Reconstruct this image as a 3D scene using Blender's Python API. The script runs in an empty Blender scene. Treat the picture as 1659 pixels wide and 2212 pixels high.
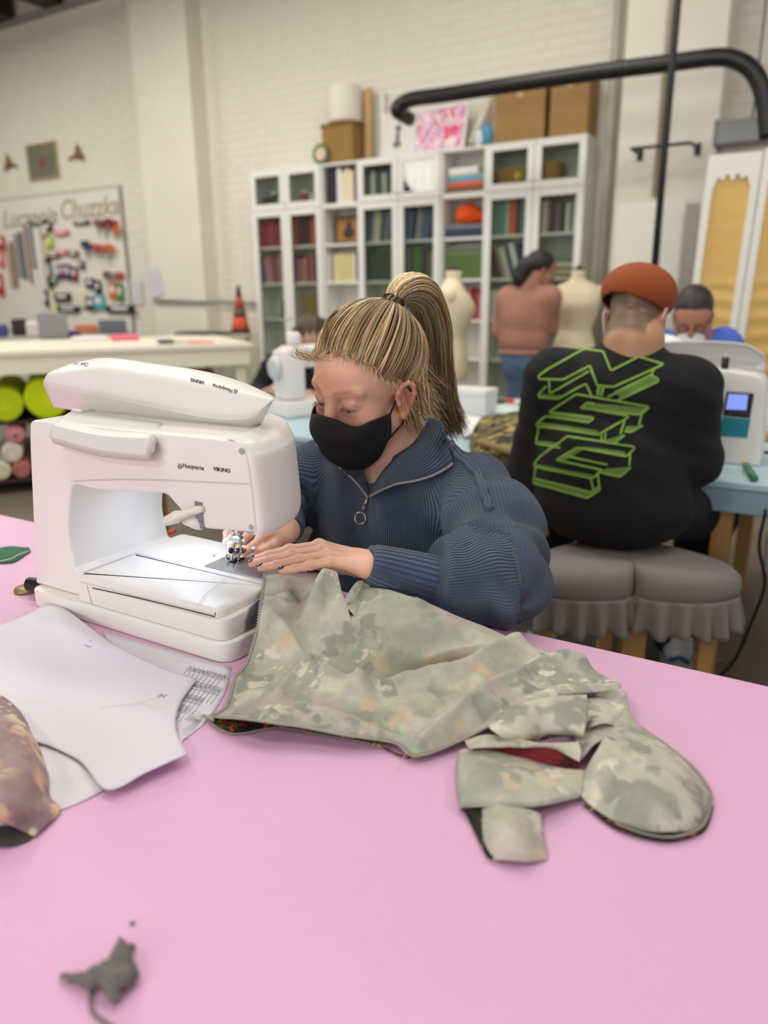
import bpy, bmesh, math, random
import numpy as np
from mathutils import Vector, Matrix
from mathutils.bvhtree import BVHTree
random.seed(7); np.random.seed(7)
PI = math.pi
SC = bpy.context.scene
COL = SC.collection
# ------------------------------------------------------------------ camera
IW, IH, FPX = 1659, 2212, 1605.4
YAW, PITCH, ROLL, CAMH = 0.5362, 0.2823, -0.0096, 1.2362
def _basis():
    f = np.array([-math.sin(YAW)*math.cos(PITCH), math.cos(YAW)*math.cos(PITCH), -math.sin(PITCH)])
    r = np.array([math.cos(YAW), math.sin(YAW), 0.0]); u = np.cross(r, f)
    c, s = math.cos(ROLL), math.sin(ROLL)
    return f, c*r+s*u, -s*r+c*u
CF, CR, CU = _basis()
CO = np.array([0, 0, CAMH])
cam_d = bpy.data.cameras.new('camera'); cam = bpy.data.objects.new('camera', cam_d); COL.objects.link(cam)
cam.matrix_world = Matrix(((CR[0], CU[0], -CF[0], 0), (CR[1], CU[1], -CF[1], 0), (CR[2], CU[2], -CF[2], CAMH), (0, 0, 0, 1)))
cam_d.sensor_fit = 'VERTICAL'; cam_d.sensor_height = 36; cam_d.lens = FPX/IH*36
cam_d.clip_start = 0.02; cam_d.clip_end = 60
cam_d.dof.use_dof = True; cam_d.dof.focus_distance = 1.13; cam_d.dof.aperture_fstop = 2.5
SC.camera = cam
# ------------------------------------------------------------------ world, lamps, exposure
SC.view_settings.view_transform = 'Standard'; SC.view_settings.look = 'None'
SC.view_settings.exposure = 0.0; SC.view_settings.gamma = 1.0; SC.view_settings.use_curve_mapping = False
wd = bpy.data.worlds.new('world'); SC.world = wd; wd.use_nodes = True
wd.node_tree.nodes['Background'].inputs[0].default_value = (0.93, 0.95, 1.0, 1)
wd.node_tree.nodes['Background'].inputs[1].default_value = 0.5
def area(x, y, z, sx, sy, power, col=(1, 0.97, 0.92)):
    l = bpy.data.lights.new('ceiling_lamp', 'AREA'); l.shape = 'RECTANGLE'; l.size = sx; l.size_y = sy; l.energy = power; l.color = col
    o = bpy.data.objects.new('ceiling_lamp', l); o.location = (x, y, z); COL.objects.link(o); return o
for (x, y, pw) in [(-1.2, 2.3, 26), (-3.6, 1.6, 40), (-1.0, -.4, 26), (-5.2, 4.0, 46), (-2.2, 4.2, 34), (1.4, 2.6, 34), (-8.2, 3.6, 92), (-1.0, -3.2, 60)]:
    area(x, y, 4.1, 1.3, 0.5, pw)
# frontal fill light added behind the camera, set in made-up window openings
_l = bpy.data.lights.new('window_daylight', 'AREA'); _l.shape = 'RECTANGLE'; _l.size = 8.0; _l.size_y = 2.4; _l.energy = 230; _l.color = (.97, .98, 1)
_o = bpy.data.objects.new('window_daylight', _l); _o.location = (-1.5, -6.9, 2.2); _o.rotation_euler = (PI/2, 0, 0); COL.objects.link(_o)
# ------------------------------------------------------------------ pixel helpers
def ray(x, y): return CF + CR*(x-IW/2)/FPX - CU*(y-IH/2)/FPX
def at(x, y, ax, v):
    d = ray(x, y); t = (v-CO[ax])/d[ax]; return CO+t*d
def AX(x, y, v): return at(x, y, 0, v)
def AY(x, y, v): return at(x, y, 1, v)
def AZ(x, y, v): return at(x, y, 2, v)
def APL(x, y, p, n):
    d = ray(x, y); t = np.dot(np.array(p)-CO, n)/np.dot(d, n); return CO+t*d
def AD(x, y, depth): return CO+ray(x, y)*depth
# ------------------------------------------------------------------ materials
def s2l(c): return tuple((v/12.92 if v <= .04045 else ((v+.055)/1.055)**2.4) for v in c)
def rgb(r, g, b): return s2l((r/255, g/255, b/255))+(1,)
MATS = {}
def mat(name, col, rough=.5, metal=0, var=.0, vscale=20, bump=0, bscale=80, spec=.5, emit=0, sss=0, stretch=None, sheen=0, coat=0, trans=0, alpha=1):
    if name in MATS: return MATS[name]
    m = bpy.data.materials.new(name); m.use_nodes = True; nt = m.node_tree; b = nt.nodes['Principled BSDF']
    c = rgb(*col) if max(col) > 1.01 else tuple(col)+(1,)
    b.inputs['Base Color'].default_value = c; b.inputs['Roughness'].default_value = rough; b.inputs['Metallic'].default_value = metal
    b.inputs['Specular IOR Level'].default_value = spec
    if sss: b.inputs['Subsurface Weight'].default_value = sss; b.inputs['Subsurface Radius'].default_value = (.008, .003, .0015); b.inputs['Subsurface Scale'].default_value = 1
    if sheen: b.inputs['Sheen Weight'].default_value = sheen
    if coat: b.inputs['Coat Weight'].default_value = coat
    if trans: b.inputs['Transmission Weight'].default_value = trans; b.inputs['IOR'].default_value = 1.1
    if alpha < 1: b.inputs['Alpha'].default_value = alpha
    if emit: b.inputs['Emission Color'].default_value = c; b.inputs['Emission Strength'].default_value = emit
    if var or bump:
        tc = nt.nodes.new('ShaderNodeTexCoord'); src = tc.outputs['Object']
        if stretch:
            mp = nt.nodes.new('ShaderNodeMapping'); mp.inputs['Scale'].default_value = stretch; nt.links.new(src, mp.inputs[0]); src = mp.outputs[0]
    if var:
        n = nt.nodes.new('ShaderNodeTexNoise'); n.inputs['Scale'].default_value = vscale; n.inputs['Detail'].default_value = 4
        nt.links.new(src, n.inputs['Vector'])
        mx = nt.nodes.new('ShaderNodeMix'); mx.data_type = 'RGBA'
        mx.inputs[6].default_value = tuple(v*(1-var) for v in c[:3])+(1,); mx.inputs[7].default_value = tuple(min(1, v*(1+var)) for v in c[:3])+(1,)
        nt.links.new(n.outputs[0], mx.inputs[0]); nt.links.new(mx.outputs[2], b.inputs['Base Color'])
    if bump:
        n2 = nt.nodes.new('ShaderNodeTexNoise'); n2.inputs['Scale'].default_value = bscale; n2.inputs['Detail'].default_value = 3
        nt.links.new(src, n2.inputs['Vector'])
        bp = nt.nodes.new('ShaderNodeBump'); bp.inputs['Strength'].default_value = bump; bp.inputs['Distance'].default_value = .003
        nt.links.new(n2.outputs[0], bp.inputs['Height']); nt.links.new(bp.outputs[0], b.inputs['Normal'])
    MATS[name] = m; return m
# ------------------------------------------------------------------ object helpers
def link(o, parent=None):
    COL.objects.link(o)
    if parent: o.parent = parent
    return o
def tag(o, label=None, cat=None, group=None, kind=None):
    if label: o['label'] = label
    if cat: o['category'] = cat
    if group: o['group'] = group
    if kind: o['kind'] = kind
    return o
def thing(name, label, cat, loc=(0, 0, 0), group=None):
    o = bpy.data.objects.new(name, None); o.empty_display_size = .05; o.location = [float(v) for v in loc]; COL.objects.link(o); tag(o, label, cat, group); return o
def wl(parent): # world location of a parent chain made only of translations
    v = Vector((0, 0, 0)); p = parent
    while p: v += p.location; p = p.parent
    return v
def mk(name, verts, faces, m, parent=None, smooth=False, mats=None, fmat=None):
    """mesh object from WORLD coordinates, parented (parents are pure translations)"""
    me = bpy.data.meshes.new(name)
    off = np.array(wl(parent)) if parent else np.zeros(3)
    V = np.asarray(verts, float)-off
    me.from_pydata(V.tolist(), [], [tuple(int(i) for i in f) for f in faces]); me.update()
    for mm in (mats or [m]): me.materials.append(mm)
    if fmat is not None: me.polygons.foreach_set('material_index', np.asarray(fmat, np.int32))
    if smooth: me.polygons.foreach_set('use_smooth', np.ones(len(me.polygons), bool))
    o = bpy.data.objects.new(name, me); return link(o, parent)
class MB:
    """collects shapes (world coordinates) into one mesh"""
    def __init__(s): s.v = []; s.f = []; s.mi = []; s.cur = 0
    def add(s, V, F):
        b = len(s.v); s.v += [tuple(float(c) for c in p) for p in V]; s.f += [tuple(i+b for i in f) for f in F]; s.mi += [s.cur]*len(F); return s
    def box(s, lo, hi, ch=0.0, M=None):
        x0, y0, z0 = lo; x1, y1, z1 = hi
        if ch <= 0:
            V = [(x, y, z) for z in (z0, z1) for y in (y0, y1) for x in (x0, x1)]
            F = [(0, 2, 3, 1), (4, 5, 7, 6), (0, 1, 5, 4), (2, 6, 7, 3), (0, 4, 6, 2), (1, 3, 7, 5)]
        else:
            ch = min(ch, .45*min(x1-x0, y1-y0, z1-z0)); bm = bmesh.new(); bmesh.ops.create_cube(bm, size=1)
            for v in bm.verts: v.co = Vector(((x0+x1)/2+v.co.x*(x1-x0), (y0+y1)/2+v.co.y*(y1-y0), (z0+z1)/2+v.co.z*(z1-z0)))
            bmesh.ops.bevel(bm, geom=list(bm.edges), offset=ch, segments=1 if ch < .004 else 2, affect='EDGES', profile=.5)
            bm.verts.index_update(); V = [tuple(v.co) for v in bm.verts]; F = [tuple(v.index for v in f.verts) for f in bm.faces]; bm.free()
        if M is not None: V = [tuple(M @ Vector(p)) for p in V]
        return s.add(V, F)
    def prism(s, poly, axis, a, b, M=None):
        """poly: 2D points in the two other axes (order kept); extruded from a to b along axis"""
        n = len(poly)
        def put(p, c):
            q = list(p); q.insert(axis, c); return tuple(q)
        V = [put(p, a) for p in poly]+[put(p, b) for p in poly]
        F = [tuple(range(n))[::-1], tuple(range(n, 2*n))]+[(i, (i+1) % n, n+(i+1) % n, n+i) for i in range(n)]
        if M is not None: V = [tuple(M @ Vector(p)) for p in V]
        return s.add(V, F)
    def tube(s, pts, r, n=8, cap=True, closed=False):
        P = np.array(pts, float); m = len(P)
        rr = np.full(m, r, float) if np.isscalar(r) else np.array(r, float)
        T = np.gradient(P, axis=0) if not closed else (np.roll(P, -1, 0)-np.roll(P, 1, 0))
        T /= (np.linalg.norm(T, axis=1)[:, None]+1e-12)
        a = np.array([0, 0, 1.]) if abs(T[0][2]) < .9 else np.array([1., 0, 0])
        N = np.cross(T[0], a); N /= np.linalg.norm(N); V = []
        for i in range(m):
            N = N-T[i]*np.dot(N, T[i]); N /= np.linalg.norm(N)+1e-12; B = np.cross(T[i], N)
            for k in range(n):
                an = 2*PI*k/n; V.append(P[i]+rr[i]*(math.cos(an)*N+math.sin(an)*B))
        F = []
        for i in range(m if closed else m-1):
            j = (i+1) % m
            for k in range(n): F.append((i*n+k, i*n+(k+1) % n, j*n+(k+1) % n, j*n+k))
        if cap and not closed: F += [tuple(range(n))[::-1], tuple((m-1)*n+k for k in range(n))]
        return s.add(V, F)
    def lathe(s, prof, c=(0, 0, 0), n=20, M=None, cap=True):
        """prof: (r, z) list about +Z"""
        V = []; F = []
        for (r, z) in prof:
            for k in range(n):
                an = 2*PI*k/n; V.append((c[0]+r*math.cos(an), c[1]+r*math.sin(an), c[2]+z))
        for i in range(len(prof)-1):
            for k in range(n): F.append((i*n+k, i*n+(k+1) % n, (i+1)*n+(k+1) % n, (i+1)*n+k))
        if cap: F += [tuple(range(n))[::-1], tuple((len(prof)-1)*n+k for k in range(n))]
        if M is not None: V = [tuple(M @ Vector(p)) for p in V]
        return s.add(V, F)
    def ball(s, c, r, nu=12, nv=8):
        if np.isscalar(r): r = (r, r, r)
        V = []; F = []
        for i in range(nv+1):
            t = PI*i/nv
            for k in range(nu):
                p = 2*PI*k/nu; V.append((c[0]+r[0]*math.sin(t)*math.cos(p), c[1]+r[1]*math.sin(t)*math.sin(p), c[2]+r[2]*math.cos(t)))
        for i in range(nv):
            for k in range(nu): F.append((i*nu+k, (i+1)*nu+k, (i+1)*nu+(k+1) % nu, i*nu+(k+1) % nu))
        return s.add(V, F)
    def grid(s, P, closed_u=False):
        """P: rows x cols x 3 array"""
        P = np.asarray(P, float); a, b = P.shape[:2]; F = []
        for i in range(a-1):
            for j in range(b if closed_u else b-1): F.append((i*b+j, i*b+(j+1) % b, (i+1)*b+(j+1) % b, (i+1)*b+j))
        return s.add(P.reshape(-1, 3), F)
    def build(s, name, m, parent=None, smooth=False, mats=None):
        return mk(name, s.v, s.f, m, parent, smooth, mats, s.mi if mats else None)
def rz(a, loc=(0, 0, 0)): return Matrix.Translation(Vector([float(v) for v in loc])) @ Matrix.Rotation(a, 4, 'Z')
def frame(o, ex, ey, ez): # matrix from axes
    return Matrix(((ex[0], ey[0], ez[0], o[0]), (ex[1], ey[1], ez[1], o[1]), (ex[2], ey[2], ez[2], o[2]), (0, 0, 0, 1)))
def crom(P, n, closed=False):
    """Catmull-Rom through P (m x k) -> n samples"""
    P = np.asarray(P, float); m = len(P)
    t = np.linspace(0, m if closed else m-1, n, endpoint=not closed); i = np.floor(t).astype(int)
    if not closed: i = np.clip(i, 0, m-2)
    f = (t-i)[:, None]
    if closed: g = lambda k: P[(i+k) % m]
    else:
        Q = np.vstack([2*P[0]-P[1], P, 2*P[-1]-P[-2]]); g = lambda k: Q[i+1+k]
    p0, p1, p2, p3 = g(-1), g(0), g(1), g(2)
    return .5*((2*p1)+(-p0+p2)*f+(2*p0-5*p1+4*p2-p3)*f**2+(-p0+3*p1-3*p2+p3)*f**3)
def patch(net, nu, nv):
    """control net rows x cols x k -> smooth nu x nv grid through it"""
    net = np.asarray(net, float); a, b, k = net.shape
    R = np.stack([crom(net[i], nv) for i in range(a)])
    return np.stack([crom(R[:, j], nu) for j in range(nv)], axis=1)
def text_mesh(txt, size, shear=0, bold=0, spacing=1):
    cu = bpy.data.curves.new('lettering', 'FONT'); cu.body = txt; cu.size = size; cu.shear = shear; cu.offset = bold; cu.space_character = spacing
    cu.resolution_u = 3; cu.align_x = 'CENTER'; cu.align_y = 'CENTER'
    o = bpy.data.objects.new('tmp', cu); COL.objects.link(o)
    dg = bpy.context.evaluated_depsgraph_get(); dg.update()
    me = bpy.data.meshes.new_from_object(o.evaluated_get(dg)); V = np.array([v.co for v in me.vertices]); F = [tuple(p.vertices) for p in me.polygons]
    bpy.data.objects.remove(o); bpy.data.curves.remove(cu); bpy.data.meshes.remove(me)
    return V, F
def put_text(name, txt, size, M, m, parent, **k):
    V, F = text_mesh(txt, size, **k); V = [tuple(M @ Vector(p)) for p in V]
    return mk(name, V, F, m, parent)
# ------------------------------------------------------------------ signed distance modelling
def smin(a, b, k):
    h = np.maximum(k-np.abs(a-b), 0)/k; return np.minimum(a, b)-h*h*k*.25
class SDF:
    def __init__(s): s.p = []
    def cone(s, a, b, ra, rb=None, k=.01, sub=False): s.p.append(('c', np.array(a, float), np.array(b, float), float(ra), float(ra if rb is None else rb), k, sub)); return s
    def chain(s, pts, rs, k=.01):
        for i in range(len(pts)-1): s.cone(pts[i], pts[i+1], rs[i], rs[i+1], k)
        return s
    def ell(s, c, r, R=None, k=.01, sub=False):
        if np.isscalar(r): r = (r, r, r)
        s.p.append(('e', np.array(c, float), np.array(r, float), np.eye(3) if R is None else np.array(R, float), None, k, sub)); return s
    def bounds(s):
        lo = np.full(3, 9e9); hi = -lo
        for q in s.p:
            if q[6]: continue
            if q[0] == 'c': l = np.minimum(q[1]-q[3], q[2]-q[4]); h = np.maximum(q[1]+q[3], q[2]+q[4])
            else: e = np.abs(q[3]) @ q[2]; l = q[1]-e; h = q[1]+e
            lo = np.minimum(lo, l); hi = np.maximum(hi, h)
        return lo-.02, hi+.02
    def mesh(s, vox=.006, coords=None, disp=None):
        if coords is None:
            lo, hi = s.bounds(); coords = [np.arange(lo[i], hi[i]+vox, vox) for i in range(3)]
        xs, ys, zs = coords; D = np.full((len(xs), len(ys), len(zs)), .05, np.float32)
        for q in s.p:
            k = q[5]; pad = .03+k
            if q[0] == 'c': l = np.minimum(q[1]-q[3], q[2]-q[4])-pad; h = np.maximum(q[1]+q[3], q[2]+q[4])+pad
            else: e = np.abs(q[3]) @ q[2]; l = q[1]-e-pad; h = q[1]+e+pad
            i0, i1 = np.searchsorted(xs, l[0]), np.searchsorted(xs, h[0]); j0, j1 = np.searchsorted(ys, l[1]), np.searchsorted(ys, h[1]); k0, k1 = np.searchsorted(zs, l[2]), np.searchsorted(zs, h[2])
            if i1 <= i0 or j1 <= j0 or k1 <= k0: continue
            X = xs[i0:i1, None, None].astype(np.float32); Y = ys[None, j0:j1, None].astype(np.float32); Z = zs[None, None, k0:k1].astype(np.float32)
            if q[0] == 'c':
                a, b = q[1], q[2]; ab = b-a; L = max(1e-12, ab@ab)
                px, py, pz = X-a[0], Y-a[1], Z-a[2]
                t = np.clip((px*ab[0]+py*ab[1]+pz*ab[2])/L, 0, 1)
                d = np.sqrt((px-t*ab[0])**2+(py-t*ab[1])**2+(pz-t*ab[2])**2)-(q[3]+t*(q[4]-q[3]))
            else:
                R = q[3]; px, py, pz = X-q[1][0], Y-q[1][1], Z-q[1][2]; r = q[2]
                u = [(px*R[0][i]+py*R[1][i]+pz*R[2][i])/r[i] for i in range(3)]
                k0_ = np.sqrt(u[0]**2+u[1]**2+u[2]**2); k1_ = np.sqrt((u[0]/r[0])**2+(u[1]/r[1])**2+(u[2]/r[2])**2)+1e-6
                d = k0_*(k0_-1)/k1_
            S = D[i0:i1, j0:j1, k0:k1]
            if q[6]: S[...] = -smin(-S, d, k)
            else: S[...] = smin(S, d, k)
        if disp is not None: D += disp(xs[:, None, None], ys[None, :, None], zs[None, None, :]).astype(np.float32)
        return surfnet(D, xs, ys, zs)
def surfnet(D, xs, ys, zs):
    N = D < 0; nx, ny, nz = D.shape
    c = np.zeros((nx-1, ny-1, nz-1), np.int8)
    for a in (0, 1):
        for b in (0, 1):
            for e in (0, 1): c += N[a:nx-1+a, b:ny-1+b, e:nz-1+e]
    act = np.argwhere((c > 0) & (c < 8)); idx = -np.ones(c.shape, np.int32); idx[tuple(act.T)] = np.arange(len(act))
    acc = np.zeros((len(act), 3)); cnt = np.zeros(len(act)); co = [xs, ys, zs]
    corners = [(a, b, e) for a in (0, 1) for b in (0, 1) for e in (0, 1)]
    for p in corners:
        for ax in range(3):
            if p[ax]: continue
            q = list(p); q[ax] = 1
            ia = act+np.array(p); ib = act+np.array(q)
            da = D[tuple(ia.T)]; db = D[tuple(ib.T)]; mk_ = (da < 0) != (db < 0)
            t = np.where(mk_, da/(da-db+1e-20), 0)
            P = np.stack([co[i][ia[:, i]]*(1-t)+co[i][ib[:, i]]*t for i in range(3)], 1)
            acc[mk_] += P[mk_]; cnt[mk_] += 1
    V = acc/np.maximum(cnt, 1)[:, None]; F = []
    for ax in range(3):
        sl0 = [slice(None)]*3; sl1 = [slice(None)]*3; sl0[ax] = slice(0, -1); sl1[ax] = slice(1, None)
        A = N[tuple(sl0)]; B = N[tuple(sl1)]; e = np.argwhere(A != B)
        b1, b2 = (ax+1) % 3, (ax+2) % 3
        ok = (e[:, b1] > 0) & (e[:, b2] > 0) & (e[:, b1] < D.shape[b1]-1) & (e[:, b2] < D.shape[b2]-1); e = e[ok]
        def g(d1, d2):
            q = e.copy(); q[:, b1] += d1; q[:, b2] += d2; return idx[tuple(q.T)]
        quad = np.stack([g(-1, -1), g(0, -1), g(0, 0), g(-1, 0)], 1)
        inside = A[tuple(e.T)]; quad[~inside] = quad[~inside][:, ::-1]
        F.append(quad)
    F = np.vstack(F); F = F[(F >= 0).all(1)]
    return V, F
def laplace(V, F, it=1, lam=.5):
    F = np.asarray(F); E = np.vstack([F[:, [i, (i+1) % 4]] for i in range(4)])
    for _ in range(it):
        A = np.zeros_like(V); C = np.zeros(len(V))
        for k in range(3):
            A[:, k] = np.bincount(E[:, 0], V[E[:, 1], k], len(V))+np.bincount(E[:, 1], V[E[:, 0], k], len(V))
        C = np.bincount(E[:, 0], minlength=len(V))+np.bincount(E[:, 1], minlength=len(V))
        V = V+(A/np.maximum(C, 1)[:, None]-V)*lam
    return V
def vnormals(V, F):
    F = np.asarray(F); n = np.cross(V[F[:, 2]]-V[F[:, 0]], V[F[:, 3]]-V[F[:, 1]]); N = np.zeros_like(V)
    for i in range(4):
        for k in range(3): N[:, k] += np.bincount(F[:, i], n[:, k], len(V))
    return N/(np.linalg.norm(N, axis=1)[:, None]+1e-12)
def mkf(name, V, F, m, parent=None, smooth=True):
    """fast quad mesh from numpy"""
    me = bpy.data.meshes.new(name); F = np.asarray(F, np.int32); V = np.asarray(V)-(np.array(wl(parent)) if parent else 0)
    me.vertices.add(len(V)); me.vertices.foreach_set('co', V.astype(np.float32).ravel())
    k = F.shape[1]
    me.loops.add(F.size); me.loops.foreach_set('vertex_index', F.ravel())
    me.polygons.add(len(F)); me.polygons.foreach_set('loop_start', np.arange(0, F.size, k, dtype=np.int32)); me.polygons.foreach_set('loop_total', np.full(len(F), k, np.int32))
    me.polygons.foreach_set('use_smooth', np.full(len(F), smooth, bool)); me.update(calc_edges=True); me.validate()
    me.materials.append(m); o = bpy.data.objects.new(name, me); return link(o, parent)
def attr_color(o, name, C):
    a = o.data.color_attributes.new(name, 'FLOAT_COLOR', 'POINT'); C = np.c_[C, np.ones(len(C))]; a.data.foreach_set('color', C.astype(np.float32).ravel())
def attr_float(o, name, v, dom='POINT'):
    a = o.data.attributes.new(name, 'FLOAT', dom); a.data.foreach_set('value', np.asarray(v, np.float32))
# ================================================================== ROOM
WY = 6.23   # back wall
M_wall = mat('wall_paint', (226, 220, 206), .75, var=.05, vscale=1.3, bump=.35, bscale=60)
M_brick = mat('painted_brick', (226, 220, 205), .7, var=.06, vscale=2.2, bump=.5, bscale=40)
M_floor = mat('concrete', (118, 108, 94), .55, var=.25, vscale=2.5, bump=.1)
M_white = mat('white_lacquer', (232, 230, 222), .4)
M_blk = mat('black_metal', (22, 22, 23), .4)
M_glass = bpy.data.materials.new('door_glass'); M_glass.use_nodes = True
_nt = M_glass.node_tree; _nt.nodes.clear(); _o = _nt.nodes.new('ShaderNodeOutputMaterial'); _m = _nt.nodes.new('ShaderNodeMixShader'); _t = _nt.nodes.new('ShaderNodeBsdfTransparent'); _g = _nt.nodes.new('ShaderNodeBsdfGlossy')
_t.inputs[0].default_value = (.86, .9, .87, 1); _g.inputs['Roughness'].default_value = .02; _m.inputs[0].default_value = .07
_nt.links.new(_t.outputs[0], _m.inputs[1]); _nt.links.new(_g.outputs[0], _m.inputs[2]); _nt.links.new(_m.outputs[0], _o.inputs[0])
o = MB().box((-12, -7.2, -.1), (3.5, WY+.3, 0)).build('floor', M_floor); tag(o, kind='structure')
wall = MB().box((-12, WY, 0), (3.5, WY+.3, 4.75)).build('wall_back', M_wall); tag(wall, kind='structure')
o = MB().box((-12.2, -7.2, 0), (-12, WY+.3, 4.75)).build('wall_left', M_wall); tag(o, kind='structure')
o = MB().box((-12.2, -7.2, 4.75), (3.5, WY+.3, 4.85)).build('ceiling', M_wall); tag(o, kind='structure')
wf = MB().box((-12, -7.3, 0), (3.5, -7, 1.0)).box((-12, -7.3, 3.4), (3.5, -7, 4.75)).box((-12, -7.3, 1), (-5.5, -7, 3.4)).box((2.5, -7.3, 1), (3.5, -7, 3.4)).build('wall_front', M_wall); tag(wf, kind='structure')  # opening in this unseen wall is added to hold the fill light
for i in range(4):
    x = -5.5+2*i; w_ = MB().box((x, -7.1, 1), (x+.06, -7.04, 3.4)).box((x+1.94, -7.1, 1), (x+2, -7.04, 3.4)).box((x+.06, -7.1, 1), (x+1.94, -7.04, 1.06)).box((x+.06, -7.1, 3.34), (x+1.94, -7.04, 3.4)).box((x+.97, -7.1, 1.06), (x+1.03, -7.04, 3.34)).build('window_%d' % (i+1), M_blk); tag(w_, kind='structure')  # made-up frames around the added fill light, out of view
# painted bricks: nearest visible ones as single pieces, the rest joined
bm_v = MB().box((-.116, -.0045, -.034), (.116, .01, .034), .003)
bme = bpy.data.meshes.new('brick'); bme.from_pydata(bm_v.v, [], bm_v.f); bme.materials.append(M_brick)
cand = []
for r in range(int(4.7/.078)):
    z = .039+r*.078
    for c in range(62):
        x = -12+.12+c*.242+(.121 if r % 2 else 0)
        if x > 3.3: continue
        hid = (-4.95 < x < -1.8 and z < 2.4) or (-6.5 < x < -5.7) or (-1.56 < x < -.9) or z < .5
        d = np.array([x, WY, z])-CO; zz = d@CF; px = IW/2+FPX*(d@CR)/zz; py = IH/2-FPX*(d@CU)/zz
        vis = zz > 0 and 0 < px < IW and 0 < py < 740 and not hid
        if x > -6.5 or vis: cand.append((0 if vis else 1, zz, x, z))
        elif x > -10.2: cand.append((2, zz, x, z))
cand.sort(); rest = MB()
for i, (f, zz, x, z) in enumerate(cand):
    if i < 300:
        b = bpy.data.objects.new('brick', bme); b.location = (x, WY, z); link(b, wall)
    else: rest.box((x-.116, WY-.0045, z-.034), (x+.116, WY+.005, z+.034))
tag(rest.build('brick_courses', M_brick, wall), kind='stuff')
# pilasters
def pilaster(n, x0, x1, d):
    tag(MB().box((x0, WY-d, 0), (x1, WY+.01, 4.75), .008).build(n, M_brick), kind='structure')
pilaster('trim_1', -6.48, -5.72, .22); pilaster('trim_2', -1.52, -.86, .34)
o = MB().tube([(-1.64, 6.1, 0), (-1.64, 6.1, 4.75)], .036, 12).build('trim_3', mat('grey_pipe', (176, 170, 158), .5), None, True); tag(o, kind='structure')
M_cond = mat('conduit', (176, 160, 140), .5)
o = MB().tube([(-1.23, 5.87, 1.9), (-1.23, 5.87, 4.75)], .022, 8).build('trim_4', M_cond, None, True); tag(o, kind='structure')
o = MB().tube([(-6.45, 6.17, 1.22), (-6.45, 5.98, 1.22), (-5.7, 5.98, 1.2), (-5.66, 6.17, 1.2), (-4.98, 6.19, 1.17)], .018, 8).build('trim_5', mat('grey_conduit', (150, 150, 145), .5), None, True); tag(o, kind='structure')
o = MB().box((-12, WY-.07, 4.24), (-5.5, WY, 4.3)).build('trim_6', mat('grey_rail', (150, 147, 140), .6)); tag(o, kind='structure')
M_beam = mat('black_beam', (26, 25, 23), .6)
for i, x in enumerate((-10.3, -9.45, -8.6, -7.75, -6.9, -6.05, -5.2, -4.35)):
    o = MB().box((x-.15, -6.9, 4.28), (x+.15, WY-.072, 4.74), .01).build('ceiling_beam', M_beam); tag(o, 'black timber ceiling beam running out from the back wall', 'beam', 'black ceiling beams')
# round pendant lamp whose reflection shows in the cabinet glass
pl = thing('pendant_lamp', 'round white glowing globe pendant hanging under the ceiling beams', 'lamp', (-5.05, 2.0, 2.95))
mb = MB().ball((-5.05, 2.0, 2.95), .4, 24, 14); mb.build('globe', mat('lamp_globe', (255, 250, 240), .5, emit=8), pl, True)
MB().tube([(-5.05, 2, 3.3), (-5.05, 2, 4.75)], .01, 6).build('cord', M_blk, pl)
MB().lathe([(.07, 0), (.09, .04), (.09, .1)], (-5.05, 2, 3.32), 16).build('cap', M_blk, pl, True)

# ------------------------------------------------------------------ bookcases
BY, BD = 5.93, .28
M_in = mat('shelf_inside', (222, 219, 208), .5)
LV = [.08, .40, .72, 1.04, 1.37, 1.70, 2.02]
def bookcase(x0, w, doors, label):
    t = thing('bookcase', label, 'bookcase', (x0+w/2, BY+BD/2, 0), 'row of white bookcases')
    y0, y1, x1 = BY, BY+BD, x0+w
    for a, b in ((x0, x0+.02), (x1-.02, x1)): MB().box((a+.0005, y0, 0), (b-.0005, y1, 2.37), .002).build('side_panel', M_white, t)
    MB().box((x0+.02, y0, 2.35), (x1-.02, y1, 2.37), .002).build('top', M_white, t)
    MB().box((x0+.02, y0+.005, 2.0), (x1-.02, y1, 2.04), .002).build('divider', M_white, t)
    MB().box((x0+.02, y0+.02, 0), (x1-.02, y0+.035, .08)).build('plinth', M_white, t)
    MB().box((x0+.02, y1-.01, .0), (x1-.02, y1, 2.36)).build('back_panel', M_in, t)
    for z in LV[1:-1]: MB().box((x0+.02, y0+.02, z-.022), (x1-.02, y1-.012, z), .002).build('shelf', M_white, t)
    if doors:
        h = w/2
        for s in (0, 1):
            a = x0+s*h+.002; b = x0+(s+1)*h-.002
            for z0, z1 in ((2.022, 2.368), (.06, 2.018)):
                fw = .055
                m = MB(); yy = y0-.02
                m.box((a, yy, z0), (a+fw, y0-.001, z1), .003).box((b-fw, yy, z0), (b, y0-.001, z1), .003)
                m.box((a+fw, yy, z0), (b-fw, y0-.001, z0+fw), .003).box((a+fw, yy, z1-fw), (b-fw, y0-.001, z1), .003)
                d = m.build('door', M_white, t)
                MB().box((a+fw-.004, yy+.007, z0+fw-.004), (b-fw+.004, yy+.011, z1-fw+.004)).build('pane', M_glass, d)
                kx = b-.02 if s == 0 else a+.02; kz = z0+.06 if z0 > 1 else 1.05
                MB().ball((kx, yy-.012, kz), .011, 8, 6).build('knob', M_white, d, True)
    return t
UX = {'A': (-4.95, .8, 1, 'white bookcase with glass doors standing next to the orange and black cone'),
      'B': (-4.15, .4, 0, 'narrow open white bookcase holding a row of yellow magazines'),
      'C': (-3.75, .8, 1, 'white bookcase with glass doors under the pink and white abstract picture'),
      'D': (-2.95, .4, 0, 'narrow open white bookcase holding the orange cloth'),
      'E': (-2.55, .8, 1, 'white bookcase with glass doors under the two cardboard boxes')}
for k, (x, w, d, l) in UX.items(): bookcase(x, w, d, l)
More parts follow.
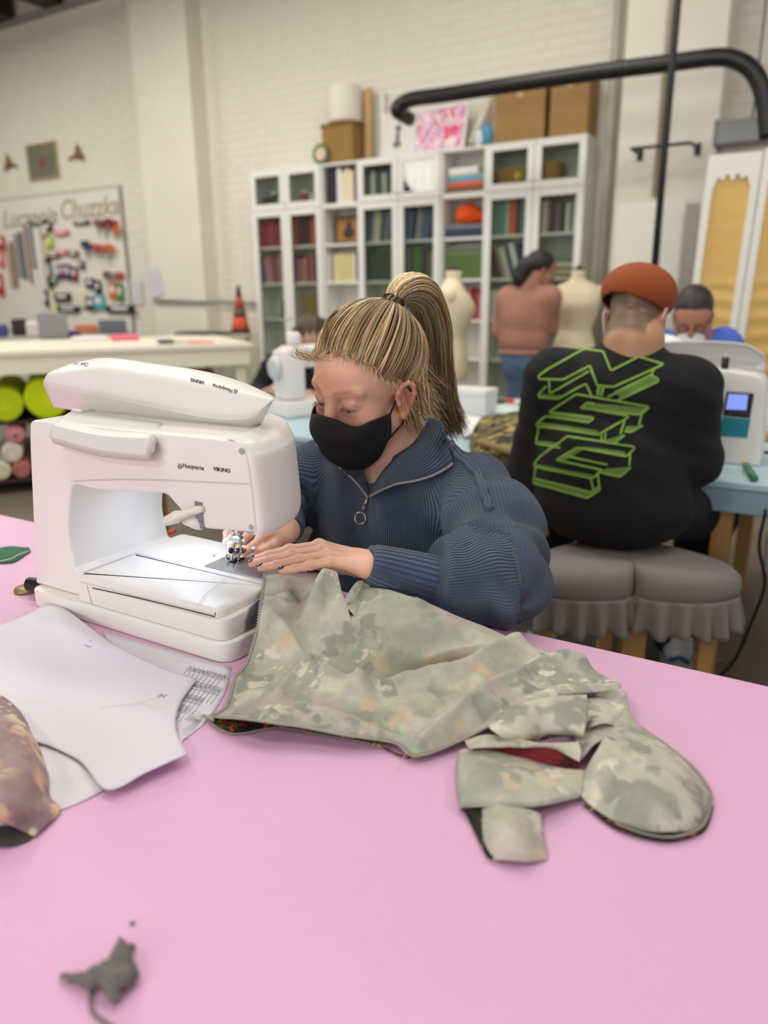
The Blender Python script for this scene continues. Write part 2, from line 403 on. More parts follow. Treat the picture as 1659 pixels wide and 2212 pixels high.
UN = {'A': 'bookcase by the cone', 'B': 'magazine bookcase', 'C': 'pink picture bookcase', 'D': 'orange cloth bookcase', 'E': 'cardboard box bookcase'}
LN = {2: 'fifth shelf from the top', 3: 'fourth shelf from the top', 4: 'third shelf from the top', 5: 'second shelf from the top', 6: 'top compartment'}
M_page = mat('book_pages', (226, 216, 192), .8)
CN = {'red': (170, 50, 58), 'maroon': (84, 28, 34), 'orange': (205, 96, 62), 'pink': (200, 130, 140), 'mauve': (150, 110, 122), 'blue': (70, 92, 140), 'navy': (44, 54, 98), 'grey blue': (110, 122, 146), 'beige': (206, 190, 164), 'grey': (130, 130, 126), 'dark grey': (66, 66, 68), 'green': (70, 126, 62), 'teal': (84, 140, 146), 'olive': (140, 134, 84), 'white': (226, 222, 214), 'cream': (224, 212, 178), 'yellow': (212, 194, 134), 'black': (30, 30, 32), 'brown': (136, 104, 66), 'sky blue': (86, 160, 186)}
def bmat(c): return mat('cover_'+c.replace(' ', '_'), CN[c], .55, var=.12, vscale=9)
def book(x, w, h, d, z, c, lean=0, where='', flat=False):
    """upright book: wrap-around cover with a rounded spine and a page block"""
    m = MB(); t = min(.003, w*.2)
    prof = [(0, 0), (-.004, w*.25), (-.004, w*.75), (0, w), (d, w), (d, w-t), (.004, w-t), (.004, t), (d, t), (d, 0)]
    # prism polygons must be split (concave): spine, two boards, pages
    m.prism([(0, 0), (w*.25, -.004), (w*.75, -.004), (w, 0), (w, .004), (0, .004)], 2, 0, h)
    m.box((0, .004, 0), (t, d, h)).box((w-t, .004, 0), (w, d, h))
    m.cur = 1; m.box((t, .004, .003), (w-t, d-.004, h-.003))
    if flat: Mx = Matrix.Translation((x, BY+.05, z)) @ Matrix.Rotation(-PI/2, 4, 'Y') @ Matrix.Translation((0, 0, -h))
    else: Mx = Matrix.Translation((x, BY+.045, z)) @ Matrix.Rotation(lean, 4, 'Y')
    m.v = [tuple(Mx @ Vector(p)) for p in m.v]
    o = m.build('book', None, None, mats=[bmat(c), M_page]); return o
def spines(u, side, lv, cols, hmin=.2, hmax=.26, wmin=.018, wmax=.034, lean=0, fill=1, kind='book'):
    x0, w, d, _ = UX[u]
    a = x0+.025; b = x0+w-.025
    if d: a, b = (a, x0+w/2-.01) if side == 0 else (x0+w/2+.01, b)
    x = a+.004+abs(lean)*.0; i = 0; end = a+(b-a)*fill
    if lean < 0: x += abs(lean)*.25
    while True:
        bw = random.uniform(wmin, wmax); h = random.uniform(hmin, hmax); c = cols[i % len(cols)]
        if x+bw+max(0, lean)*h*1.02 > end: break
        z = LV[lv]+.022 if lv == 6 else LV[lv]
        o = book(x, bw, h, random.uniform(.15, .2), z+(abs(lean)*bw if lean > 0 else .0)+.0006, c, lean)
        where = (('behind cone-side glass, ', 'behind screen-side glass, ')[side] if d else 'in the ')+UN[u]
        tag(o, f'{c} {kind} {where}, {LN[lv]}', 'book', f'{kind}s {LN[lv]} {UN[u]}')
        x += (bw+.001)/math.cos(lean); i += 1
spines('A', 0, 5, ['red', 'red', 'red', 'maroon', 'red']); spines('A', 1, 5, ['orange', 'orange', 'maroon', 'maroon', 'maroon', 'maroon', 'maroon', 'maroon'])
spines('A', 0, 4, ['dark grey', 'mauve', 'pink', 'pink', 'mauve', 'red'], lean=-.12, fill=.9); spines('A', 1, 4, ['red', 'blue', 'orange', 'mauve', 'red', 'beige'], fill=.7)
spines('B', 0, 6, ['black', 'black', 'black', 'white', 'cream', 'cream', 'cream', 'dark grey'], .24, .29, .035, .05, kind='binder')
spines('B', 0, 4, ['white', 'black', 'cream', 'yellow', 'yellow', 'yellow', 'yellow', 'yellow', 'yellow', 'yellow'], .23, .25, .02, .03, kind='magazine')
spines('C', 0, 6, ['grey', 'dark grey', 'grey', 'white'], .2, .25, .015, .03, kind='journal'); spines('C', 1, 6, ['grey', 'dark grey', 'grey'], .2, .25, .02, .03, kind='journal')
spines('C', 0, 5, ['grey blue', 'dark grey', 'grey blue', 'beige', 'beige', 'navy', 'grey blue', 'grey'], .22, .27, lean=.1); spines('C', 1, 5, ['grey blue', 'blue', 'grey blue', 'navy', 'navy', 'beige', 'grey'], .22, .27, lean=.12)
spines('C', 1, 4, ['dark grey', 'grey', 'dark grey', 'green', 'green', 'dark grey'], .2, .28, .03, .05); spines('C', 1, 3, ['grey', 'dark grey', 'white', 'grey'], .2, .25)
spines('D', 0, 3, ['red', 'maroon', 'red', 'mauve'], .2, .27)
spines('E', 0, 5, ['teal', 'olive', 'teal', 'teal', 'beige', 'orange', 'orange', 'maroon'], .26, .275, .026, .036); spines('E', 1, 5, ['white', 'grey', 'white', 'pink', 'dark grey', 'dark grey', 'mauve', 'dark grey', 'dark grey'], .21, .25, .02, .03)
spines('E', 0, 4, ['maroon', 'grey', 'beige', 'navy', 'white', 'navy'], .24, .27, .03, .045, lean=-.3, fill=.95, kind='binder'); spines('E', 0, 3, ['beige', 'white', 'cream', 'white', 'grey'], .2, .25); spines('E', 1, 3, ['white', 'cream', 'white', 'beige'], .2, .25)
# flat piles
def pile(u, side, lv, specs, z0=0, cat='book'):
    x0, w, d, _ = UX[u]; a = x0+.03
    if d and side: a = x0+w/2+.02
    z = LV[lv]+(.022 if lv == 6 else 0)+z0+.0008
    for c, th, ln in specs:
        o = book(a+.01+random.uniform(0, .015), th, ln, .2, z, c, flat=True)
        tag(o, f'{c} book lying flat in a pile, {UN[u]}, {LN[lv]}', 'book', f'flat pile {LN[lv]} {UN[u]}'); z += th+.0006
pile('D', 0, 6, [('brown', .03, .3), ('dark grey', .012, .31), ('orange', .045, .31), ('sky blue', .04, .32), ('beige', .012, .28), ('white', .05, .25)])
pile('E', 1, 4, [('brown', .022, .3), ('beige', .03, .29), ('brown', .02, .31), ('cream', .035, .3), ('olive', .015, .28), ('grey', .03, .3)])
pile('D', 0, 4, [('grey', .02, .3)], .238)
# boxes, baskets and ornaments on the shelves
def sbox(name, label, cat, x0, x1, z0, z1, m, y0=BY+.05, y1=BY+.24, lid=None):
    t = thing(name, label, cat, ((x0+x1)/2, (y0+y1)/2, z0))
    MB().box((x0, y0, z0+.0008), (x1, y1, z1), .006).build('body', m, t)
    if lid: MB().box((x0-.004, y0-.004, z1-.05), (x1+.004, y1+.004, z1+.004), .004).build('lid', lid, t)
    return t
M_green = mat('green_card', (78, 108, 48), .6, var=.1); M_brownc = mat('brown_card', (150, 112, 66), .7, var=.1)
sbox('storage_box', 'green storage box with a pale lid under the orange cloth', 'box', -2.92, -2.58, 1.37, 1.6, M_green, lid=mat('grey_green_lid', (96, 116, 70), .6))
sbox('storage_box', 'dark grey green fabric box behind glass beside the green books', 'box', -3.71, -3.39, 1.37, 1.63, mat('dark_green_cloth', (72, 80, 68), .8, var=.2))
sbox('carton', 'small brown carton behind glass in the bookcase by the cone', 'box', -4.46, -4.22, 1.04, 1.27, M_brownc)
for i, (x, c, h, l) in enumerate([(-4.86, (60, 44, 46), .1, 'dark red small tin'), (-4.76, (40, 40, 50), .14, 'black small tin'), (-4.68, (190, 190, 196), .09, 'silver small tin'), (-4.4, (150, 60, 60), .13, 'red small tin'), (-4.31, (225, 222, 214), .1, 'white small tin'), (-4.24, (60, 60, 60), .12, 'charcoal small tin')]):
    t = thing('tin', l+' behind the glass of the top cabinet by the cone', 'tin', (x, BY+.1, 2.043)); mm = mat('tin_'+str(i), c, .35)
    MB().lathe([(.035, .0), (.038, .004), (.038, h-.02), (.036, h-.015)], (x, BY+.1, 2.0435), 14).build('body', mm, t, True); MB().lathe([(.04, 0), (.04, .015), (.03, .02)], (x, BY+.1, 2.0437+h-.014), 14).build('lid', M_white if i % 2 else mm, t, True)
def basket(x0, x1, z0, h, label):
    t = thing('wicker_basket', label, 'basket', ((x0+x1)/2, BY+.13, z0)); M_w = mat('wicker', (166, 124, 62), .8, var=.25, vscale=120)
    cx, cy, a, b = (x0+x1)/2, BY+.13, (x1-x0)/2, .09
    for i in range(7):
        z = z0+.018+i*h/7*.93; s = .9+.1*i/6
        MB().tube([(cx+a*s*math.copysign(abs(math.cos(q))**.6, math.cos(q)), cy+b*s*math.copysign(abs(math.sin(q))**.6, math.sin(q)), z) for q in np.linspace(0, 2*PI, 28, endpoint=False)], h/11, 6, closed=True).build('woven_band', M_w, t, True)
    MB().box((cx-a*.85, cy-b*.8, z0+.001), (cx+a*.85, cy+b*.8, z0+.012)).build('bottom', M_w, t)
    return t
basket(-2.5, -2.2, 2.043, .15, 'woven wicker basket with a yellow flower behind glass in the top cabinet')
mb = MB()
for k in range(6): mb.ball((-2.3+.018*math.cos(k), BY+.03, 2.13+.018*math.sin(k)), (.015, .006, .015), 8, 5)
tag(mb.build('paper_flower', mat('yellow_petal', (226, 196, 70), .6), None, True), 'yellow paper flower on the front of the wicker basket', 'flower')
basket(-2.12, -1.98, 2.043, .17, 'smaller wicker basket behind glass in the top cabinet')
# figurine and framed picture
t = thing('figurine', 'small dark figurine on an olive base behind glass', 'figurine', (-4.72, BY+.12, 1.04))
MB().lathe([(.06, 0), (.06, .03), (.045, .04)], (-4.72, BY+.12, 1.0408), 14).build('base', mat('olive_base', (128, 118, 70), .6), t, True)
MB().lathe([(.02, 0), (.028, .04), (.016, .08), (.024, .1), (.012, .135)], (-4.72, BY+.12, 1.081), 12).build('figure', mat('dark_bronze', (58, 50, 46), .4), t, True)
def picture(name, label, c, w, h, tilt, fr, art, y, rot=0):
    """framed picture leaning back: c = bottom centre"""
    t = thing(name, label, 'picture', c); Mx = Matrix.Translation(Vector(c)) @ Matrix.Rotation(rot, 4, 'Z') @ Matrix.Rotation(-tilt, 4, 'X')
    b = .022
    m = MB(); m.box((-w/2, -.012, 0), (-w/2+b, .012, h), .002, Mx).box((w/2-b, -.012, 0), (w/2, .012, h), .002, Mx).box((-w/2+b, -.012, 0), (w/2-b, .012, b), .002, Mx).box((-w/2+b, -.012, h-b), (w/2-b, .012, h), .002, Mx)
    m.build('frame', fr, t); MB().box((-w/2+b, -.004, b), (w/2-b, .01, h-b), 0, Mx).build('artwork', art, t)
    return t, Mx
M_gold = mat('gold_art', (160, 112, 50), .6, var=.4, vscale=25); M_fbrown = mat('frame_brown', (70, 48, 30), .5)
t, Mx = picture('small_picture', 'gold and dark framed picture standing in the magazine bookcase', (-3.93, BY+.1, 1.703), .3, .24, .1, M_fbrown, M_gold, 0)
mb = MB(); mb.ball((0, -.005, .15), (.03, .004, .035)).ball((0, -.005, .09), (.06, .004, .05)); mb.v = [tuple(Mx @ Vector(p)) for p in mb.v]; mb.build('painted_figure', mat('dark_paint', (40, 36, 34), .6), t, True)
# orange cloth heap and navy folded cloth
def heap(name, label, cat, c, r, m, seed, n=7, vox=.012, group=None):
    rnd = random.Random(seed); s = SDF()
    for i in range(n):
        a = rnd.uniform(0, 6.28); q = rnd.uniform(0, .6)
        s.ell((c[0]+r[0]*q*math.cos(a), c[1]+r[1]*q*math.sin(a), c[2]+r[2]*rnd.uniform(.25, .7)), (r[0]*rnd.uniform(.35, .6), r[1]*rnd.uniform(.35, .6), r[2]*rnd.uniform(.25, .45)), k=.03)
    V, F = s.mesh(vox); V[:, 2] = np.maximum(V[:, 2], c[2]+.001)
    f = 5/max(r)
    V[:, 2] += np.where(V[:, 2] > c[2]+.01, .012*np.sin(V[:, 0]*f*4+np.sin(V[:, 1]*f*3)*2), 0)
    V[:, 2] = np.maximum(V[:, 2], c[2]+.001)
    o = mkf(name, V, F, m); return tag(o, label, cat, group)
heap('folded_cloth', 'bright orange crumpled cloth heaped in the open bookcase', 'cloth', (-2.75, BY+.14, 1.806), (.15, .11, .15), mat('orange_cloth', (232, 84, 12), .8), 3)
for i, (c, n_, z) in enumerate([((58, 66, 92), 'navy', 1.7005), ((120, 122, 130), 'grey', 1.752)]):
    m = MB().box((-2.92, BY+.03, z), (-2.58, BY+.24, z+.05), .02); tag(m.build('folded_cloth', mat('cloth_'+n_, c, .85), None, True), n_+' folded cloth lying under the orange cloth', 'cloth')
# ------------------------------------------------------------------ things standing on the bookcases
TZ = 2.3705
def carton(label, x0, x1, h, y0=5.95, y1=6.19):
    t = thing('cardboard_box', label, 'box', ((x0+x1)/2, (y0+y1)/2, TZ)); mc = mat('cardboard', (160, 122, 74), .8, var=.08, vscale=6)
    MB().box((x0, y0, TZ), (x1, y1, TZ+h), .006).build('body', mc, t)
    MB().box((x0+(x1-x0)*.44, y0-.0015, TZ+h*.78), (x0+(x1-x0)*.56, y0, TZ+h), 0).build('tape', mat('parcel_tape', (196, 170, 128), .3), t)
    for a, b in ((x0, (x0+x1)/2-.002), ((x0+x1)/2+.002, x1)): MB().box((a, y0, TZ+h+.0005), (b, y1, TZ+h+.004)).build('flap', mc, t)
carton('cardboard box beside the leaning rolled fabric on top of the bookcase', -2.5, -2.1, .4); carton('cardboard box at the end of the bookcase row by the pier', -2.06, -1.77, .42)
t = thing('wicker_hamper', 'tall straw coloured hamper with a white drum on top of the narrow bookcase', 'basket', (-3.98, 6.07, TZ))
MB().box((-4.16, 5.97, TZ+.0), (-3.83, 6.18, TZ+.33), .02).build('body', mat('straw', (150, 116, 60), .85, var=.25, vscale=70, bump=.6, bscale=90), t)
MB().box((-4.165, 5.965, TZ+.29), (-3.825, 6.185, TZ+.33), .01).build('rim', mat('straw_dark', (128, 96, 48), .85), t)
M_drum = mat('white_drum', (228, 222, 206), .6)
o = MB().lathe([(.15, 0), (.155, .02), (.155, .27), (.15, .285)], (-3.97, 6.075, TZ+.3345), 24).build('drum_lampshade', M_drum, None, True); tag(o, 'white drum lampshade standing on the straw hamper', 'lampshade')
t = thing('framed_badge', 'round green edged plaque with a pale face leaning on the straw hamper', 'plaque', (-4.16, 5.945, TZ))
Mx = Matrix.Translation((-4.15, 5.945, TZ+.085)) @ Matrix.Rotation(PI/2, 4, 'X')
MB().lathe([(.085, -.01), (.085, .01)], (0, 0, 0), 20, Mx).build('rim', mat('plaque_green', (84, 110, 70), .6), t); MB().lathe([(.055, .01), (.05, .014)], (0, 0, 0), 20, Mx).build('face', mat('plaque_cream', (220, 196, 166), .6), t)
o = MB().box((-3.8, 6.12, TZ), (-3.735, 6.16, TZ+.6), .004).build('wooden_batten', mat('pale_wood', (196, 158, 108), .6, var=.12, vscale=12, stretch=(6, 6, 1))); tag(o, 'pale wooden batten standing upright on the bookcase', 'batten')
o = MB().box((-3.665, 6.17, TZ), (-3.63, 6.2, TZ+.56), .003).build('wooden_batten', M_white); tag(o, 'white painted batten standing against the wall on the bookcase', 'batten')
t, Mx = picture('framed_print', 'white framed print with a small grey figure leaning on the wall', (-3.43, 6.03, TZ), .31, .37, .2, mat('white_frame', (226, 224, 218), .5), mat('print_paper', (220, 216, 204), .8), 0)
mb = MB().ball((0, -.006, .24), (.03, .003, .03)).ball((0, -.006, .17), (.02, .003, .05)).ball((0, -.006, .11), (.04, .003, .03)); mb.v = [tuple(Mx @ Vector(p)) for p in mb.v]; mb.build('printed_figure', mat('grey_ink', (110, 112, 112), .8), t, True)
def artmat(name, cols, scale):
    m = bpy.data.materials.new(name); m.use_nodes = True; nt = m.node_tree; b = nt.nodes['Principled BSDF']; b.inputs['Roughness'].default_value = .6
    tc = nt.nodes.new('ShaderNodeTexCoord'); n = nt.nodes.new('ShaderNodeTexNoise'); n.inputs['Scale'].default_value = scale; n.inputs['Detail'].default_value = 3; n.inputs['Distortion'].default_value = 1.2
    r = nt.nodes.new('ShaderNodeValToRGB'); r.color_ramp.interpolation = 'EASE'
    nt.links.new(tc.outputs['Object'], n.inputs['Vector']); nt.links.new(n.outputs[0], r.inputs[0]); nt.links.new(r.outputs[0], b.inputs['Base Color'])
    e = r.color_ramp.elements
    while len(e) < len(cols): e.new(.5)
    for i, c in enumerate(cols): e[i].position = .3+.4*i/(len(cols)-1); e[i].color = rgb(*c)
    return m
M_art = artmat('pink_abstract', [(236, 120, 100), (226, 60, 140), (240, 232, 228), (200, 110, 170), (240, 225, 225), (232, 80, 150)], 9)
t, Mx = picture('abstract_painting', 'pink and white abstract painting leaning on the wall above the bookcases', (-3.02, 6.0, TZ), .48, .37, .25, mat('white_frame', (226, 224, 218), .5), M_art, 0)
t, Mx = picture('framed_print', 'thin dark edged frame standing behind the white framed print', (-3.28, 6.12, TZ), .34, .36, .06, mat('taupe_frame', (120, 108, 98), .5), mat('grey_board', (176, 166, 158), .8), 0)
o = MB().tube([(-2.72, 6.02, TZ+.036), (-2.6, 6.13, TZ+.40)], .036, 14).build('fabric_roll', mat('cream_roll', (214, 206, 188), .85), None, True); tag(o, 'cream fabric roll leaning towards the cardboard box', 'fabric roll')
t = thing('plastic_bag', 'blue and clear plastic bag squeezed beside the cardboard box', 'bag', (-2.57, 5.98, TZ))
V, F = SDF().ell((-2.57, 5.99, TZ+.07), (.045, .035, .075), k=.02).ell((-2.59, 5.99, TZ+.12), (.03, .03, .06), k=.02).mesh(.01); V[:, 2] = np.maximum(V[:, 2], TZ); mkf('bag_body', V, F, mat('blue_plastic', (70, 140, 176), .3), t)
V, F = SDF().ell((-2.64, 5.985, TZ+.06), (.04, .035, .07), k=.02).mesh(.01); V[:, 2] = np.maximum(V[:, 2], TZ); mkf('bag_side', V, F, mat('clear_plastic', (220, 224, 226), .25), t)
# ------------------------------------------------------------------ black tube, pole, wall rail
P = [AY(x, y, 5.4) for x, y in [(858, 240), (866, 226), (892, 214), (960, 205), (1100, 184), (1300, 155), (1450, 136), (1545, 124), (1590, 130), (1625, 152), (1645, 190), (1655, 240), (1660, 300)]]
P = [P[0]+np.array([0, .2, -.02])]+P
o = MB().tube(crom(P, 60), .052, 16).build('black_hose', mat('black_rubber', (20, 20, 21), .35), None, True); tag(o, 'thick black tube with rounded bends running above the bookcases', 'tube')
t = thing('floor_pole', 'thin black pole standing floor to ceiling behind the man in the orange beret', 'pole', (-.935, 4.6, 0))
MB().tube([(-.935, 4.6, .01), (-.932, 4.6, 4.7)], .019, 10).build('shaft', M_blk, t, True)
MB().lathe([(.07, 0), (.07, .01), (.025, .03)], (-.935, 4.6, .0), 14).build('foot', M_blk, t, True)
t = thing('wall_rail', 'black rectangular hanging rail bracketed to the white pier', 'rail', (-1.15, 5.88, 2.05))
a = AY(1362, 322, 5.6); b = AY(1492, 306, 5.6); z = (a[2]+b[2])/2
MB().tube([(a[0], 5.885, z), (a[0], 5.62, z), (b[0], 5.62, z), (b[0], 5.885, z)], .011, 8).build('bar', M_blk, t, True)
for x in (a[0], b[0]): MB().box((x-.02, 5.881, z-.04), (x+.02, 5.889, z+.04), .002).build('bracket', M_blk, t)
# white boards leaning on the pier
for i, (px0, px1, py, yy, c, l) in enumerate([(1335, 1432, 442, 5.74, (228, 224, 212), 'wide white board leaning against the pier'), (1436, 1482, 432, 5.66, (216, 214, 206), 'narrow off-white board leaning against the pier beside the screen'), (1484, 1512, 440, 5.6, (150, 147, 140), 'narrow grey board leaning between the pier and the screen')]):  # last board's grey is shade put into its colour
    a = AY(px0, py, yy); b = AY(px1, py, yy); m = MB().box((a[0], yy, .001), (b[0], yy+.02, a[2]), .003); tag(m.build('leaning_board', mat('board_'+str(i), c, .6)), l, 'board')
# folding screen with gathered yellow fabric
M_scr = mat('screen_white', (234, 230, 220), .45)
fs = thing('folding_screen', 'white wooden folding screen with gathered yellow fabric panels', 'screen', (-.6, 4.9, 0))
SY = 4.9
def scr_panel(pxs, tilt):
    # four corner pixels of the frame at the top, run down to the floor with the same lean
    (xa, ya), (xb, yb), lean = pxs
    A = AY(xa, ya, SY); B = AY(xb, yb, SY); z1 = A[2]; w = B[0]-A[0]; st = .04
    sh = lambda x, z: x+lean*(z1-z)
    def q(m, x0, x1, za, zb, y0, y1): m.add([(sh(x, z), y, z) for z in (za, zb) for y in (y0, y1) for x in (x0, x1)], [(0, 2, 3, 1), (4, 5, 7, 6), (0, 1, 5, 4), (2, 6, 7, 3), (0, 4, 6, 2), (1, 3, 7, 5)])
    for x0, x1 in ((A[0], A[0]+st), (B[0]-st, B[0])):
        m = MB(); q(m, x0, x1, .0, z1, SY, SY+.03); m.build('stile', M_scr, fs)
    m = MB(); xi0, xi1 = A[0]+st, B[0]-st; zt = z1-.11
    n = 24; xs = np.linspace(xi0, xi1, n+1); zz = [zt-.05*(abs(2*(i/n)-1)**2.2)-.015*math.cos(8*PI*i/n)+.03*math.exp(-((i/n-.5)/.12)**2)*-.6 for i in range(n+1)]
    for i in range(n):
        m.add([(sh(xs[i], zz[i]), SY, zz[i]), (sh(xs[i+1], zz[i+1]), SY, zz[i+1]), (sh(xs[i+1], z1), SY, z1), (sh(xs[i], z1), SY, z1), (sh(xs[i], zz[i]), SY+.03, zz[i]), (sh(xs[i+1], zz[i+1]), SY+.03, zz[i+1]), (sh(xs[i+1], z1), SY+.03, z1), (sh(xs[i], z1), SY+.03, z1)], [(0, 1, 2, 3), (7, 6, 5, 4), (0, 4, 5, 1), (3, 2, 6, 7)])
    m.build('scalloped_rail', M_scr, fs)
    m = MB(); q(m, xi0, xi1, .1, .25, SY, SY+.03); m.build('bottom_rail', M_scr, fs)
    nu, nv = 110, 14; G = np.zeros((nu, nv, 3))
    for i in range(nu):
        z = .2+(z1-.06-.2)*i/(nu-1); g = 1.0 if z < 1.3 else .12
        for j in range(nv):
            x = xi0-.01+(xi1-xi0+.02)*j/(nv-1); G[i, j] = (sh(x, z), SY+.017+.005*g*math.sin(z*62+.8*math.sin(j*.25+z*3))+.002*math.sin(z*9+j*.3), z)
    MB().grid(G).build('gathered_fabric', mat('yellow_fabric', (222, 182, 104), .7), fs, True)
    return z1
scr_panel(((1532, 336), (1650, 321), -.03), 0)
scr_panel(((1654, 320), (1775, 306), -.03), 0)
# grey duct above the screen
a = AY(1547, 262, 5.6); b = AY(1547, 312, 5.6)
t = thing('metal_duct', 'grey painted metal duct box above the folding screen', 'duct', (a[0]+.5, 5.5, b[2]))
MB().box((a[0], 5.6, b[2]), (a[0]+1.4, 5.85, a[2]), .006).build('casing', mat('grey_duct', (128, 130, 132), .35), t)
MB().box((a[0]-.008, 5.592, b[2]-.008), (a[0]+.012, 5.858, a[2]+.008), .003).build('flange', mat('grey_flange', (120, 122, 124), .4), t)
for x in (a[0]+.2, a[0]+1.2): MB().tube([(x, 5.7, a[2]), (x, 5.7, 4.74)], .006, 6).build('hanger_rod', M_blk, t)
# ================================================================== TABLES
TBZ = .7416
def paintwood(name, c, var=.06, sx=(1, 14, 1), rough=.5, bump=.25):
    m = mat(name, c, rough, var=var, vscale=14, bump=bump, bscale=60, stretch=sx); return m
M_pink = paintwood('pink_paint', (229, 178, 212), .045, (3, 22, 3), .42, .3)
M_wood = mat('pine_leg', (172, 132, 74), .6, var=.12, vscale=10, stretch=(5, 5, .6))
t = thing('work_table', 'pink painted work table with the sewing machine and garment on it', 'table', (-.8, .45, 0))
MB().box((-2.7, -.12, TBZ-.032), (.75, 1.004, TBZ), .002).build('table_top', M_pink, t)
MB().box((-2.6, .0, TBZ-.12), (.65, .03, TBZ-.033)).build('apron', M_pink, t); MB().box((-2.6, .9, TBZ-.12), (.65, .93, TBZ-.033)).build('apron', M_pink, t)
for x in (-2.6, .57):
    for y in (.03, .82): MB().box((x, y, 0), (x+.08, y+.08, TBZ-.034), .004).build('leg', M_wood, t)
# pale blue table
BTZ = .715
BY0 = AZ(600, 938, BTZ)[1]   # near edge of the blue table
M_bluet = paintwood('blue_table_top', (178, 203, 212), .05, (2, 10, 2), .35, .12)
M_bluea = paintwood('blue_apron', (136, 162, 178), .05, (1, 4, 4), .5, .1)
t = thing('sewing_table', 'long pale blue table with two sewing machines behind the seated woman', 'table', (-1.2, 2.7, 0))
MB().box((-2.8, BY0, BTZ-.022), (1.3, BY0+1.15, BTZ), .004).build('table_top', M_bluet, t)
MB().box((-2.78, BY0+.01, BTZ-.095), (1.28, BY0+.035, BTZ-.023), .003).build('apron', M_bluea, t); MB().box((-2.78, BY0+1.11, BTZ-.095), (1.28, BY0+1.135, BTZ-.023), .003).build('apron', M_bluea, t)
for x in (-2.7, -1.6, -.245, 1.1):
    for y in (BY0+.055, BY0+1.03): MB().box((x, y, 0), (x+.055, y+.07, BTZ-.024), .004).build('leg', M_wood, t)
# tall white cutting table, standing askew
M_cream = mat('cream_table', (236, 228, 208), .45, var=.02)
WTZ = .93
A = AZ(0, 759, WTZ); B = AZ(546, 741, WTZ); d1 = (A-B)/np.linalg.norm(A-B); d2 = np.array([-d1[1], d1[0], 0]);
if d2[1] < 0: d2 = -d2
MW = frame(B-np.array([0, 0, WTZ]), d1, d2, (0, 0, 1))
t = thing('cutting_table', 'tall cream cutting table with fabric bolts stored underneath', 'table', (B[0], B[1], 0))
MB().box((0, 0, WTZ-.035), (4.6, 1.35, WTZ), .004, MW).build('table_top', M_cream, t)
MB().box((.02, .015, WTZ-.15), (4.58, .04, WTZ-.036), .003, MW).build('apron', M_cream, t)
MB().box((.02, .04, WTZ-.15), (.045, 1.3, WTZ-.036), .003, MW).build('apron', M_cream, t)
for a in (.05, 1.15, 2.6, 4.4):
    for b in (.05, 1.22): MB().box((a, b, 0), (a+.07, b+.07, WTZ-.037), .004, MW).build('leg', M_cream, t)
MB().box((.06, .06, .08), (4.5, 1.28, .1), .002, MW).build('lower_shelf', mat('dark_shelf', (52, 34, 30), .7), t)
MB().box((.2, .06, .46), (4.5, 1.28, .477), .002, MW).build('middle_shelf', mat('dark_shelf', (52, 34, 30), .7), t)
# ================================================================== MAIN SEWING MACHINE
M_plas = mat('machine_plastic', (233, 227, 220), .38, bump=.03, bscale=900)
M_plas2 = mat('machine_plastic_warm', (226, 221, 205), .4)
M_seam = mat('seam_line', (60, 54, 66), .7)
M_pgrey = mat('machine_grey', (128, 130, 128), .45)
M_chrome = mat('chrome', (205, 205, 208), .18, 1.0)
M_plate = mat('steel_plate', (186, 190, 194), .3, .8)
M_ink = mat('ink', (44, 38, 40), .6)
def bevel_prism(poly, y0, y1, off, seg=3, name='body', m=None, parent=None, edges='all', M=None):
    """polygon in XZ (px-free), extruded along Y and bevelled on the two rims"""
    bm = bmesh.new(); a = [bm.verts.new((p[0], y0, p[1])) for p in poly]; b = [bm.verts.new((p[0], y1, p[1])) for p in poly]; n = len(poly)
    f0 = bm.faces.new(a); f1 = bm.faces.new(b[::-1])
    for i in range(n): bm.faces.new((a[i], b[i], b[(i+1) % n], a[(i+1) % n]))
    bmesh.ops.recalc_face_normals(bm, faces=list(bm.faces))
    es = [e for e in bm.edges if (abs(e.verts[0].co.y-y0) < 1e-6 and abs(e.verts[1].co.y-y0) < 1e-6) or (abs(e.verts[0].co.y-y1) < 1e-6 and abs(e.verts[1].co.y-y1) < 1e-6)]
    bmesh.ops.bevel(bm, geom=es, offset=off, segments=seg, affect='EDGES', profile=.5, clamp_overlap=True)
    big = [f for f in bm.faces if len(f.verts) > 4]; bmesh.ops.triangulate(bm, faces=big)
    bm.verts.index_update(); V = [tuple(v.co) for v in bm.verts]; F = [tuple(v.index for v in f.verts) for f in bm.faces]; bm.free()
    o = mk(name, V, F, m, parent, False)
    autosmooth(o, 40); return o
def autosmooth(o, deg=35):
    me = o.data; me.polygons.foreach_set('use_smooth', np.ones(len(me.polygons), bool))
    bm = bmesh.new(); bm.from_mesh(me)
    for e in bm.edges:
        e.smooth = not (len(e.link_faces) == 2 and e.calc_face_angle(0) > math.radians(deg))
    bm.to_mesh(me); bm.free()
def XZ(pxs, Y): return [(AY(x, y, Y)[0], AY(x, y, Y)[2]) for x, y in pxs]
def rounded(poly, r, seg=4):
    """round the corners of a 2D polygon; r: radius or list"""
    out = []; n = len(poly)
    for i in range(n):
        p = np.array(poly[i]); a = np.array(poly[i-1]); b = np.array(poly[(i+1) % n]); R = r[i] if hasattr(r, '__len__') else r
        if R <= 0: out.append(tuple(p)); continue
        ua = (a-p)/np.linalg.norm(a-p); ub = (b-p)/np.linalg.norm(b-p); d = min(R, .45*np.linalg.norm(a-p), .45*np.linalg.norm(b-p))
        p0, p1 = p+ua*d, p+ub*d
        for s in range(seg+1):
            t_ = s/seg; out.append(tuple((1-t_)**2*p0+2*t_*(1-t_)*p+t_*t_*p1))
    return out
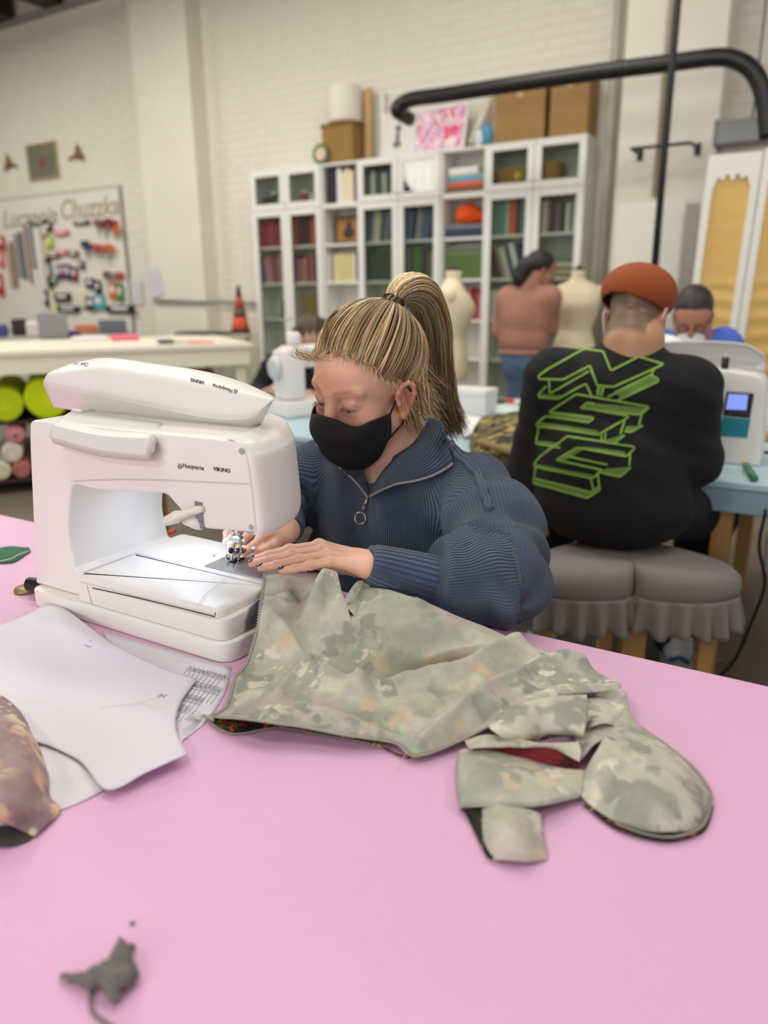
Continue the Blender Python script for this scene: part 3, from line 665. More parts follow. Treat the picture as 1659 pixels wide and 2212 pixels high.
def bvh_of(objs):
    V = []; F = []
    for o in objs:
        off = np.array(wl(o)) if o.parent else np.array(o.location); b = len(V)
        V += [tuple(np.array(v.co)+off) for v in o.data.vertices]; F += [tuple(i+b for i in p.vertices) for p in o.data.polygons]
    return BVHTree.FromPolygons(V, F)
def hit(bvh, x, y, lift=.0006):
    d = Vector(ray(x, y)).normalized(); r = bvh.ray_cast(Vector(CO), d)
    if r[0] is None: return None
    n = r[1] if r[1].dot(d) < 0 else -r[1]
    return np.array(r[0]+n*lift)
def print_text(name, txt, c, ex, ey, width, bvh, m, parent, bold=0, shear=0, lift=.0006, aspect=1, spacing=1):
    """lettering printed on a surface: c centre pixel, ex/ey pixel directions, width in pixels"""
    V, F = text_mesh(txt, 1, bold=bold, shear=shear, spacing=spacing); w = V[:, 0].max()-V[:, 0].min(); V[:, 0] -= (V[:, 0].max()+V[:, 0].min())/2; V[:, 1] -= (V[:, 1].max()+V[:, 1].min())/2; s = width/w
    ex = np.array(ex, float)/np.linalg.norm(ex); ey = np.array(ey, float)/np.linalg.norm(ey)
    P = []
    for v in V:
        q = np.array(c)+ex*v[0]*s+ey*v[1]*s*aspect; h = hit(bvh, q[0], q[1], lift)
        P.append(h if h is not None else P[-1])
    return mk(name, P, F, m, parent)
YN, YF = .712, .912
sm = thing('sewing_machine', 'large white sewing machine with its lid flipped up on the pink table', 'sewing machine', (-.9, .8, TBZ))
# C-shaped housing: tower, arm and head in one casting
outer = [(63, 960), (63, 907), (180, 919), (330, 935), (470, 949), (522, 956), (536, 1000), (546, 1075), (553, 1152), (446, 1143), (421, 1138), (358, 1067), (208, 1059), (154, 1045), (147, 1130)]
pz = XZ(outer, YN); BZ = .817; x_s = -.985
pz += [(pz[-1][0]-.004, .87), (pz[-1][0]+.004, BZ+.001), (x_s, BZ+.0005), (x_s, TBZ+.0315), (-1.113, TBZ+.0315)]
rr = [.03, .012, 0, 0, .02, .018, .02, .02, .006, .005, .005, .008, .01, .012, .02, .02, .03, 0, 0, 0]
prof = rounded(pz, rr, 5)
body = bevel_prism(prof, YN, YF, .008, 3, 'housing', M_plas, sm)
def head_taper(o):
    off = np.array(wl(o.parent))
    for v in o.data.vertices:
        x = v.co.x+off[0]; y = v.co.y+off[1]; z = v.co.z+off[2]
        if z < .9: continue
        w = min(1, max(0, (x+.80)/.13)); w = w*w*(3-2*w); q = max(0, (y-YN)/(YF-YN))
        v.co.x -= w*(.012*q+.078*q*q)
head_taper(body)
# head end cap: the rounded end of the head, further out towards the operator's left
hx = AY(536, 1000, YN)[0]
cap = [(522, 956), (536, 1000), (546, 1075), (553, 1152)]
cx = XZ(cap, YN)
rows = []
for (dx, y) in [(-.006, YN+.002), (.006, YN+.010), (.014, YN+.05), (.016, YN+.1), (.012, YN+.15), (.004, YF-.01), (-.01, YF)]:
    r_ = []
    for i, (x, z) in enumerate([(cx[0][0]-.03, cx[0][1]+.001), (cx[0][0]-.004, cx[0][1]-.004), (cx[0][0]+.004, cx[0][1]-.014), cx[1], cx[2], cx[3], (cx[3][0]-.01, cx[3][1]-.002), (cx[3][0]-.04, cx[3][1]-.001)]):
        k = 1 if 2 <= i <= 5 else (.6 if i in (1, 6) else 0)
        r_.append((x+dx*k+.002, y, z+(.002 if i < 2 else 0)))
    rows.append(r_)
G = patch(np.array(rows), 20, 24); o = MB().grid(G).build('end_cap', M_plas, sm, True); head_taper(o)
# chamfered crease under the arm (recessed lower half of the near face)
cr = [(152, 1040), (240, 1036), (347, 1037), (450, 1041), (540, 1045)]
MB().tube([AY(x, y, YN-.0002) for x, y in crom(np.array(cr, float), 30)], [.0002]+[.0011]*28+[.0002], 6).build('crease_line', mat('crease', (205, 198, 192), .5), sm, True)
# end-cap seam
MB().tube(crom(np.array([AY(x, y, YN+.06)+np.array([.012, 0, 0]) for x, y in [(545, 962), (562, 1000), (575, 1060), (578, 1118)]]), 16), .0006, 5).build('seam', M_seam, sm)
# base skirt and tray
bx0, bx1 = -1.104, -.668
sk = rounded([(bx0, TBZ), (bx1, TBZ), (bx1+.006, TBZ+.03), (bx0-.012, TBZ+.034)], [.002, .004, .004, .004])
def rbox_plan(name, plan, z0, z1, off, m, parent, seg=3, top_only=False, taper=0):
    bm = bmesh.new(); n = len(plan); c = np.mean(plan, 0)
    a = [bm.verts.new((p[0], p[1], z0)) for p in plan]; b = [bm.verts.new((p[0]+(c[0]-p[0])*taper, p[1]+(c[1]-p[1])*taper, z1)) for p in plan]
    bm.faces.new(a[::-1]); bm.faces.new(b)
    for i in range(n): bm.faces.new((a[i], a[(i+1) % n], b[(i+1) % n], b[i]))
    bmesh.ops.recalc_face_normals(bm, faces=list(bm.faces))
    es = [e for e in bm.edges if abs(e.verts[0].co.z-z1) < 1e-6 and abs(e.verts[1].co.z-z1) < 1e-6]
    if not top_only: es += [e for e in bm.edges if abs(e.verts[0].co.z-z0) < 1e-6 and abs(e.verts[1].co.z-z0) < 1e-6]
    bmesh.ops.bevel(bm, geom=es, offset=off, segments=seg, affect='EDGES', profile=.5)
    bmesh.ops.triangulate(bm, faces=[f for f in bm.faces if len(f.verts) > 4])
    bm.verts.index_update(); V = [tuple(v.co) for v in bm.verts]; F = [tuple(v.index for v in f.verts) for f in bm.faces]; bm.free()
    o = mk(name, V, F, m, parent); autosmooth(o, 40); return o
plan = rounded([(bx0, .694), (bx1, .694), (bx1+.004, .80), (bx1-.01, .93), (bx0, .93)], [.02, .03, .01, .03, .02], 5)
rbox_plan('base_skirt', plan, TBZ+.0005, TBZ+.031, .003, M_plas, sm)
# accessory tray with arched recess at its free end
tray = rounded([(x_s+.001, .699), (-.676, .699), (-.676, .812), (x_s+.001, .812)], [.002, .022, .012, .002], 5)
rbox_plan('accessory_tray', tray, TBZ+.0315, BZ-.012, .002, M_plas, sm)
lidp = rounded([(x_s+.004, .704), (-.688, .704), (-.684, .815), (x_s+.004, .815)], [.002, .016, .008, .002], 5)
rbox_plan('tray_lid', lidp, BZ-.0115, BZ+.001, .006, M_plas, sm, top_only=True)
# slot line under the tray lid
MB().tube([AY(x, y, .6985) for x, y in [(200, 1270), (300, 1292), (400, 1316), (464, 1332)]], .0009, 5).build('slot', M_seam, sm)
MB().tube([AY(x, y, .6985) for x, y in [(464, 1332), (465, 1322)]], .0006, 5).build('slot', M_seam, sm)
MB().tube([AY(x, y, .6983) for x, y in [(187, 1263), (194, 1290), (202, 1318)]], .0005, 5).build('seam', mat('soft_seam', (196, 190, 184), .5), sm)
arc = [(.74, TBZ+.033), (.742, TBZ+.05), (.752, TBZ+.064), (.768, TBZ+.070), (.81, TBZ+.070), (.81, TBZ+.033)]
MB().prism(arc, 0, -.6765, -.6735).build('free_arm_recess', M_pgrey, sm)
# bed (free arm) behind the tray
bedp = rounded([(x_s-.01, .8165), (-.69, .8165), (-.69, .93), (x_s-.01, .94)], [.002, .004, .03, .01], 5)
rbox_plan('bed', bedp, TBZ+.032, BZ, .003, M_plas, sm)
# needle plate
pl0 = AZ(440, 1223, BZ+.001); pl1 = AZ(556, 1252, BZ+.001)
npx = rounded([(pl0[0], pl0[1]), (-.703, pl0[1]), (-.703, pl0[1]+.062), (pl0[0], pl0[1]+.062)], .004)
rbox_plan('needle_plate', npx, BZ+.0005, BZ+.002, .0004, M_plate, sm, 1)
ndl = AZ(513, 1196, BZ+.012); NX, NY = ndl[0], ndl[1]
mb = MB()
for k in range(6): mb.box((NX-.004+k*.0022, NY-.018, BZ+.002), (NX-.003+k*.0022, NY+.01, BZ+.0026))
mb.build('feed_dog_slots', M_ink, sm)
for dx, dy in ((-.05, .008), (-.045, .04), (.03, .008)): MB().lathe([(.003, 0), (.0025, .0006)], (NX+dx, NY+dy-.012, BZ+.0021), 10).build('plate_screw', M_chrome, sm)
mb = MB()
for k in range(5): mb.box((NX-.03+k*.006, NY-.012, BZ+.0021), (NX-.0298+k*.006+.0006, NY-.004+.002*(k % 2), BZ+.0022))
mb.build('guide_marks', M_ink, sm)
# needle bar, presser bar, clamp, ankle, foot
hz = AY(500, 1150, NY)[2]
MB().tube([(NX-.012, NY+.004, hz+.02), (NX-.012, NY+.004, BZ+.03)], .0042, 12).build('presser_bar', M_chrome, sm, True)
MB().tube([(NX+.004, NY, hz+.02), (NX+.004, NY, hz-.008)], .0035, 12).build('needle_bar', M_chrome, sm, True)
MB().box((NX-.004, NY-.006, hz-.016), (NX+.012, NY+.006, hz-.004), .002).build('needle_clamp', M_chrome, sm)
MB().tube([(NX+.012, NY-.001, hz-.01), (NX+.022, NY-.001, hz-.01)], .0035, 10).build('clamp_screw', M_chrome, sm, True)
MB().tube([(NX+.004, NY, hz-.012), (NX+.004, NY, BZ+.006)], [.0011, .0006], 8).build('needle', M_chrome, sm, True)
mb = MB().box((NX+.012, NY-.004, hz-.022), (NX+.04, NY+.004, hz-.018), .0018); mb.build('threader_tip', mat('threader_white', (214, 236, 232), .3, sss=0), sm, True)
MB().box((NX-.018, NY-.007, BZ+.009), (NX-.004, NY+.007, BZ+.032), .002).build('presser_ankle', M_plas2, sm)
MB().box((NX-.028, NY-.006, BZ+.024), (NX-.0185, NY+.006, BZ+.034), .002).build('thumb_tab', M_plas2, sm)
MB().tube([(NX-.008, NY-.006, BZ+.02), (NX-.002, NY-.013, BZ+.02)], .0042, 12).build('black_button', mat('gloss_black', (18, 18, 20), .25), sm, True)
mb = MB().box((NX-.016, NY-.008, BZ+.0055), (NX+.01, NY+.012, BZ+.0075), .0008)
for s_ in (-.008, .004): mb.tube([(NX+s_, NY-.006, BZ+.0066), (NX+s_, NY-.016, BZ+.0066), (NX+s_+.001, NY-.021, BZ+.011), (NX+s_+.002, NY-.019, BZ+.016)], .0024, 8)
mb.build('presser_foot', M_chrome, sm, True)
MB().box((NX-.01, NY-.004, BZ+.003), (NX+.004, NY+.006, BZ+.0095), .001).build('foot_block', mat('clear_white', (236, 240, 240), .2), sm)
# presser lifter lever
L = [AY(x, y, YN-.004) for x, y in [(376, 1118), (392, 1112), (410, 1106), (424, 1102), (434, 1100)]]
L[0] += np.array([0, -.012, 0]); L[1] += np.array([0, -.010, 0]); L[2] += np.array([0, -.006, 0])
V, F = SDF().chain(L, [.006, .0075, .0055, .005, .005], .004).cone(L[0]+np.array([-.002, 0, -.003]), L[1]+np.array([0, 0, -.003]), .006, .006, .004).mesh(.0018)
mkf('lifter_lever', V, F, M_plas2, sm)
a = AY(424, 1092, YN-.0006); b = AY(437, 1118, YN-.0006)
MB().box((a[0]-.003, YN-.0007, b[2]-.012), (b[0]+.002, YN+.001, a[2]+.006)).build('lever_slot', M_pgrey, sm)
V, F = SDF().chain([AY(405, 1122, YN+.004), AY(425, 1128, YN+.004), AY(434, 1136, YN+.004)], [.009, .009, .006], .006).mesh(.003); mkf('thread_cutter', V, F, M_plas, sm)
MB().box((AY(432, 1128, YN)[0], YN-.002, AY(432, 1142, YN)[2]), (AY(441, 1128, YN)[0], YN+.003, AY(441, 1126, YN)[2]), .001).build('cutter_blade', M_pgrey, sm)
# screw holes
for x, y, r in ((521, 975, .0045), (542, 1139, .0042)):
    p = AY(x, y, YN-.0004); MB().lathe([(r, 0), (r*.96, .0012)], (0, 0, 0), 20, frame(p+np.array([0, .0012, 0]), (1, 0, 0), (0, 0, 1), (0, -1, 0))).build('screw_hole', mat('hole_grey', (168, 164, 158), .4), sm)
MB().ball(AY(583, 1127, YN+.07)+np.array([.012, 0, 0]), (.0022, .003, .0025), 8, 6).build('side_screw', M_chrome, sm, True)
# carrying handle on the top rear
rows = [[(158, 903), (250, 915), (352, 929)], [(142, 913), (240, 927), (348, 942)], [(121, 931), (225, 952), (336, 960)], [(121, 937), (225, 963), (334, 974)], [(125, 944), (225, 972), (329, 981)]]
Ys = [.775, .745, .7, .698, .706]
net = [[AY(x, y, Y) for x, y in r] for r, Y in zip(rows, Ys)]
net = [[n+np.array([0, 0, .0]) for n in net[0]]]+net
net[0] = [np.array([n[0], YN+.07, n[2]-.012]) for n in net[1]]
V = np.array([crom(np.array(r), 20) for r in net[1:]]); o = MB().grid(V).build('carry_handle', mat('machine_handle', (222, 219, 212), .42), sm, True); autosmooth(o, 25)
sd = o.modifiers.new('solid', 'SOLIDIFY'); sd.thickness = .012; sd.offset = -1
MB().add([AY(x, y, Y)+np.array([0, -.0012, .0016]) for x, y, Y in [(182, 914, .752), (333, 935, .752), (327, 941, .738), (184, 920, .738)]], [(0, 1, 2, 3)]).build('handle_inlay', mat('inlay', (238, 235, 229), .4), sm)
# hinged lid, standing open
rows = [[(116, 880), (200, 893), (330, 910), (450, 926), (535, 936), (558, 930)],
        [(94, 832), (200, 853), (330, 880), (450, 903), (540, 903), (588, 868)],
        [(95, 822), (205, 838), (330, 862), (450, 884), (543, 886), (590, 863)],
        [(105, 806), (212, 800), (332, 818), (448, 840), (540, 852), (591, 859)],
        [(140, 790), (222, 776), (335, 789), (445, 806), (530, 830), (591, 856)],
        [(150, 786), (226, 773), (337, 786), (446, 803), (528, 827), (589, 855)]]
Ys = [.83, .79, .785, .792, .82, .85]
net = np.array([[AY(x, y, Y) for x, y in r] for r, Y in zip(rows, Ys)])
G0 = patch(net[1:], 26, 40); r0 = crom(net[0], 40); G = np.concatenate([np.array([r0+(G0[0]-r0)*f for f in (0, .05, .5, .97)]), G0]); lid = MB().grid(G).build('flip_lid', M_plas, sm, True); autosmooth(lid, 18)
sd = lid.modifiers.new('solid', 'SOLIDIFY'); sd.thickness = .003; sd.offset = -1
for x, y in ((168, 893), (470, 938)):
    p = AY(x, y, .80); MB().box((p[0]-.012, .795, p[2]-.008), (p[0]+.012, .825, p[2]+.008), .003).build('hinge', M_plas, sm)
# lettering
bv = bvh_of([body]); bl = bvh_of([lid])
ex = np.array([1, .135]); ey = np.array([.04, -1])
print_text('brand_lettering', 'Husqvarna', (418, 1009.5), ex, ey, 46, bv, M_ink, sm, bold=.012, aspect=1.25)
print_text('brand_lettering', 'VIKING', (479, 1014.5), ex, ey, 38, bv, M_ink, sm, bold=.03)
print_text('brand_lettering', 'Husqvarna', (481, 838), (-1, -.3), (-.22, 1), 44, bl, M_ink, sm, bold=.012, aspect=1.15)
print_text('brand_lettering', 'VIKING', (427, 824), (-1, -.22), (-.16, 1), 31, bl, M_ink, sm, bold=.03)
print_text('model_lettering', 'Opal', (182, 787), (-1, -.08), (-.1, 1), 17, bl, M_ink, sm, shear=.35, aspect=1.3)
print_text('model_lettering', '670', (164, 786), (-1, -.08), (-.1, 1), 8, bl, M_ink, sm, shear=.2)
def crest(c, ex, ey, s, bvh):
    """crowned H emblem"""
    ex = np.array(ex, float)/np.linalg.norm(ex); ey = np.array(ey, float)/np.linalg.norm(ey); m = MB()
    def ribbon(pts, w):
        pts = np.array(pts, float); T = np.gradient(pts, axis=0); T /= np.linalg.norm(T, axis=1)[:, None]+1e-9; Nn = np.c_[-T[:, 1], T[:, 0]]
        rows = []
        for sgn in (-1, 1):
            r_ = []
            for p in pts+Nn*w*sgn/2:
                q = np.array(c)+ex*p[0]*s+ey*p[1]*s; r_.append(hit(bvh, q[0], q[1]))
            rows.append(r_)
        if all(v is not None for r_ in rows for v in r_): m.grid(np.array(rows))
    an = np.linspace(math.radians(130), math.radians(410), 18); ribbon([(math.cos(a)*.8, math.sin(a)*.8-.25) for a in an], .22)
    ribbon([(-.3, -.65), (-.3, -.2), (-.3, .2)], .2); ribbon([(.3, -.65), (.3, -.2), (.3, .2)], .2); ribbon([(-.3, -.22), (0, -.22), (.3, -.22)], .18)
    ribbon([(-.6, .55), (-.75, 1.05)], .16); ribbon([(0, .6), (0, 1.2)], .18); ribbon([(.6, .55), (.75, 1.05)], .16); ribbon([(-.6, .52), (0, .62), (.6, .52)], .16)
    m.build('brand_emblem', M_ink, sm)
crest((389, 1007), ex, ey, 5.2, bv); crest((509, 846), (-1, -.3), (-.22, 1), 4.6, bl)
# built-in lamp under the arm
ll = bpy.data.lights.new('machine_lamp', 'AREA'); ll.shape = 'RECTANGLE'; ll.size = .1; ll.size_y = .04; ll.energy = .26; ll.color = (.62, .79, 1)
lo = bpy.data.objects.new('machine_lamp', ll); lo.location = (-.80-sm.location.x-.07, .83-sm.location.y, .948-sm.location.z); link(lo, sm)
MB().box((-.93, .80, .9585), (-.81, .86, .962), .001).build('lamp_lens', mat('lamp_lens', (235, 242, 255), .3), sm)
# power plug at the tower foot and a small brass disc beside it
t = thing('power_plug', 'black plug with an olive brass disc beside the tower of the large machine', 'plug', (-1.17, .80, TBZ))
p = AZ(66, 1262, TBZ+.02); MB().tube([p+np.array([.05, .01, 0]), p+np.array([-.004, 0, 0])], .012, 12).build('plug_body', M_blk, t, True)
p = AZ(56, 1268, TBZ+.008); MB().lathe([(.019, 0), (.021, .003), (.019, .007)], (p[0], p[1], TBZ+.0005), 24).build('brass_disc', mat('olive_brass', (148, 128, 78), .4, .4), t, True)
# ================================================================== THE WOMAN AT THE MACHINE
HC = np.array([-.7208, 1.1557, 1.0662])
HM = np.array([[-.9841, -.162, .0726], [.1327, -.9429, -.3056], [.118, -.2911, .9494]])
def hl(p): return HC+HM @ np.array(p, float)
def to_local(P): return (np.asarray(P)-HC) @ HM
def sag(x, y, off=0): return APL(x, y, hl((off, 0, 0)), HM[:, 0])
def skinmat(name, base, rough=.45):
    m = bpy.data.materials.new(name); m.use_nodes = True; nt = m.node_tree; b = nt.nodes['Principled BSDF']
    a = nt.nodes.new('ShaderNodeAttribute'); a.attribute_name = 'tint'
    tc = nt.nodes.new('ShaderNodeTexCoord'); n = nt.nodes.new('ShaderNodeTexNoise'); n.inputs['Scale'].default_value = 55; n.inputs['Detail'].default_value = 5
    nt.links.new(tc.outputs['Object'], n.inputs['Vector'])
    mx = nt.nodes.new('ShaderNodeMix'); mx.data_type = 'RGBA'; mx.blend_type = 'MULTIPLY'; mx.inputs[0].default_value = .22
    nt.links.new(a.outputs['Color'], mx.inputs[6]); nt.links.new(n.outputs[1], mx.inputs[7]); nt.links.new(mx.outputs[2], b.inputs['Base Color'])
    b.inputs['Roughness'].default_value = rough; b.inputs['Subsurface Weight'].default_value = .18; b.inputs['Subsurface Radius'].default_value = (.006, .002, .001); b.inputs['Subsurface Scale'].default_value = .8
    n2 = nt.nodes.new('ShaderNodeTexNoise'); n2.inputs['Scale'].default_value = 700; bp = nt.nodes.new('ShaderNodeBump'); bp.inputs['Strength'].default_value = .12; bp.inputs['Distance'].default_value = .001
    nt.links.new(tc.outputs['Object'], n2.inputs['Vector']); nt.links.new(n2.outputs[0], bp.inputs['Height']); nt.links.new(bp.outputs[0], b.inputs['Normal'])
    return m
M_skin = skinmat('skin', None)
def head_sdf(s, hl, HM, scale=1.0, ears=True, detail=True):
    q = lambda p: hl(np.array(p)*scale); S = scale
    E = lambda c, r, k=.015, sub=False, R=None: s.ell(q(c), np.array(r)*S, HM if R is None else HM @ R, k, sub)
    C = lambda a, b, ra, rb, k=.012, sub=False: s.cone(q(a), q(b), ra*S, rb*S, k, sub)
    E((0, -.012, .05), (.074, .094, .082)); E((0, .035, .045), (.065, .057, .062), .03)
    E((0, .04, -.035), (.058, .05, .07), .03); E((0, .078, -.092), (.02, .018, .018), .03)
    for d in (-1, 1):
        C((d*.054, .005, -.04), (d*.02, .068, -.09), .019, .017, .03)
        E((d*.04, .06, -.016), (.024, .022, .026), .025)
    if detail:
        for d in (-1, 1):
            E((d*.033, .1, .020), (.019, .013, .0125), .014, True)
            C((d*.014, .093, .042), (d*.05, .074, .043), .006, .006, .014)
            E((d*.032, .0745, .0205), (.0185, .0165, .0145), .004)
            E((d*.032, .0835, .0275), (.016, .006, .006), .005)        # upper lid fold
            E((d*.032, .0912, .0112), (.0140, .0075, .0038), .0022, True)  # narrow open slit
            E((d*.032, .083, .0045), (.013, .006, .0045), .006)
    C((0, .091, .034), (0, .108, -.018), .0085, .0115, .012)
    for d in (-1, 1): E((d*.012, .1, -.024), (.008, .01, .008), .008)
    if ears:
        for d in (-1, 1):
            e = lambda y, z, o: (d*(.071+o), y, z)
            E(e(-.010, 0, .004), (.006, .016, .028), .008)
            hel = [(.006, .006, .004), (.006, .02, .008), (-.002, .031, .012), (-.014, .033, .016), (-.024, .024, .018), (-.026, .008, .018), (-.021, -.008, .014), (-.012, -.02, .01), (-.004, -.028, .008)]
            for i in range(len(hel)-1): C(e(*hel[i]), e(*hel[i+1]), .0042, .0042, .003)
            E(e(-.006, -.028, .007), (.005, .008, .009), .006)
            anti = [(-.010, .022, .011), (-.017, .01, .013), (-.016, -.004, .011), (-.008, -.014, .009)]
            for i in range(len(anti)-1): C(e(*anti[i]), e(*anti[i+1]), .0034, .0034, .003)
            E(e(-.003, -.002, .013), (.006, .007, .009), .005, True)
            E(e(.006, -.002, .008), (.004, .005, .006), .004)
# joints
NB = np.array([-.705, 1.245, .945])
SL = np.array([-.530, 1.225, .882]); SR = np.array([-.885, 1.215, .880])
EL = AY(1082, 1252, 1.03); WL = AY(808, 1222, .895); EM = AY(945, 1262, .965)
ER = np.array([-.955, 1.115, .835]); WR = AY(618, 1146, .965)
fingersL = [[(690, 1180, .898), (625, 1188, .882), (580, 1199, .868), (548, 1208, .858)], [(700, 1189, .880), (632, 1198, .863), (580, 1210, .849), (545, 1217, .841)], [(708, 1200, .862), (645, 1210, .846), (597, 1220, .835), (564, 1226, .829)], [(713, 1213, .846), (672, 1221, .833), (637, 1228, .826), (609, 1233, .821)]]
fingersR = [[(588, 1152, .935), (563, 1165, .905), (542, 1183, .88), (528, 1195, .864)], [(572, 1143, .935), (540, 1152, .905), (521, 1174, .882), (514, 1192, .868)], [(558, 1138, .938), (515, 1142, .915), (499, 1165, .895), (497, 1184, .885)], [(548, 1137, .945), (505, 1138, .925), (490, 1152, .91), (488, 1168, .9)]]
FL = [[AY(*p) for p in f] for f in fingersL]; FR = [[AY(*p) for p in f] for f in fingersR]
TL = [AY(772, 1228, .893), AY(735, 1226, .905), AY(695, 1220, .905), AY(660, 1212, .898)]
TR = [AY(606, 1163, .95), AY(590, 1179, .92), AY(574, 1187, .9), AY(562, 1191, .888)]
s = SDF()
head_sdf(s, hl, HM)
# neck, torso, arms, hands
s.cone(hl((0, -.03, -.03)), NB, .05, .055, .03); s.cone(NB, NB+np.array([0, .01, -.06]), .06, .08, .04)
s.ell((-.705, 1.225, .86), (.13, .085, .11), k=.05); s.ell((-.70, 1.255, .70), (.135, .1, .16), k=.05); s.ell((-.70, 1.31, .53), (.16, .13, .11), k=.05)
s.chain([NB+np.array([.03, 0, -.03]), SL], [.05, .05], .03); s.chain([NB+np.array([-.03, 0, -.03]), SR], [.05, .05], .03)
s.chain([SL, EL, EM, WL], [.045, .036, .025, .0205], .008); s.chain([SR, ER, (ER+WR)/2, WR], [.045, .036, .033, .024], .02)
# clavicles / throat
s.cone(NB+np.array([.012, -.062, -.035]), NB+np.array([.11, -.04, -.02]), .008, .008, .02); s.cone(NB+np.array([-.012, -.062, -.035]), NB+np.array([-.11, -.04, -.02]), .008, .008, .02)
def hand_sdf(s, W, Fs, T, fr, wr, back):
    K = [f[0] for f in Fs]; mid = np.mean(K, 0)
    for i, k_ in enumerate(K):
        root = W+(mid-W)*.22+(k_-mid)*.55
        s.cone(root, k_, wr*.62, .0108-.0008*i, .014)
        s.cone(W, root, wr*.9, wr*.68, .005)
    for i, f in enumerate(Fs):
        r = np.array([.0098, .0090, .0081, .0070])*(1, 1.02, .96, .84)[i]*fr
        for j in range(3): s.cone(f[j], f[j+1], r[j], r[j+1], .004)
        s.ell(f[1]+back*.0012, r[1]*1.06, None, .004); s.ell(f[0]+back*.002, r[0]*1.12, None, .006)
    s.cone(W+(T[0]-W)*.5, T[0], wr*.6, .0125, .012)
    for j, (a, b) in enumerate(((.0135, .0112), (.0112, .0100), (.0100, .0085))): s.cone(T[j], T[j+1], a*fr, b*fr, .005)
UP = np.array([0, 0, 1.])
hand_sdf(s, WL, FL, TL, .92, .0225, UP); hand_sdf(s, WR, FR, TR, .92, .0225, UP)
# hips and legs (under the table)
KL = np.array([-.56, .93, .5]); KR = np.array([-.86, .94, .5])
for d, K in ((1, KL), (-1, KR)):
    s.chain([(-.70+.09*d, 1.31, .53), K, (K[0], .97, .1)], [.085, .055, .04], .03); s.cone((K[0], .98, .06), (K[0], .86, .035), .04, .03, .03)
def axis_coords(segs):
    out = []
    for a, b, st in segs: out.append(np.arange(a, b-1e-9, st))
    out.append([segs[-1][1]]); return np.concatenate(out)
xs = axis_coords([(-1.05, -.86, .007), (-.86, -.50, .0019), (-.50, -.33, .006)])
ys = axis_coords([(.78, .81, .004), (.81, 1.28, .0019), (1.28, 1.5, .008)])
zs = axis_coords([(0.0, .80, .01), (.80, .91, .0018), (.91, .955, .003), (.955, 1.215, .0018)])
BV, BF = s.mesh(coords=[xs, ys, zs]); BV = laplace(BV, BF, 1, .5)
lady = thing('person', 'woman with a blond ponytail, black mask and blue ribbed sweater sewing at the machine', 'person', (-.70, 1.2, 0))
lb = mkf('body', BV, BF, M_skin, lady)
loc = to_local(BV); x_, y_, z_ = loc.T; inhead = (np.abs(loc) < .16).all(1) & (z_ > -.13)
tint = np.tile(np.array(rgb(242, 190, 162)[:3]), (len(BV), 1))
def blend(c, w): 
    global tint
    tint = tint*(1-w[:, None])+np.array(rgb(*c)[:3])*w[:, None]
def blob(c, r): return np.exp(-(((loc-np.array(c))/np.array(r))**2).sum(1))*inhead
blend((214, 140, 122), .55*np.clip(blob((0, .09, .055), (.06, .05, .035)), 0, 1))
blend((214, 130, 114), .5*np.clip(blob((-.05, .06, -.015), (.03, .03, .025))+blob((.05, .06, -.015), (.03, .03, .025)), 0, 1))
blend((204, 108, 92), .75*np.clip(blob((-.085, -.01, .0), (.014, .03, .04))+blob((.085, -.01, 0), (.014, .03, .04)), 0, 1))
for d in (-1, 1):
    br = np.exp(-((z_-(.0435+.004*np.sin(np.clip((np.abs(x_)-.01)/.045, 0, 1)*2.6)-.05*np.maximum(0, np.abs(x_)-.04)))/.0045)**2)*np.clip((x_*d-.010)/.008, 0, 1)*np.clip((.056-x_*d)/.016, 0, 1)*(y_ > .05)
    blend((158, 104, 76), .62*br*inhead)
    blend((214, 164, 158), .5*np.clip(blob((d*.032, .088, .022), (.014, .01, .006)), 0, 1))
    blend((200, 132, 120), .4*np.clip(blob((d*.032, .088, .008), (.013, .01, .004)), 0, 1))
hands = (BV[:, 2] < .905) & (BV[:, 1] < .97); fd = np.min([np.linalg.norm(BV-f[3], axis=1) for f in FL+FR], 0)
blend((222, 136, 124), np.where(hands, .55*np.clip(1-fd/.035, 0, 1), 0))
attr_color(lb, 'tint', tint)
# eyes
M_eyew = mat('eye_white', (222, 208, 202), .25); M_iris = mat('iris', (74, 82, 84), .2)
for d in (-1, 1):
    c = np.array([d*.032, .0755, .0165]); mb = MB().ball(hl(c), .0128, 16, 12); e = mb.build('eye', M_eyew, lady, True)
    g = hl(c+np.array([0, .0082, -.0066])); MB().ball(g, (.0056, .0056, .0056), 12, 8).build('iris', M_iris, e, True)
    L = crom(np.array([hl(p) for p in [(d*.0185, .0885, .0142), (d*.025, .0925, .0146), (d*.032, .0934, .0144), (d*.039, .0915, .0138), (d*.0465, .0855, .0126)]]), 14)
    mb = MB().tube(L, .00055, 5)
    for i in range(14): mb.tube([L[i], L[i]+HM @ np.array([d*.0008*(i-6)*.25, .005, -.0036]), L[i]+HM @ np.array([d*.0012*(i-6)*.25, .0095, -.0052])], [.0004, .0003, .0001], 4)
    mb.build('eyelashes', mat('lash', (66, 46, 36), .6), lady)
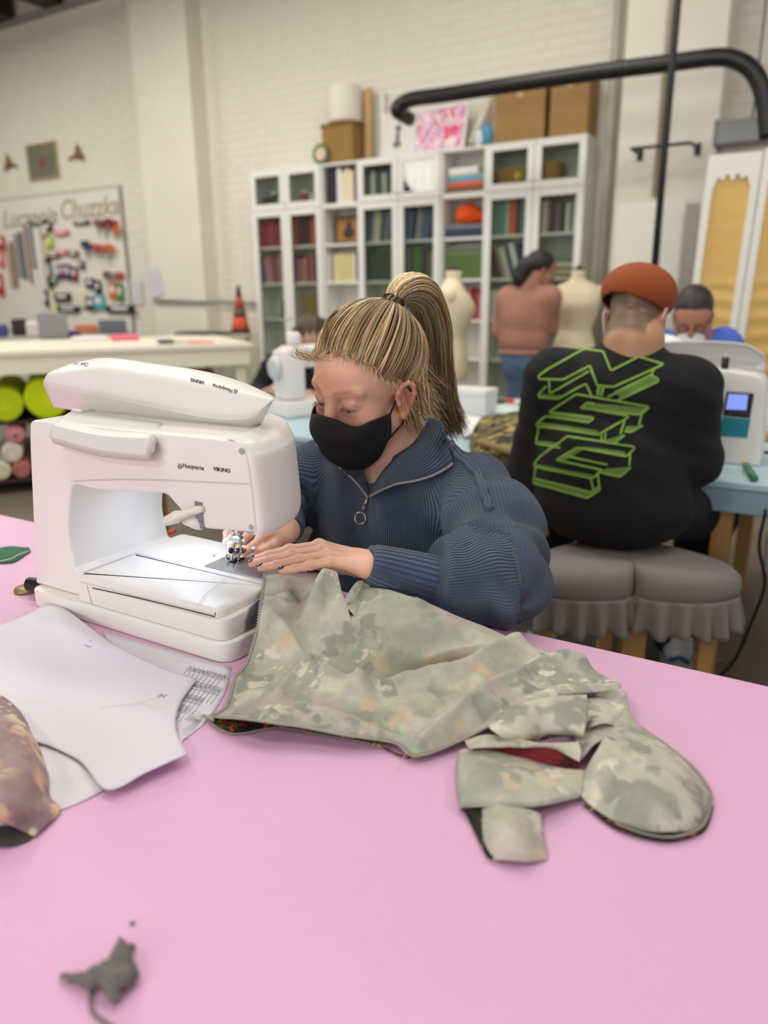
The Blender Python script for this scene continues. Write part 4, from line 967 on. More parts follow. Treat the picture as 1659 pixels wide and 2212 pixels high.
# nails
M_nail = mat('nail_polish', (20, 34, 38), .12, coat=.6)
for f in FL+FR[:2]:
    t = f[3]-f[2]; t /= np.linalg.norm(t); up = UP-t*np.dot(UP, t); up /= np.linalg.norm(up); sd = np.cross(t, up)
    c = f[3]+up*.0054+t*.0012-CF*.0006; mb = MB().ball((0, 0, 0), (.0072, .0050, .0020), 12, 8)
    mb.v = [tuple(c+t*v[0]+sd*v[1]+up*(v[2]-.10*abs(v[1])-.05*max(0, v[0]))) for v in mb.v]; mb.build('fingernail', M_nail, lady, True)
t = TR[3]-TR[2]; t /= np.linalg.norm(t); c = TR[3]+np.array([0, -.0045, .004])+t*.003; mb = MB().ball((0, 0, 0), (.0058, .005, .0018), 10, 6)
n_ = np.array([.1, -.7, .6]); n_ -= t*np.dot(n_, t); n_ /= np.linalg.norm(n_); sd = np.cross(t, n_)
mb.v = [tuple(c+t*v[0]+sd*v[1]+n_*v[2]) for v in mb.v]; mb.build('fingernail', mat('nail_bare', (226, 150, 150), .3), lady, True)
# ------------------------------------------------------------------ sweater
def ribmat(name, col, period, depth=.0018):
    m = bpy.data.materials.new(name); m.use_nodes = True; nt = m.node_tree; b = nt.nodes['Principled BSDF']
    b.inputs['Roughness'].default_value = .85; b.inputs['Sheen Weight'].default_value = .25; b.inputs['Specular IOR Level'].default_value = .2
    tc = nt.nodes.new('ShaderNodeTexCoord'); n = nt.nodes.new('ShaderNodeTexNoise'); n.inputs['Scale'].default_value = 38; n.inputs['Detail'].default_value = 5
    nt.links.new(tc.outputs['Object'], n.inputs['Vector']); c = rgb(*col)
    mx = nt.nodes.new('ShaderNodeMix'); mx.data_type = 'RGBA'; mx.inputs[6].default_value = tuple(v*.78 for v in c[:3])+(1,); mx.inputs[7].default_value = tuple(v*1.25 for v in c[:3])+(1,)
    nt.links.new(n.outputs[0], mx.inputs[0]); nt.links.new(mx.outputs[2], b.inputs['Base Color'])
    a = nt.nodes.new('ShaderNodeAttribute'); a.attribute_name = 'rib'
    mu = nt.nodes.new('ShaderNodeMath'); mu.operation = 'MULTIPLY'; mu.inputs[1].default_value = 2*PI/period; nt.links.new(a.outputs['Fac'], mu.inputs[0])
    si = nt.nodes.new('ShaderNodeMath'); si.operation = 'SINE'; nt.links.new(mu.outputs[0], si.inputs[0])
    n2 = nt.nodes.new('ShaderNodeTexNoise'); n2.inputs['Scale'].default_value = 900; nt.links.new(tc.outputs['Object'], n2.inputs['Vector'])
    ad = nt.nodes.new('ShaderNodeMath'); ad.operation = 'MULTIPLY_ADD'; ad.inputs[1].default_value = .8; nt.links.new(n2.outputs[0], ad.inputs[0]); nt.links.new(si.outputs[0], ad.inputs[2])
    bp = nt.nodes.new('ShaderNodeBump'); bp.inputs['Strength'].default_value = 1; bp.inputs['Distance'].default_value = depth; nt.links.new(ad.outputs[0], bp.inputs['Height']); nt.links.new(bp.outputs[0], b.inputs['Normal'])
    return m
M_rib = ribmat('blue_rib_knit', (64, 82, 108), .0042)
s = SDF()
tc_ = np.array([-.705, 1.245])
s.ell((-.705, 1.235, .845), (.18, .115, .15), k=.05); s.ell((-.70, 1.24, .69), (.20, .15, .2), k=.06); s.ell((-.70, 1.31, .54), (.2, .16, .12), k=.05)
s.chain([NB+np.array([.05, .0, -.03]), SL+np.array([0, 0, .0])], [.052, .064], .04); s.chain([NB+np.array([-.05, 0, -.03]), SR], [.052, .064], .04)
CUL = WL+(EM-WL)*.95; ELs = EL+np.array([.004, .004, .004])
s.chain([SL, SL+(EL-SL)*.5+np.array([.012, .0, .012]), ELs], [.07, .076, .074], .035)
s.chain([ELs, EL+(EM-EL)*.45+np.array([0, 0, .003]), CUL], [.074, .068, .046], .03); s.chain([CUL, WL+(EM-WL)*.12], [.044, .0335], .012)
s.chain([SR, SR+(ER-SR)*.5, ER, ER+(WR-ER)*.55, WR+(ER-WR)*.12], [.07, .074, .07, .055, .034], .03)
# neck opening and the V of the open zip
s.cone(hl((0, -.02, -.05)), NB+np.array([.0, -.012, -.005]), .058, .062, .01, True)
VP = AY(797, 1066, 1.115)
s.cone(NB+np.array([-.004, -.06, .0]), VP+np.array([0, -.01, .006]), .046, .006, .008, True)
WV, WF = s.mesh(.0042); WV = laplace(WV, WF, 2, .5); WN = vnormals(WV, WF)
# arm frames for folds and ribs
def arm_param(P, pts):
    """nearest point on a polyline: distance, arclength, angle about the axis"""
    n = np.cross(pts[1]-pts[0], pts[-1]-pts[1]); n /= np.linalg.norm(n); best = np.full(len(P), 9.); arc = np.zeros(len(P)); ang = np.zeros(len(P)); L0 = 0
    for i in range(len(pts)-1):
        ab = pts[i+1]-pts[i]; L = np.linalg.norm(ab); ax = ab/L; t_ = np.clip((P-pts[i]) @ ax, 0, L); D = P-pts[i]-t_[:, None]*ax; d = np.linalg.norm(D, axis=1)
        nn = n-ax*np.dot(n, ax); nn /= np.linalg.norm(nn); b_ = np.cross(ax, nn); a = np.arctan2(D @ b_, D @ nn); w = d < best
        best[w] = d[w]; arc[w] = (L0+t_)[w]; ang[w] = a[w]; L0 += L
    return best, arc, ang
pL = [SL, ELs, EM, WL]; pR = [SR, ER, WR]
dL, aL, gL = arm_param(WV, pL); dR, aR, gR = arm_param(WV, pR)
upL = np.linalg.norm(ELs-SL)
onL = np.clip((aL-.09)/.05, 0, 1)*(dL < .11); onR = np.clip((aR-.09)/.05, 0, 1)*(dR < .11)
tor = 1-np.maximum(onL, onR)
fold = np.zeros(len(WV))
fold += tor*.0115*np.sin(40*(WV[:, 0]+.09*np.sin(8*WV[:, 2]))+1.1)*np.clip((.93-WV[:, 2])/.06, 0, 1)
fold += tor*.003*np.sin(71*WV[:, 0]+14*WV[:, 2])
# big slouch folds across the elbow and above the cuff
fold += onL*(.011*np.exp(-((aL-upL+.045)/.016)**2)*np.clip(np.cos(gL*.5+.4), 0, 1)-.010*np.exp(-((aL-upL+.012)/.014)**2)+.010*np.exp(-((aL-upL-.10)/.016)**2)-.010*np.exp(-((aL-upL-.135)/.014)**2))
for on_, a_, g_, u_ in ((onL, aL, gL, upL), (onR, aR, gR, .2)):
    el = np.exp(-((a_-u_)/.07)**2)
    fold += on_*(.0075*el*np.sin(95*a_+2.2*np.sin(g_+.6))+.004*np.sin(55*a_+1.7*np.sin(g_*2)+1)*np.clip((a_-.1)/.1, 0, 1)*np.clip((u_+.19-a_)/.05, 0, 1))
fold = laplace(np.c_[fold, fold, fold], WF, 6, .5)[:, 0]*1.15
WV2 = WV+WN*fold[:, None]
sw = mkf('sweater', WV2, WF, M_rib, lady)
FC = WV[WF].mean(1); dLf, aLf, _ = arm_param(FC, pL); dRf, aRf, _ = arm_param(FC, pR)
sl_l = (aLf > .11) & (dLf < .12) & (FC[:, 0] > -.60); sl_r = (aRf > .11) & (dRf < .085) & (FC[:, 0] < -.79) & ((FC[:, 0] < -.86) | (FC[:, 1] < 1.04))
ang_t = np.arctan2(WV[:, 0]-tc_[0], -(WV[:, 1]-tc_[1]))*.165
def corner_attr(mesh_f, choices):
    out = np.zeros(mesh_f.shape)
    for m_, val, per in choices:
        v = val[mesh_f]
        if per: # unwrap the angle inside each face
            v = v-per*np.round((v-v[:, :1])/per)
        out[m_] = v[m_]
    return out.ravel()
R0 = .062
rib = corner_attr(WF, [(np.ones(len(WF), bool), ang_t, 2*PI*.165), (sl_l, gL*R0, 2*PI*R0), (sl_r, gR*R0, 2*PI*R0)])
attr_float(sw, 'rib', rib, 'CORNER')
swb = bvh_of([sw]); skb = bvh_of([lb])
def onsw(x, y, lift=.0, alt=None):
    p = hit(swb, x, y, lift); q = hit(skb, x, y, lift)
    if p is None: p = q
    elif q is not None and np.dot(q-CO, CF) < np.dot(p-CO, CF)-.0: p = q
    return p if p is not None else AY(x, y, 1.15)
# collar lapels
def lapel(name, rows, lifts, nu=10, nv=22):
    P = []
    Gp = patch(np.array(rows, float), nu, nv)
    lf = np.interp(np.linspace(0, 1, nu), np.linspace(0, 1, len(lifts)), lifts)
    G = np.array([[onsw(Gp[i, j, 0], Gp[i, j, 1], 0)-CF*lf[i] for j in range(nv)] for i in range(nu)])
    # smooth the depth so that it hangs as cloth
    for _ in range(8):
        dp = ((G-CO) @ CF); d2 = dp.copy(); d2[1:-1, 1:-1] = (dp[:-2, 1:-1]+dp[2:, 1:-1]+dp[1:-1, :-2]+dp[1:-1, 2:])/4; d2[0, 1:-1] = (dp[0, :-2]+dp[0, 2:])/2; d2[-1, 1:-1] = (dp[-1, :-2]+dp[-1, 2:])/2
        G = CO+(G-CO)*(d2/dp)[..., None]
    o = MB().grid(G).build(name, M_rib, sw, True)
    v = np.repeat(np.linspace(0, 1, nu), nv)*.068; attr_float(o, 'rib', v)
    so = o.modifiers.new('solid', 'SOLIDIFY'); so.thickness = .004; so.offset = 0
    return G
G1 = lapel('collar', [[(798, 1066), (818, 1032), (852, 992), (893, 958), (925, 905)], [(799, 1069), (835, 1040), (880, 1008), (920, 975), (950, 915)], [(800, 1072), (850, 1048), (905, 1037), (948, 1021), (976, 1003)]], [.008, .016, .012])
G2 = lapel('collar', [[(795, 1066), (789, 1040), (774, 1005), (745, 975), (712, 940)], [(794, 1068), (780, 1042), (760, 1015), (728, 985), (700, 950)], [(792, 1070), (768, 1040), (738, 1012), (710, 985), (686, 962)]], [.006, .012, .012])
# zip teeth along both lapel edges and the slider with its ring
M_tooth = mat('zip_teeth', (190, 188, 184), .3, .9)
def zipline(G, lift):
    E_ = crom(G[-1][:: 3], 62); mb = MB()
    for i, p in enumerate(E_):
        q = p-CF*lift; mb.box((q[0]-.0013, q[1]-.0013, q[2]-.0019), (q[0]+.0013, q[1]+.0013, q[2]+.0019))
    mb.build('zip_teeth', M_tooth, sw)
zipline(G1, .0038); zipline(G2, .0034)
zp = onsw(797, 1078, .004); zq = onsw(793, 1100, .006)
MB().tube([onsw(798, 1066, .005), zp], .0035, 8).build('zip_slider', M_tooth, sw, True)
MB().tube([zp, onsw(794, 1092, .007)], [.0022, .0026], 6).build('zip_pull', M_tooth, sw, True)
MB().tube([onsw(794, 1092, .007), onsw(793, 1101, .007)], .0036, 6).build('leather_tab', mat('pink_leather', (150, 104, 108), .6), sw, True)
rc = onsw(790, 1117, .011); dn = rc-onsw(792, 1101, .009); dn = -CU; rt = CR
MB().tube([rc-CF*.004+.0098*(math.cos(a)*dn*1.12+math.sin(a)*rt) for a in np.linspace(0, 2*PI, 28, endpoint=False)], .0011, 8, closed=True).build('pull_ring', mat('ring_brass', (206, 200, 170), .2, .95), sw, True)
# raised shoulder seam, armhole seam, cuffs
def seam(pxs, r=.0032, lift=.0015, n=40, wob=.0):
    P = crom(np.array(pxs, float), n); mb = MB().tube([onsw(x+wob*math.sin(i*.9), y, lift) for i, (x, y) in enumerate(P)], r, 8); o = mb.build('raised_seam', M_rib, sw, True); attr_float(o, 'rib', np.zeros(len(o.data.vertices)))
seam([(968, 958), (978, 980), (1010, 1005), (1036, 1040), (1046, 1075), (1058, 1103)], .0044, .0028, 44, 2); seam([(974, 955), (985, 976), (1016, 1000), (1042, 1036), (1053, 1072), (1064, 1100)], .0036, .0024, 44, 2)
def cuff(W, inner, r0, r1, L, rows=12):
    ax = inner-W; ax /= np.linalg.norm(ax); n = np.cross(ax, UP); n /= np.linalg.norm(n); b_ = np.cross(n, ax); G = []; k = 56
    for i in range(rows):
        t_ = i/(rows-1); r = r0+(r1-r0)*t_+.0012*math.sin(PI*t_); c = W+ax*L*t_
        if i == 0: r -= .003
        G.append([c+r*(math.cos(a)*n+math.sin(a)*b_*.92) for a in np.linspace(0, 2*PI, k, endpoint=False)])
    G = [[G[0][j]*.55+.45*W for j in range(k)]]+G
    o = MB().grid(np.array(G), True).build('cuff', M_rib, sw, True); attr_float(o, 'rib', np.tile(np.arange(k)*(.0042*.5), len(G)))
cuff(WL-(EM-WL)*.10, EM, .034, .047, .115); cuff(WR+(ER-WR)*.04, ER, .032, .04, .05)
# ------------------------------------------------------------------ jeans and shoes (under the table)
s = SDF(); M_jean = mat('jeans', (74, 96, 124), .8, var=.2, vscale=40)
s.ell((-.70, 1.31, .52), (.185, .15, .1), k=.04)
for d, K in ((1, KL), (-1, KR)): s.chain([(-.70+.09*d, 1.31, .53), K, (K[0], .97, .09)], [.098, .07, .055], .03)
V, F = s.mesh(.012); mkf('jeans', V, F, M_jean, lady)
for K in (KL, KR):
    V, F = SDF().cone((K[0], 1.0, .05), (K[0], .85, .035), .045, .035, .03).mesh(.01); V[:, 2] = np.maximum(V[:, 2], .001); mkf('shoe', V, F, mat('shoe_white', (214, 212, 208), .5), lady)
t = thing('stool', 'plain wooden stool under the seated woman, behind the pink table', 'stool', (-.70, 1.33, 0))
MB().lathe([(.17, 0), (.18, .012), (.17, .028)], (-.70, 1.33, .39), 28).build('seat', M_wood, t, True)
for dx in (-.1, .1):
    for dy in (-.1, .1): MB().tube([(-.70+dx, 1.33+dy, .391), (-.70+dx*1.3, 1.33+dy*1.3, 0)], .016, 10).build('leg', M_wood, t, True)
# ------------------------------------------------------------------ face mask
M_mask = mat('mask_black', (12, 12, 13), .8, bump=.15, bscale=400)
cp = crom(np.array([(.1145, .006), (.1265, -.016), (.1265, -.035), (.116, -.062), (.104, -.093), (.078, -.118), (.055, -.122)], float), 22)
sp = crom(np.array([(.026, -.012), (.026, -.02), (.027, -.03), (.028, -.04), (.03, -.05), (.033, -.06), (.036, -.066)], float), 22)
G = []
for i in range(22):
    r_ = []
    for u in np.linspace(-1, 1, 33):
        w = math.cos(u*PI/2)**.72 if abs(u) < 1 else 0; z = sp[i, 1]+(cp[i, 1]-sp[i, 1])*w**1.6; y = sp[i, 0]+(cp[i, 0]-sp[i, 0])*w
        xl = .0725*(1 if i < 14 else 1-.012*(i-13)); r_.append(hl((xl*math.sin(u*PI/2*.98)/math.sin(PI/2*.98), y, z-.012*math.exp(-((abs(u)-.5)/.2)**2)*(1-i/21))))
    G.append(r_)
msk = MB().grid(np.array(G)).build('face_mask', M_mask, lady, True); so = msk.modifiers.new('solid', 'SOLIDIFY'); so.thickness = .002; so.offset = 1
for row, off in ((0, .0004), (21, .0004)): MB().tube([G[row][j]+HM @ np.array([0, off, 0]) for j in range(33)], .0011, 6).build('edge_binding', M_mask, msk, True)
MB().tube([G[i][16]+HM @ np.array([0, .0012, 0]) for i in range(0, 22)], .0007, 5).build('centre_seam', M_mask, msk, True)
for d in (-1, 1):
    j = 0 if d < 0 else 32
    MB().tube(crom(np.array([G[1][j], hl((d*.074, .012, .002)), hl((d*.076, .0, .02)), hl((d*.078, -.016, .03)), hl((d*.078, -.03, .01)), hl((d*.076, -.022, -.02)), hl((d*.073, -.006, -.045)), hl((d*.072, .012, -.052)), G[20][j]]), 40), .0017, 8).build('ear_loop', M_mask, msk, True)
# earrings
M_goldj = mat('gold', (212, 170, 96), .2, 1)
MB().ball(hl((-.0855, -.004, -.0325)), .0018, 8, 6).build('earring', M_goldj, lady, True)
MB().tube([hl((-.0895, -.024, .026))+HM @ np.array([.0, .006*math.cos(a), .006*math.sin(a)]) for a in np.linspace(0, 2*PI, 16, endpoint=False)], .0007, 6, closed=True).build('earring', M_goldj, lady, True)
# ------------------------------------------------------------------ hair
def hairmat():
    m = bpy.data.materials.new('blond_hair'); m.use_nodes = True; nt = m.node_tree; b = nt.nodes['Principled BSDF']; a = nt.nodes.new('ShaderNodeAttribute'); a.attribute_name = 'tint'
    nt.links.new(a.outputs['Color'], b.inputs['Base Color']); b.inputs['Roughness'].default_value = .42; b.inputs['Specular IOR Level'].default_value = .35; b.inputs['Sheen Weight'].default_value = .1; return m
M_hair = hairmat()
HCc = np.array([0, -.012, .052]); HR = np.array([.0775, .0975, .0865])
tie_px = (850, 656); TIE = to_local(sag(*tie_px))
def hline(y):
    return np.interp(y, [-.12, -.085, -.05, -.028, .0, .02, .035, .055, .075, .1], [-.035, -.045, -.05, .0, .036, .040, .052, .086, .104, .112])
s = SDF(); s.ell(hl(HCc), HR, HM, .01); s.ell(hl((0, .035, .05)), (.067, .06, .066), HM, .03); s.ell(hl((0, -.04, -.01)), (.06, .055, .06), HM, .03)
V, F = s.mesh(.003); L3 = to_local(V); ctr = L3[F].mean(1)
keep = ctr[:, 2] > hline(ctr[:, 1])+.004*np.sin(ctr[:, 0]*300)+.002
F = F[keep]; used = np.unique(F); remap = -np.ones(len(V), int); remap[used] = np.arange(len(used)); V = V[used]; F = remap[F]; L3 = L3[used]
cap_o = mkf('hair', V, F, M_hair, lady)
rng = np.random.default_rng(5)
D3 = (L3-HCc)/HR; tdir = (TIE-HCc)/HR; td = tdir/np.linalg.norm(tdir)
dn = D3/np.linalg.norm(D3, axis=1)[:, None]; e1 = np.cross(td, [1, 0, 0]); e1 /= np.linalg.norm(e1); e2 = np.cross(td, e1); az = np.arctan2(dn @ e2, dn @ e1)
st = .5+.5*np.sin(az*46+1.5*np.sin(az*13))*np.clip(np.arccos(np.clip(dn @ td, -1, 1))*3, 0, 1)
CD, CG, CP = [np.array(rgb(*c)[:3]) for c in ((140, 112, 78), (236, 200, 142), (250, 234, 196))]
attr_color(cap_o, 'tint', CD*(1-.5*st[:, None])+CG*.5*st[:, None])
def strands(name, paths, r, cols, parent, nside=3):
    """many thin tapered strands as one mesh; paths: (n, m, 3)"""
    P = np.array(paths); n, m, _ = P.shape; T = np.gradient(P, axis=1); T /= np.linalg.norm(T, axis=2)[..., None]+1e-9
    ref = np.array([.3, .2, .93]); N = np.cross(T, ref); N /= np.linalg.norm(N, axis=2)[..., None]+1e-9; B = np.cross(T, N)
    prof = np.interp(np.linspace(0, 1, m), [0, .1, .8, 1], [.5, 1, .9, .25])
    rr_ = (np.asarray(r)[:, None]*prof[None])[..., None]
    V = np.stack([P+rr_*(math.cos(2*PI*k/nside)*N+math.sin(2*PI*k/nside)*B) for k in range(nside)], 2).reshape(-1, 3)
    i = np.arange(n)[:, None, None]*m*nside; j = np.arange(m-1)[None, :, None]*nside; k = np.arange(nside)[None, None]
    a = i+j+k; b_ = i+j+(k+1) % nside; F = np.stack([a, b_, b_+nside, a+nside], -1).reshape(-1, 4)
    o = mkf(name, V, F, M_hair, parent); attr_color(o, 'tint', np.repeat(cols, m*nside, 0)); return o
def pick(n, az_=None):
    u = rng.random(n); c = np.where(u[:, None] < .34, CD*.85, np.where(u[:, None] < .78, CG, CP)); 
    if az_ is not None:
        k = (np.sin(az_*34+2*np.sin(az_*9)) > .25)[:, None]; c = np.where(k, c*.55+.45*CD*.75, c)
    return c*(.8+.4*rng.random(n))[:, None]
# combed strands from the hairline to the tie
hl_y = L3[:, 1]; edge = (L3[:, 2]-hline(hl_y)); w = np.exp(-np.clip(edge, 0, 1)/.02)+.25; w /= w.sum()
n = 3600; idx = rng.choice(len(L3), n, p=w); r0 = L3[idx]+rng.normal(0, .0012, (n, 3)); d0 = (r0-HCc)/HR; rad0 = np.linalg.norm(d0, axis=1); d0 /= rad0[:, None]
om = np.arccos(np.clip(d0 @ td, -.999, .999)); M_ = 15; tt = np.linspace(0, 1, M_); clump = np.round(np.arctan2(d0 @ e2, d0 @ e1)*16)
paths = np.zeros((n, M_, 3)); lift = rng.uniform(.004, .045, n)*np.where(rng.random(n) < .12, 1.7, 1)+.02*(np.sin(clump*12.9898)*.5+.5)
for k, t_ in enumerate(tt):
    t2 = t_; d = (np.sin((1-t2)*om)[:, None]*d0+np.sin(t2*om)[:, None]*td)/np.sin(om)[:, None]
    sw_ = np.cross(d0, td); sw_ /= np.linalg.norm(sw_, axis=1)[:, None]+1e-9
    d = d+sw_*(.035*np.sin(PI*t2)*np.sin(clump*7.77))[:, None]
    R_ = rad0*(1-t2)+t2*np.linalg.norm(tdir)*1.0+.004+lift*np.sin(PI*np.clip(t2*1.05, 0, 1))**.8
    paths[:, k] = HCc+d*HR*R_[:, None]
paths = HC+paths @ HM.T
az_s = np.arctan2(d0 @ e2, d0 @ e1)
strands('combed_strands', paths, rng.uniform(.00045, .0009, n), pick(n, az_s), cap_o)
# ponytail
gp = [(846, 660), (858, 634), (886, 622), (915, 640), (932, 690), (938, 750), (944, 815), (955, 870), (972, 912), (986, 938)]
PG = crom(np.array([sag(x, y) for x, y in gp]), 26); TG = np.gradient(PG, axis=0); TG /= np.linalg.norm(TG, axis=1)[:, None]; LX = HM[:, 0]; NX_ = np.cross(TG, LX); NX_ /= np.linalg.norm(NX_, axis=1)[:, None]
RB = np.interp(np.linspace(0, 1, 26), [0, .08, .25, .5, .75, 1], [.011, .019, .032, .038, .035, .033])
n = 2600; ra = np.sqrt(rng.random(n)); an = rng.random(n)*2*PI; end = rng.uniform(.72, 1.0, n); paths = np.zeros((n, 26, 3)); ph = rng.random(n)*6.28; cl = rng.integers(0, 22, n); ca = rng.random(22)*6.28
for k in range(26):
    tpos = np.clip(k/25*end*25, 0, 25); i0 = np.clip(np.floor(tpos).astype(int), 0, 24); f = (tpos-i0)[:, None]; c = PG[i0]*(1-f)+PG[i0+1]*f; nn = NX_[i0]*(1-f)+NX_[i0+1]*f; R_ = RB[i0]*(1-f[:, 0])+RB[i0+1]*f[:, 0]
    u = R_*ra*np.cos(an)*1.0+.006*(k/25)**2*np.sin(ca[cl]*3+k*.25); v = R_*ra*np.sin(an)*.95+.005*(k/25)**2*np.sin(ca[cl]*5+k*.3)+.0018*np.sin(ph+k*.5)*(k/25)
    paths[:, k] = c+nn*v[:, None]+LX*u[:, None]
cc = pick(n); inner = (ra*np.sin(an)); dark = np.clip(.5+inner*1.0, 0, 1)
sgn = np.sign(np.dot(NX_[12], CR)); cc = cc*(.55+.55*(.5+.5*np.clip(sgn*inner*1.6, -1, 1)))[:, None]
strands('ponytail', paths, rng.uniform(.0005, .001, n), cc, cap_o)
# loose nape hair and flyaways
n = 420; paths = np.zeros((n, 12, 3)); nr = np.c_[-.066+rng.normal(0, .012, n), -.045+rng.normal(0, .02, n), .02+rng.normal(0, .02, n)]
ln = rng.uniform(.05, .12, n); ph = rng.random(n)*6.28
for k in range(12):
    t_ = k/11; paths[:, k] = nr+np.c_[-.010*t_+.004*np.sin(ph+t_*3), -.03*t_*t_+.006*np.sin(ph*2+t_*2.5), -ln*t_]+np.c_[np.zeros(n), -.02*t_*np.sin(ph), np.zeros(n)]
strands('nape_strands', HC+paths @ HM.T, rng.uniform(.0003, .0006, n), pick(n), cap_o)
n = 260; paths = np.zeros((n, 10, 3)); e_ = np.where((np.abs(edge) < .012) & (L3[:, 1] > .0))[0]; id2 = rng.choice(e_, n); r0 = L3[id2]; dr = r0-HCc; dr /= np.linalg.norm(dr, axis=1)[:, None]; ph = rng.random(n)*6.28; ln = rng.uniform(.012, .04, n)
for k in range(10):
    t_ = k/9; paths[:, k] = r0+dr*(.003+ln*.3*t_)[:, None]+np.c_[.006*np.sin(ph)*t_, .01*np.cos(ph)*t_+.004*t_, -.5*ln*t_*t_+.006*np.sin(ph*3)*t_]
strands('flyaway_strands', HC+paths @ HM.T, rng.uniform(.00018, .0003, n), pick(n), cap_o)
# front quiff that lifts off the hairline on the far side
n = 60; paths = np.zeros((n, 12, 3)); q0 = np.c_[.03+rng.normal(0, .012, n), .075+rng.normal(0, .005, n), .088+rng.normal(0, .004, n)]
for k in range(12):
    t_ = k/11; paths[:, k] = q0+np.c_[.022*t_+rng.normal(0, .0006, n), np.full(n, .028*np.sin(t_*2.4)), np.full(n, .004+.02*t_*t_+.008*np.sin(t_*3))]
strands('quiff_strands', HC+paths @ HM.T, rng.uniform(.0003, .0005, n), pick(n)*.8, cap_o)
# spiral hair tie and tortoise clip
T0 = PG[1]; ax = TG[1]; n1 = LX; n2 = np.cross(ax, n1)
pts = []
for a in np.linspace(0, 2*PI, 230):
    c = .0145*(math.cos(a)*n1+math.sin(a)*n2); rd = c/np.linalg.norm(c); pts.append(T0+c+.0058*(math.cos(a*13)*rd+math.sin(a*13)*ax))
MB().tube(pts, .0017, 6).build('spiral_hair_tie', mat('tie_black', (14, 14, 15), .2), cap_o, True)
c0 = hl((.035, .02, .14)); mb = MB().tube(crom(np.array([hl((.012, .075, .125)), hl((.03, .05, .142)), hl((.04, .02, .15)), hl((.042, -.015, .15))]), 14), [.001]+[.003]*12+[.001], 8); mb.build('hair_clip', mat('tortoise', (110, 74, 30), .25), cap_o, True)
# ================================================================== GARMENT, PAPERS AND SCRAPS ON THE PINK TABLE
def nodes_mat(name, rough=.8):
    m = bpy.data.materials.new(name); m.use_nodes = True; nt = m.node_tree; b = nt.nodes['Principled BSDF']; b.inputs['Roughness'].default_value = rough; b.inputs['Specular IOR Level'].default_value = .25
    tc = nt.nodes.new('ShaderNodeTexCoord'); return m, nt, b, tc
def ramp(nt, src, stops, interp='LINEAR'):
    r = nt.nodes.new('ShaderNodeValToRGB'); r.color_ramp.interpolation = interp; e = r.color_ramp.elements
    while len(e) < len(stops): e.new(.5)
    for i, (p, c) in enumerate(stops): e[i].position = p; e[i].color = rgb(*c) if isinstance(c, tuple) else (c, c, c, 1)
    nt.links.new(src, r.inputs[0]); return r.outputs[0]
def noise(nt, tc, scale, detail=3, dist=0., loc=(0, 0, 0)):
    mp = nt.nodes.new('ShaderNodeMapping'); mp.inputs['Location'].default_value = loc; nt.links.new(tc.outputs['Object'], mp.inputs[0])
    n = nt.nodes.new('ShaderNodeTexNoise'); n.inputs['Scale'].default_value = scale; n.inputs['Detail'].default_value = detail; n.inputs['Distortion'].default_value = dist; nt.links.new(mp.outputs[0], n.inputs['Vector']); return n.outputs[0]
def mixc(nt, fac, a, b, mode='MIX'):
    x = nt.nodes.new('ShaderNodeMix'); x.data_type = 'RGBA'; x.blend_type = mode
    for k, v in ((0, fac), (6, a), (7, b)):
        if hasattr(v, 'is_linked'): nt.links.new(v, x.inputs[k])
        else: x.inputs[k].default_value = v
    return x.outputs[2]
def petals(nt, tc, scale, loc, thr):
    """flower-like lobes: cells with a wavy rim"""
    mp = nt.nodes.new('ShaderNodeMapping'); mp.inputs['Location'].default_value = loc; nt.links.new(tc.outputs['Object'], mp.inputs[0])
    n = nt.nodes.new('ShaderNodeTexNoise'); n.inputs['Scale'].default_value = scale*2.2; n.inputs['Detail'].default_value = 1; nt.links.new(mp.outputs[0], n.inputs['Vector'])
    ad = nt.nodes.new('ShaderNodeMix'); ad.data_type = 'VECTOR'; ad.inputs[0].default_value = .045; nt.links.new(mp.outputs[0], ad.inputs[4]); nt.links.new(n.outputs[1], ad.inputs[5])
    v = nt.nodes.new('ShaderNodeTexVoronoi'); v.feature = 'SMOOTH_F1'; v.inputs['Scale'].default_value = scale; v.inputs['Smoothness'].default_value = .15; nt.links.new(ad.outputs[1], v.inputs['Vector'])
    return ramp(nt, v.outputs['Distance'], [(thr-.06, 1.), (thr+.06, 0.)])
def floral(name, base, cols, lift):
    m, nt, b, tc = nodes_mat(name)
    c = ramp(nt, noise(nt, tc, 9, 3, .6), [(.34, base[0]), (.5, base[1]), (.64, base[2])])
    for i, (col, sc, thr, den) in enumerate(cols):
        fl = petals(nt, tc, sc, (i*3.1, i*1.7, i*.9), thr); gate = ramp(nt, noise(nt, tc, 6.5, 1, .3, (i*5.3, i*2.1, 3)), [(den, 0.), (den+.06, 1.)])
        g = nt.nodes.new('ShaderNodeMath'); g.operation = 'MULTIPLY'; nt.links.new(fl, g.inputs[0]); nt.links.new(gate, g.inputs[1])
        c = mixc(nt, g.outputs[0], c, rgb(*col))
    fine = ramp(nt, noise(nt, tc, 60, 4), [(.3, (236, 236, 236)), (.7, (255, 255, 255))]); c = mixc(nt, 1., c, fine, 'MULTIPLY')
    nt.links.new(c, b.inputs['Base Color'])
    n2 = noise(nt, tc, 900, 2); bp = nt.nodes.new('ShaderNodeBump'); bp.inputs['Strength'].default_value = .15; bp.inputs['Distance'].default_value = .001; nt.links.new(n2, bp.inputs['Height']); nt.links.new(bp.outputs[0], b.inputs['Normal'])
    return m
M_faded = floral('faded_floral', [(166, 168, 152), (182, 183, 166), (200, 194, 180)], [((206, 202, 180), 15, .44, .49), ((158, 160, 146), 19, .42, .47), ((188, 176, 166), 11, .48, .50), ((204, 186, 162), 26, .36, .58), ((218, 213, 191), 30, .33, .53), ((150, 153, 140), 25, .36, .54)], 0)
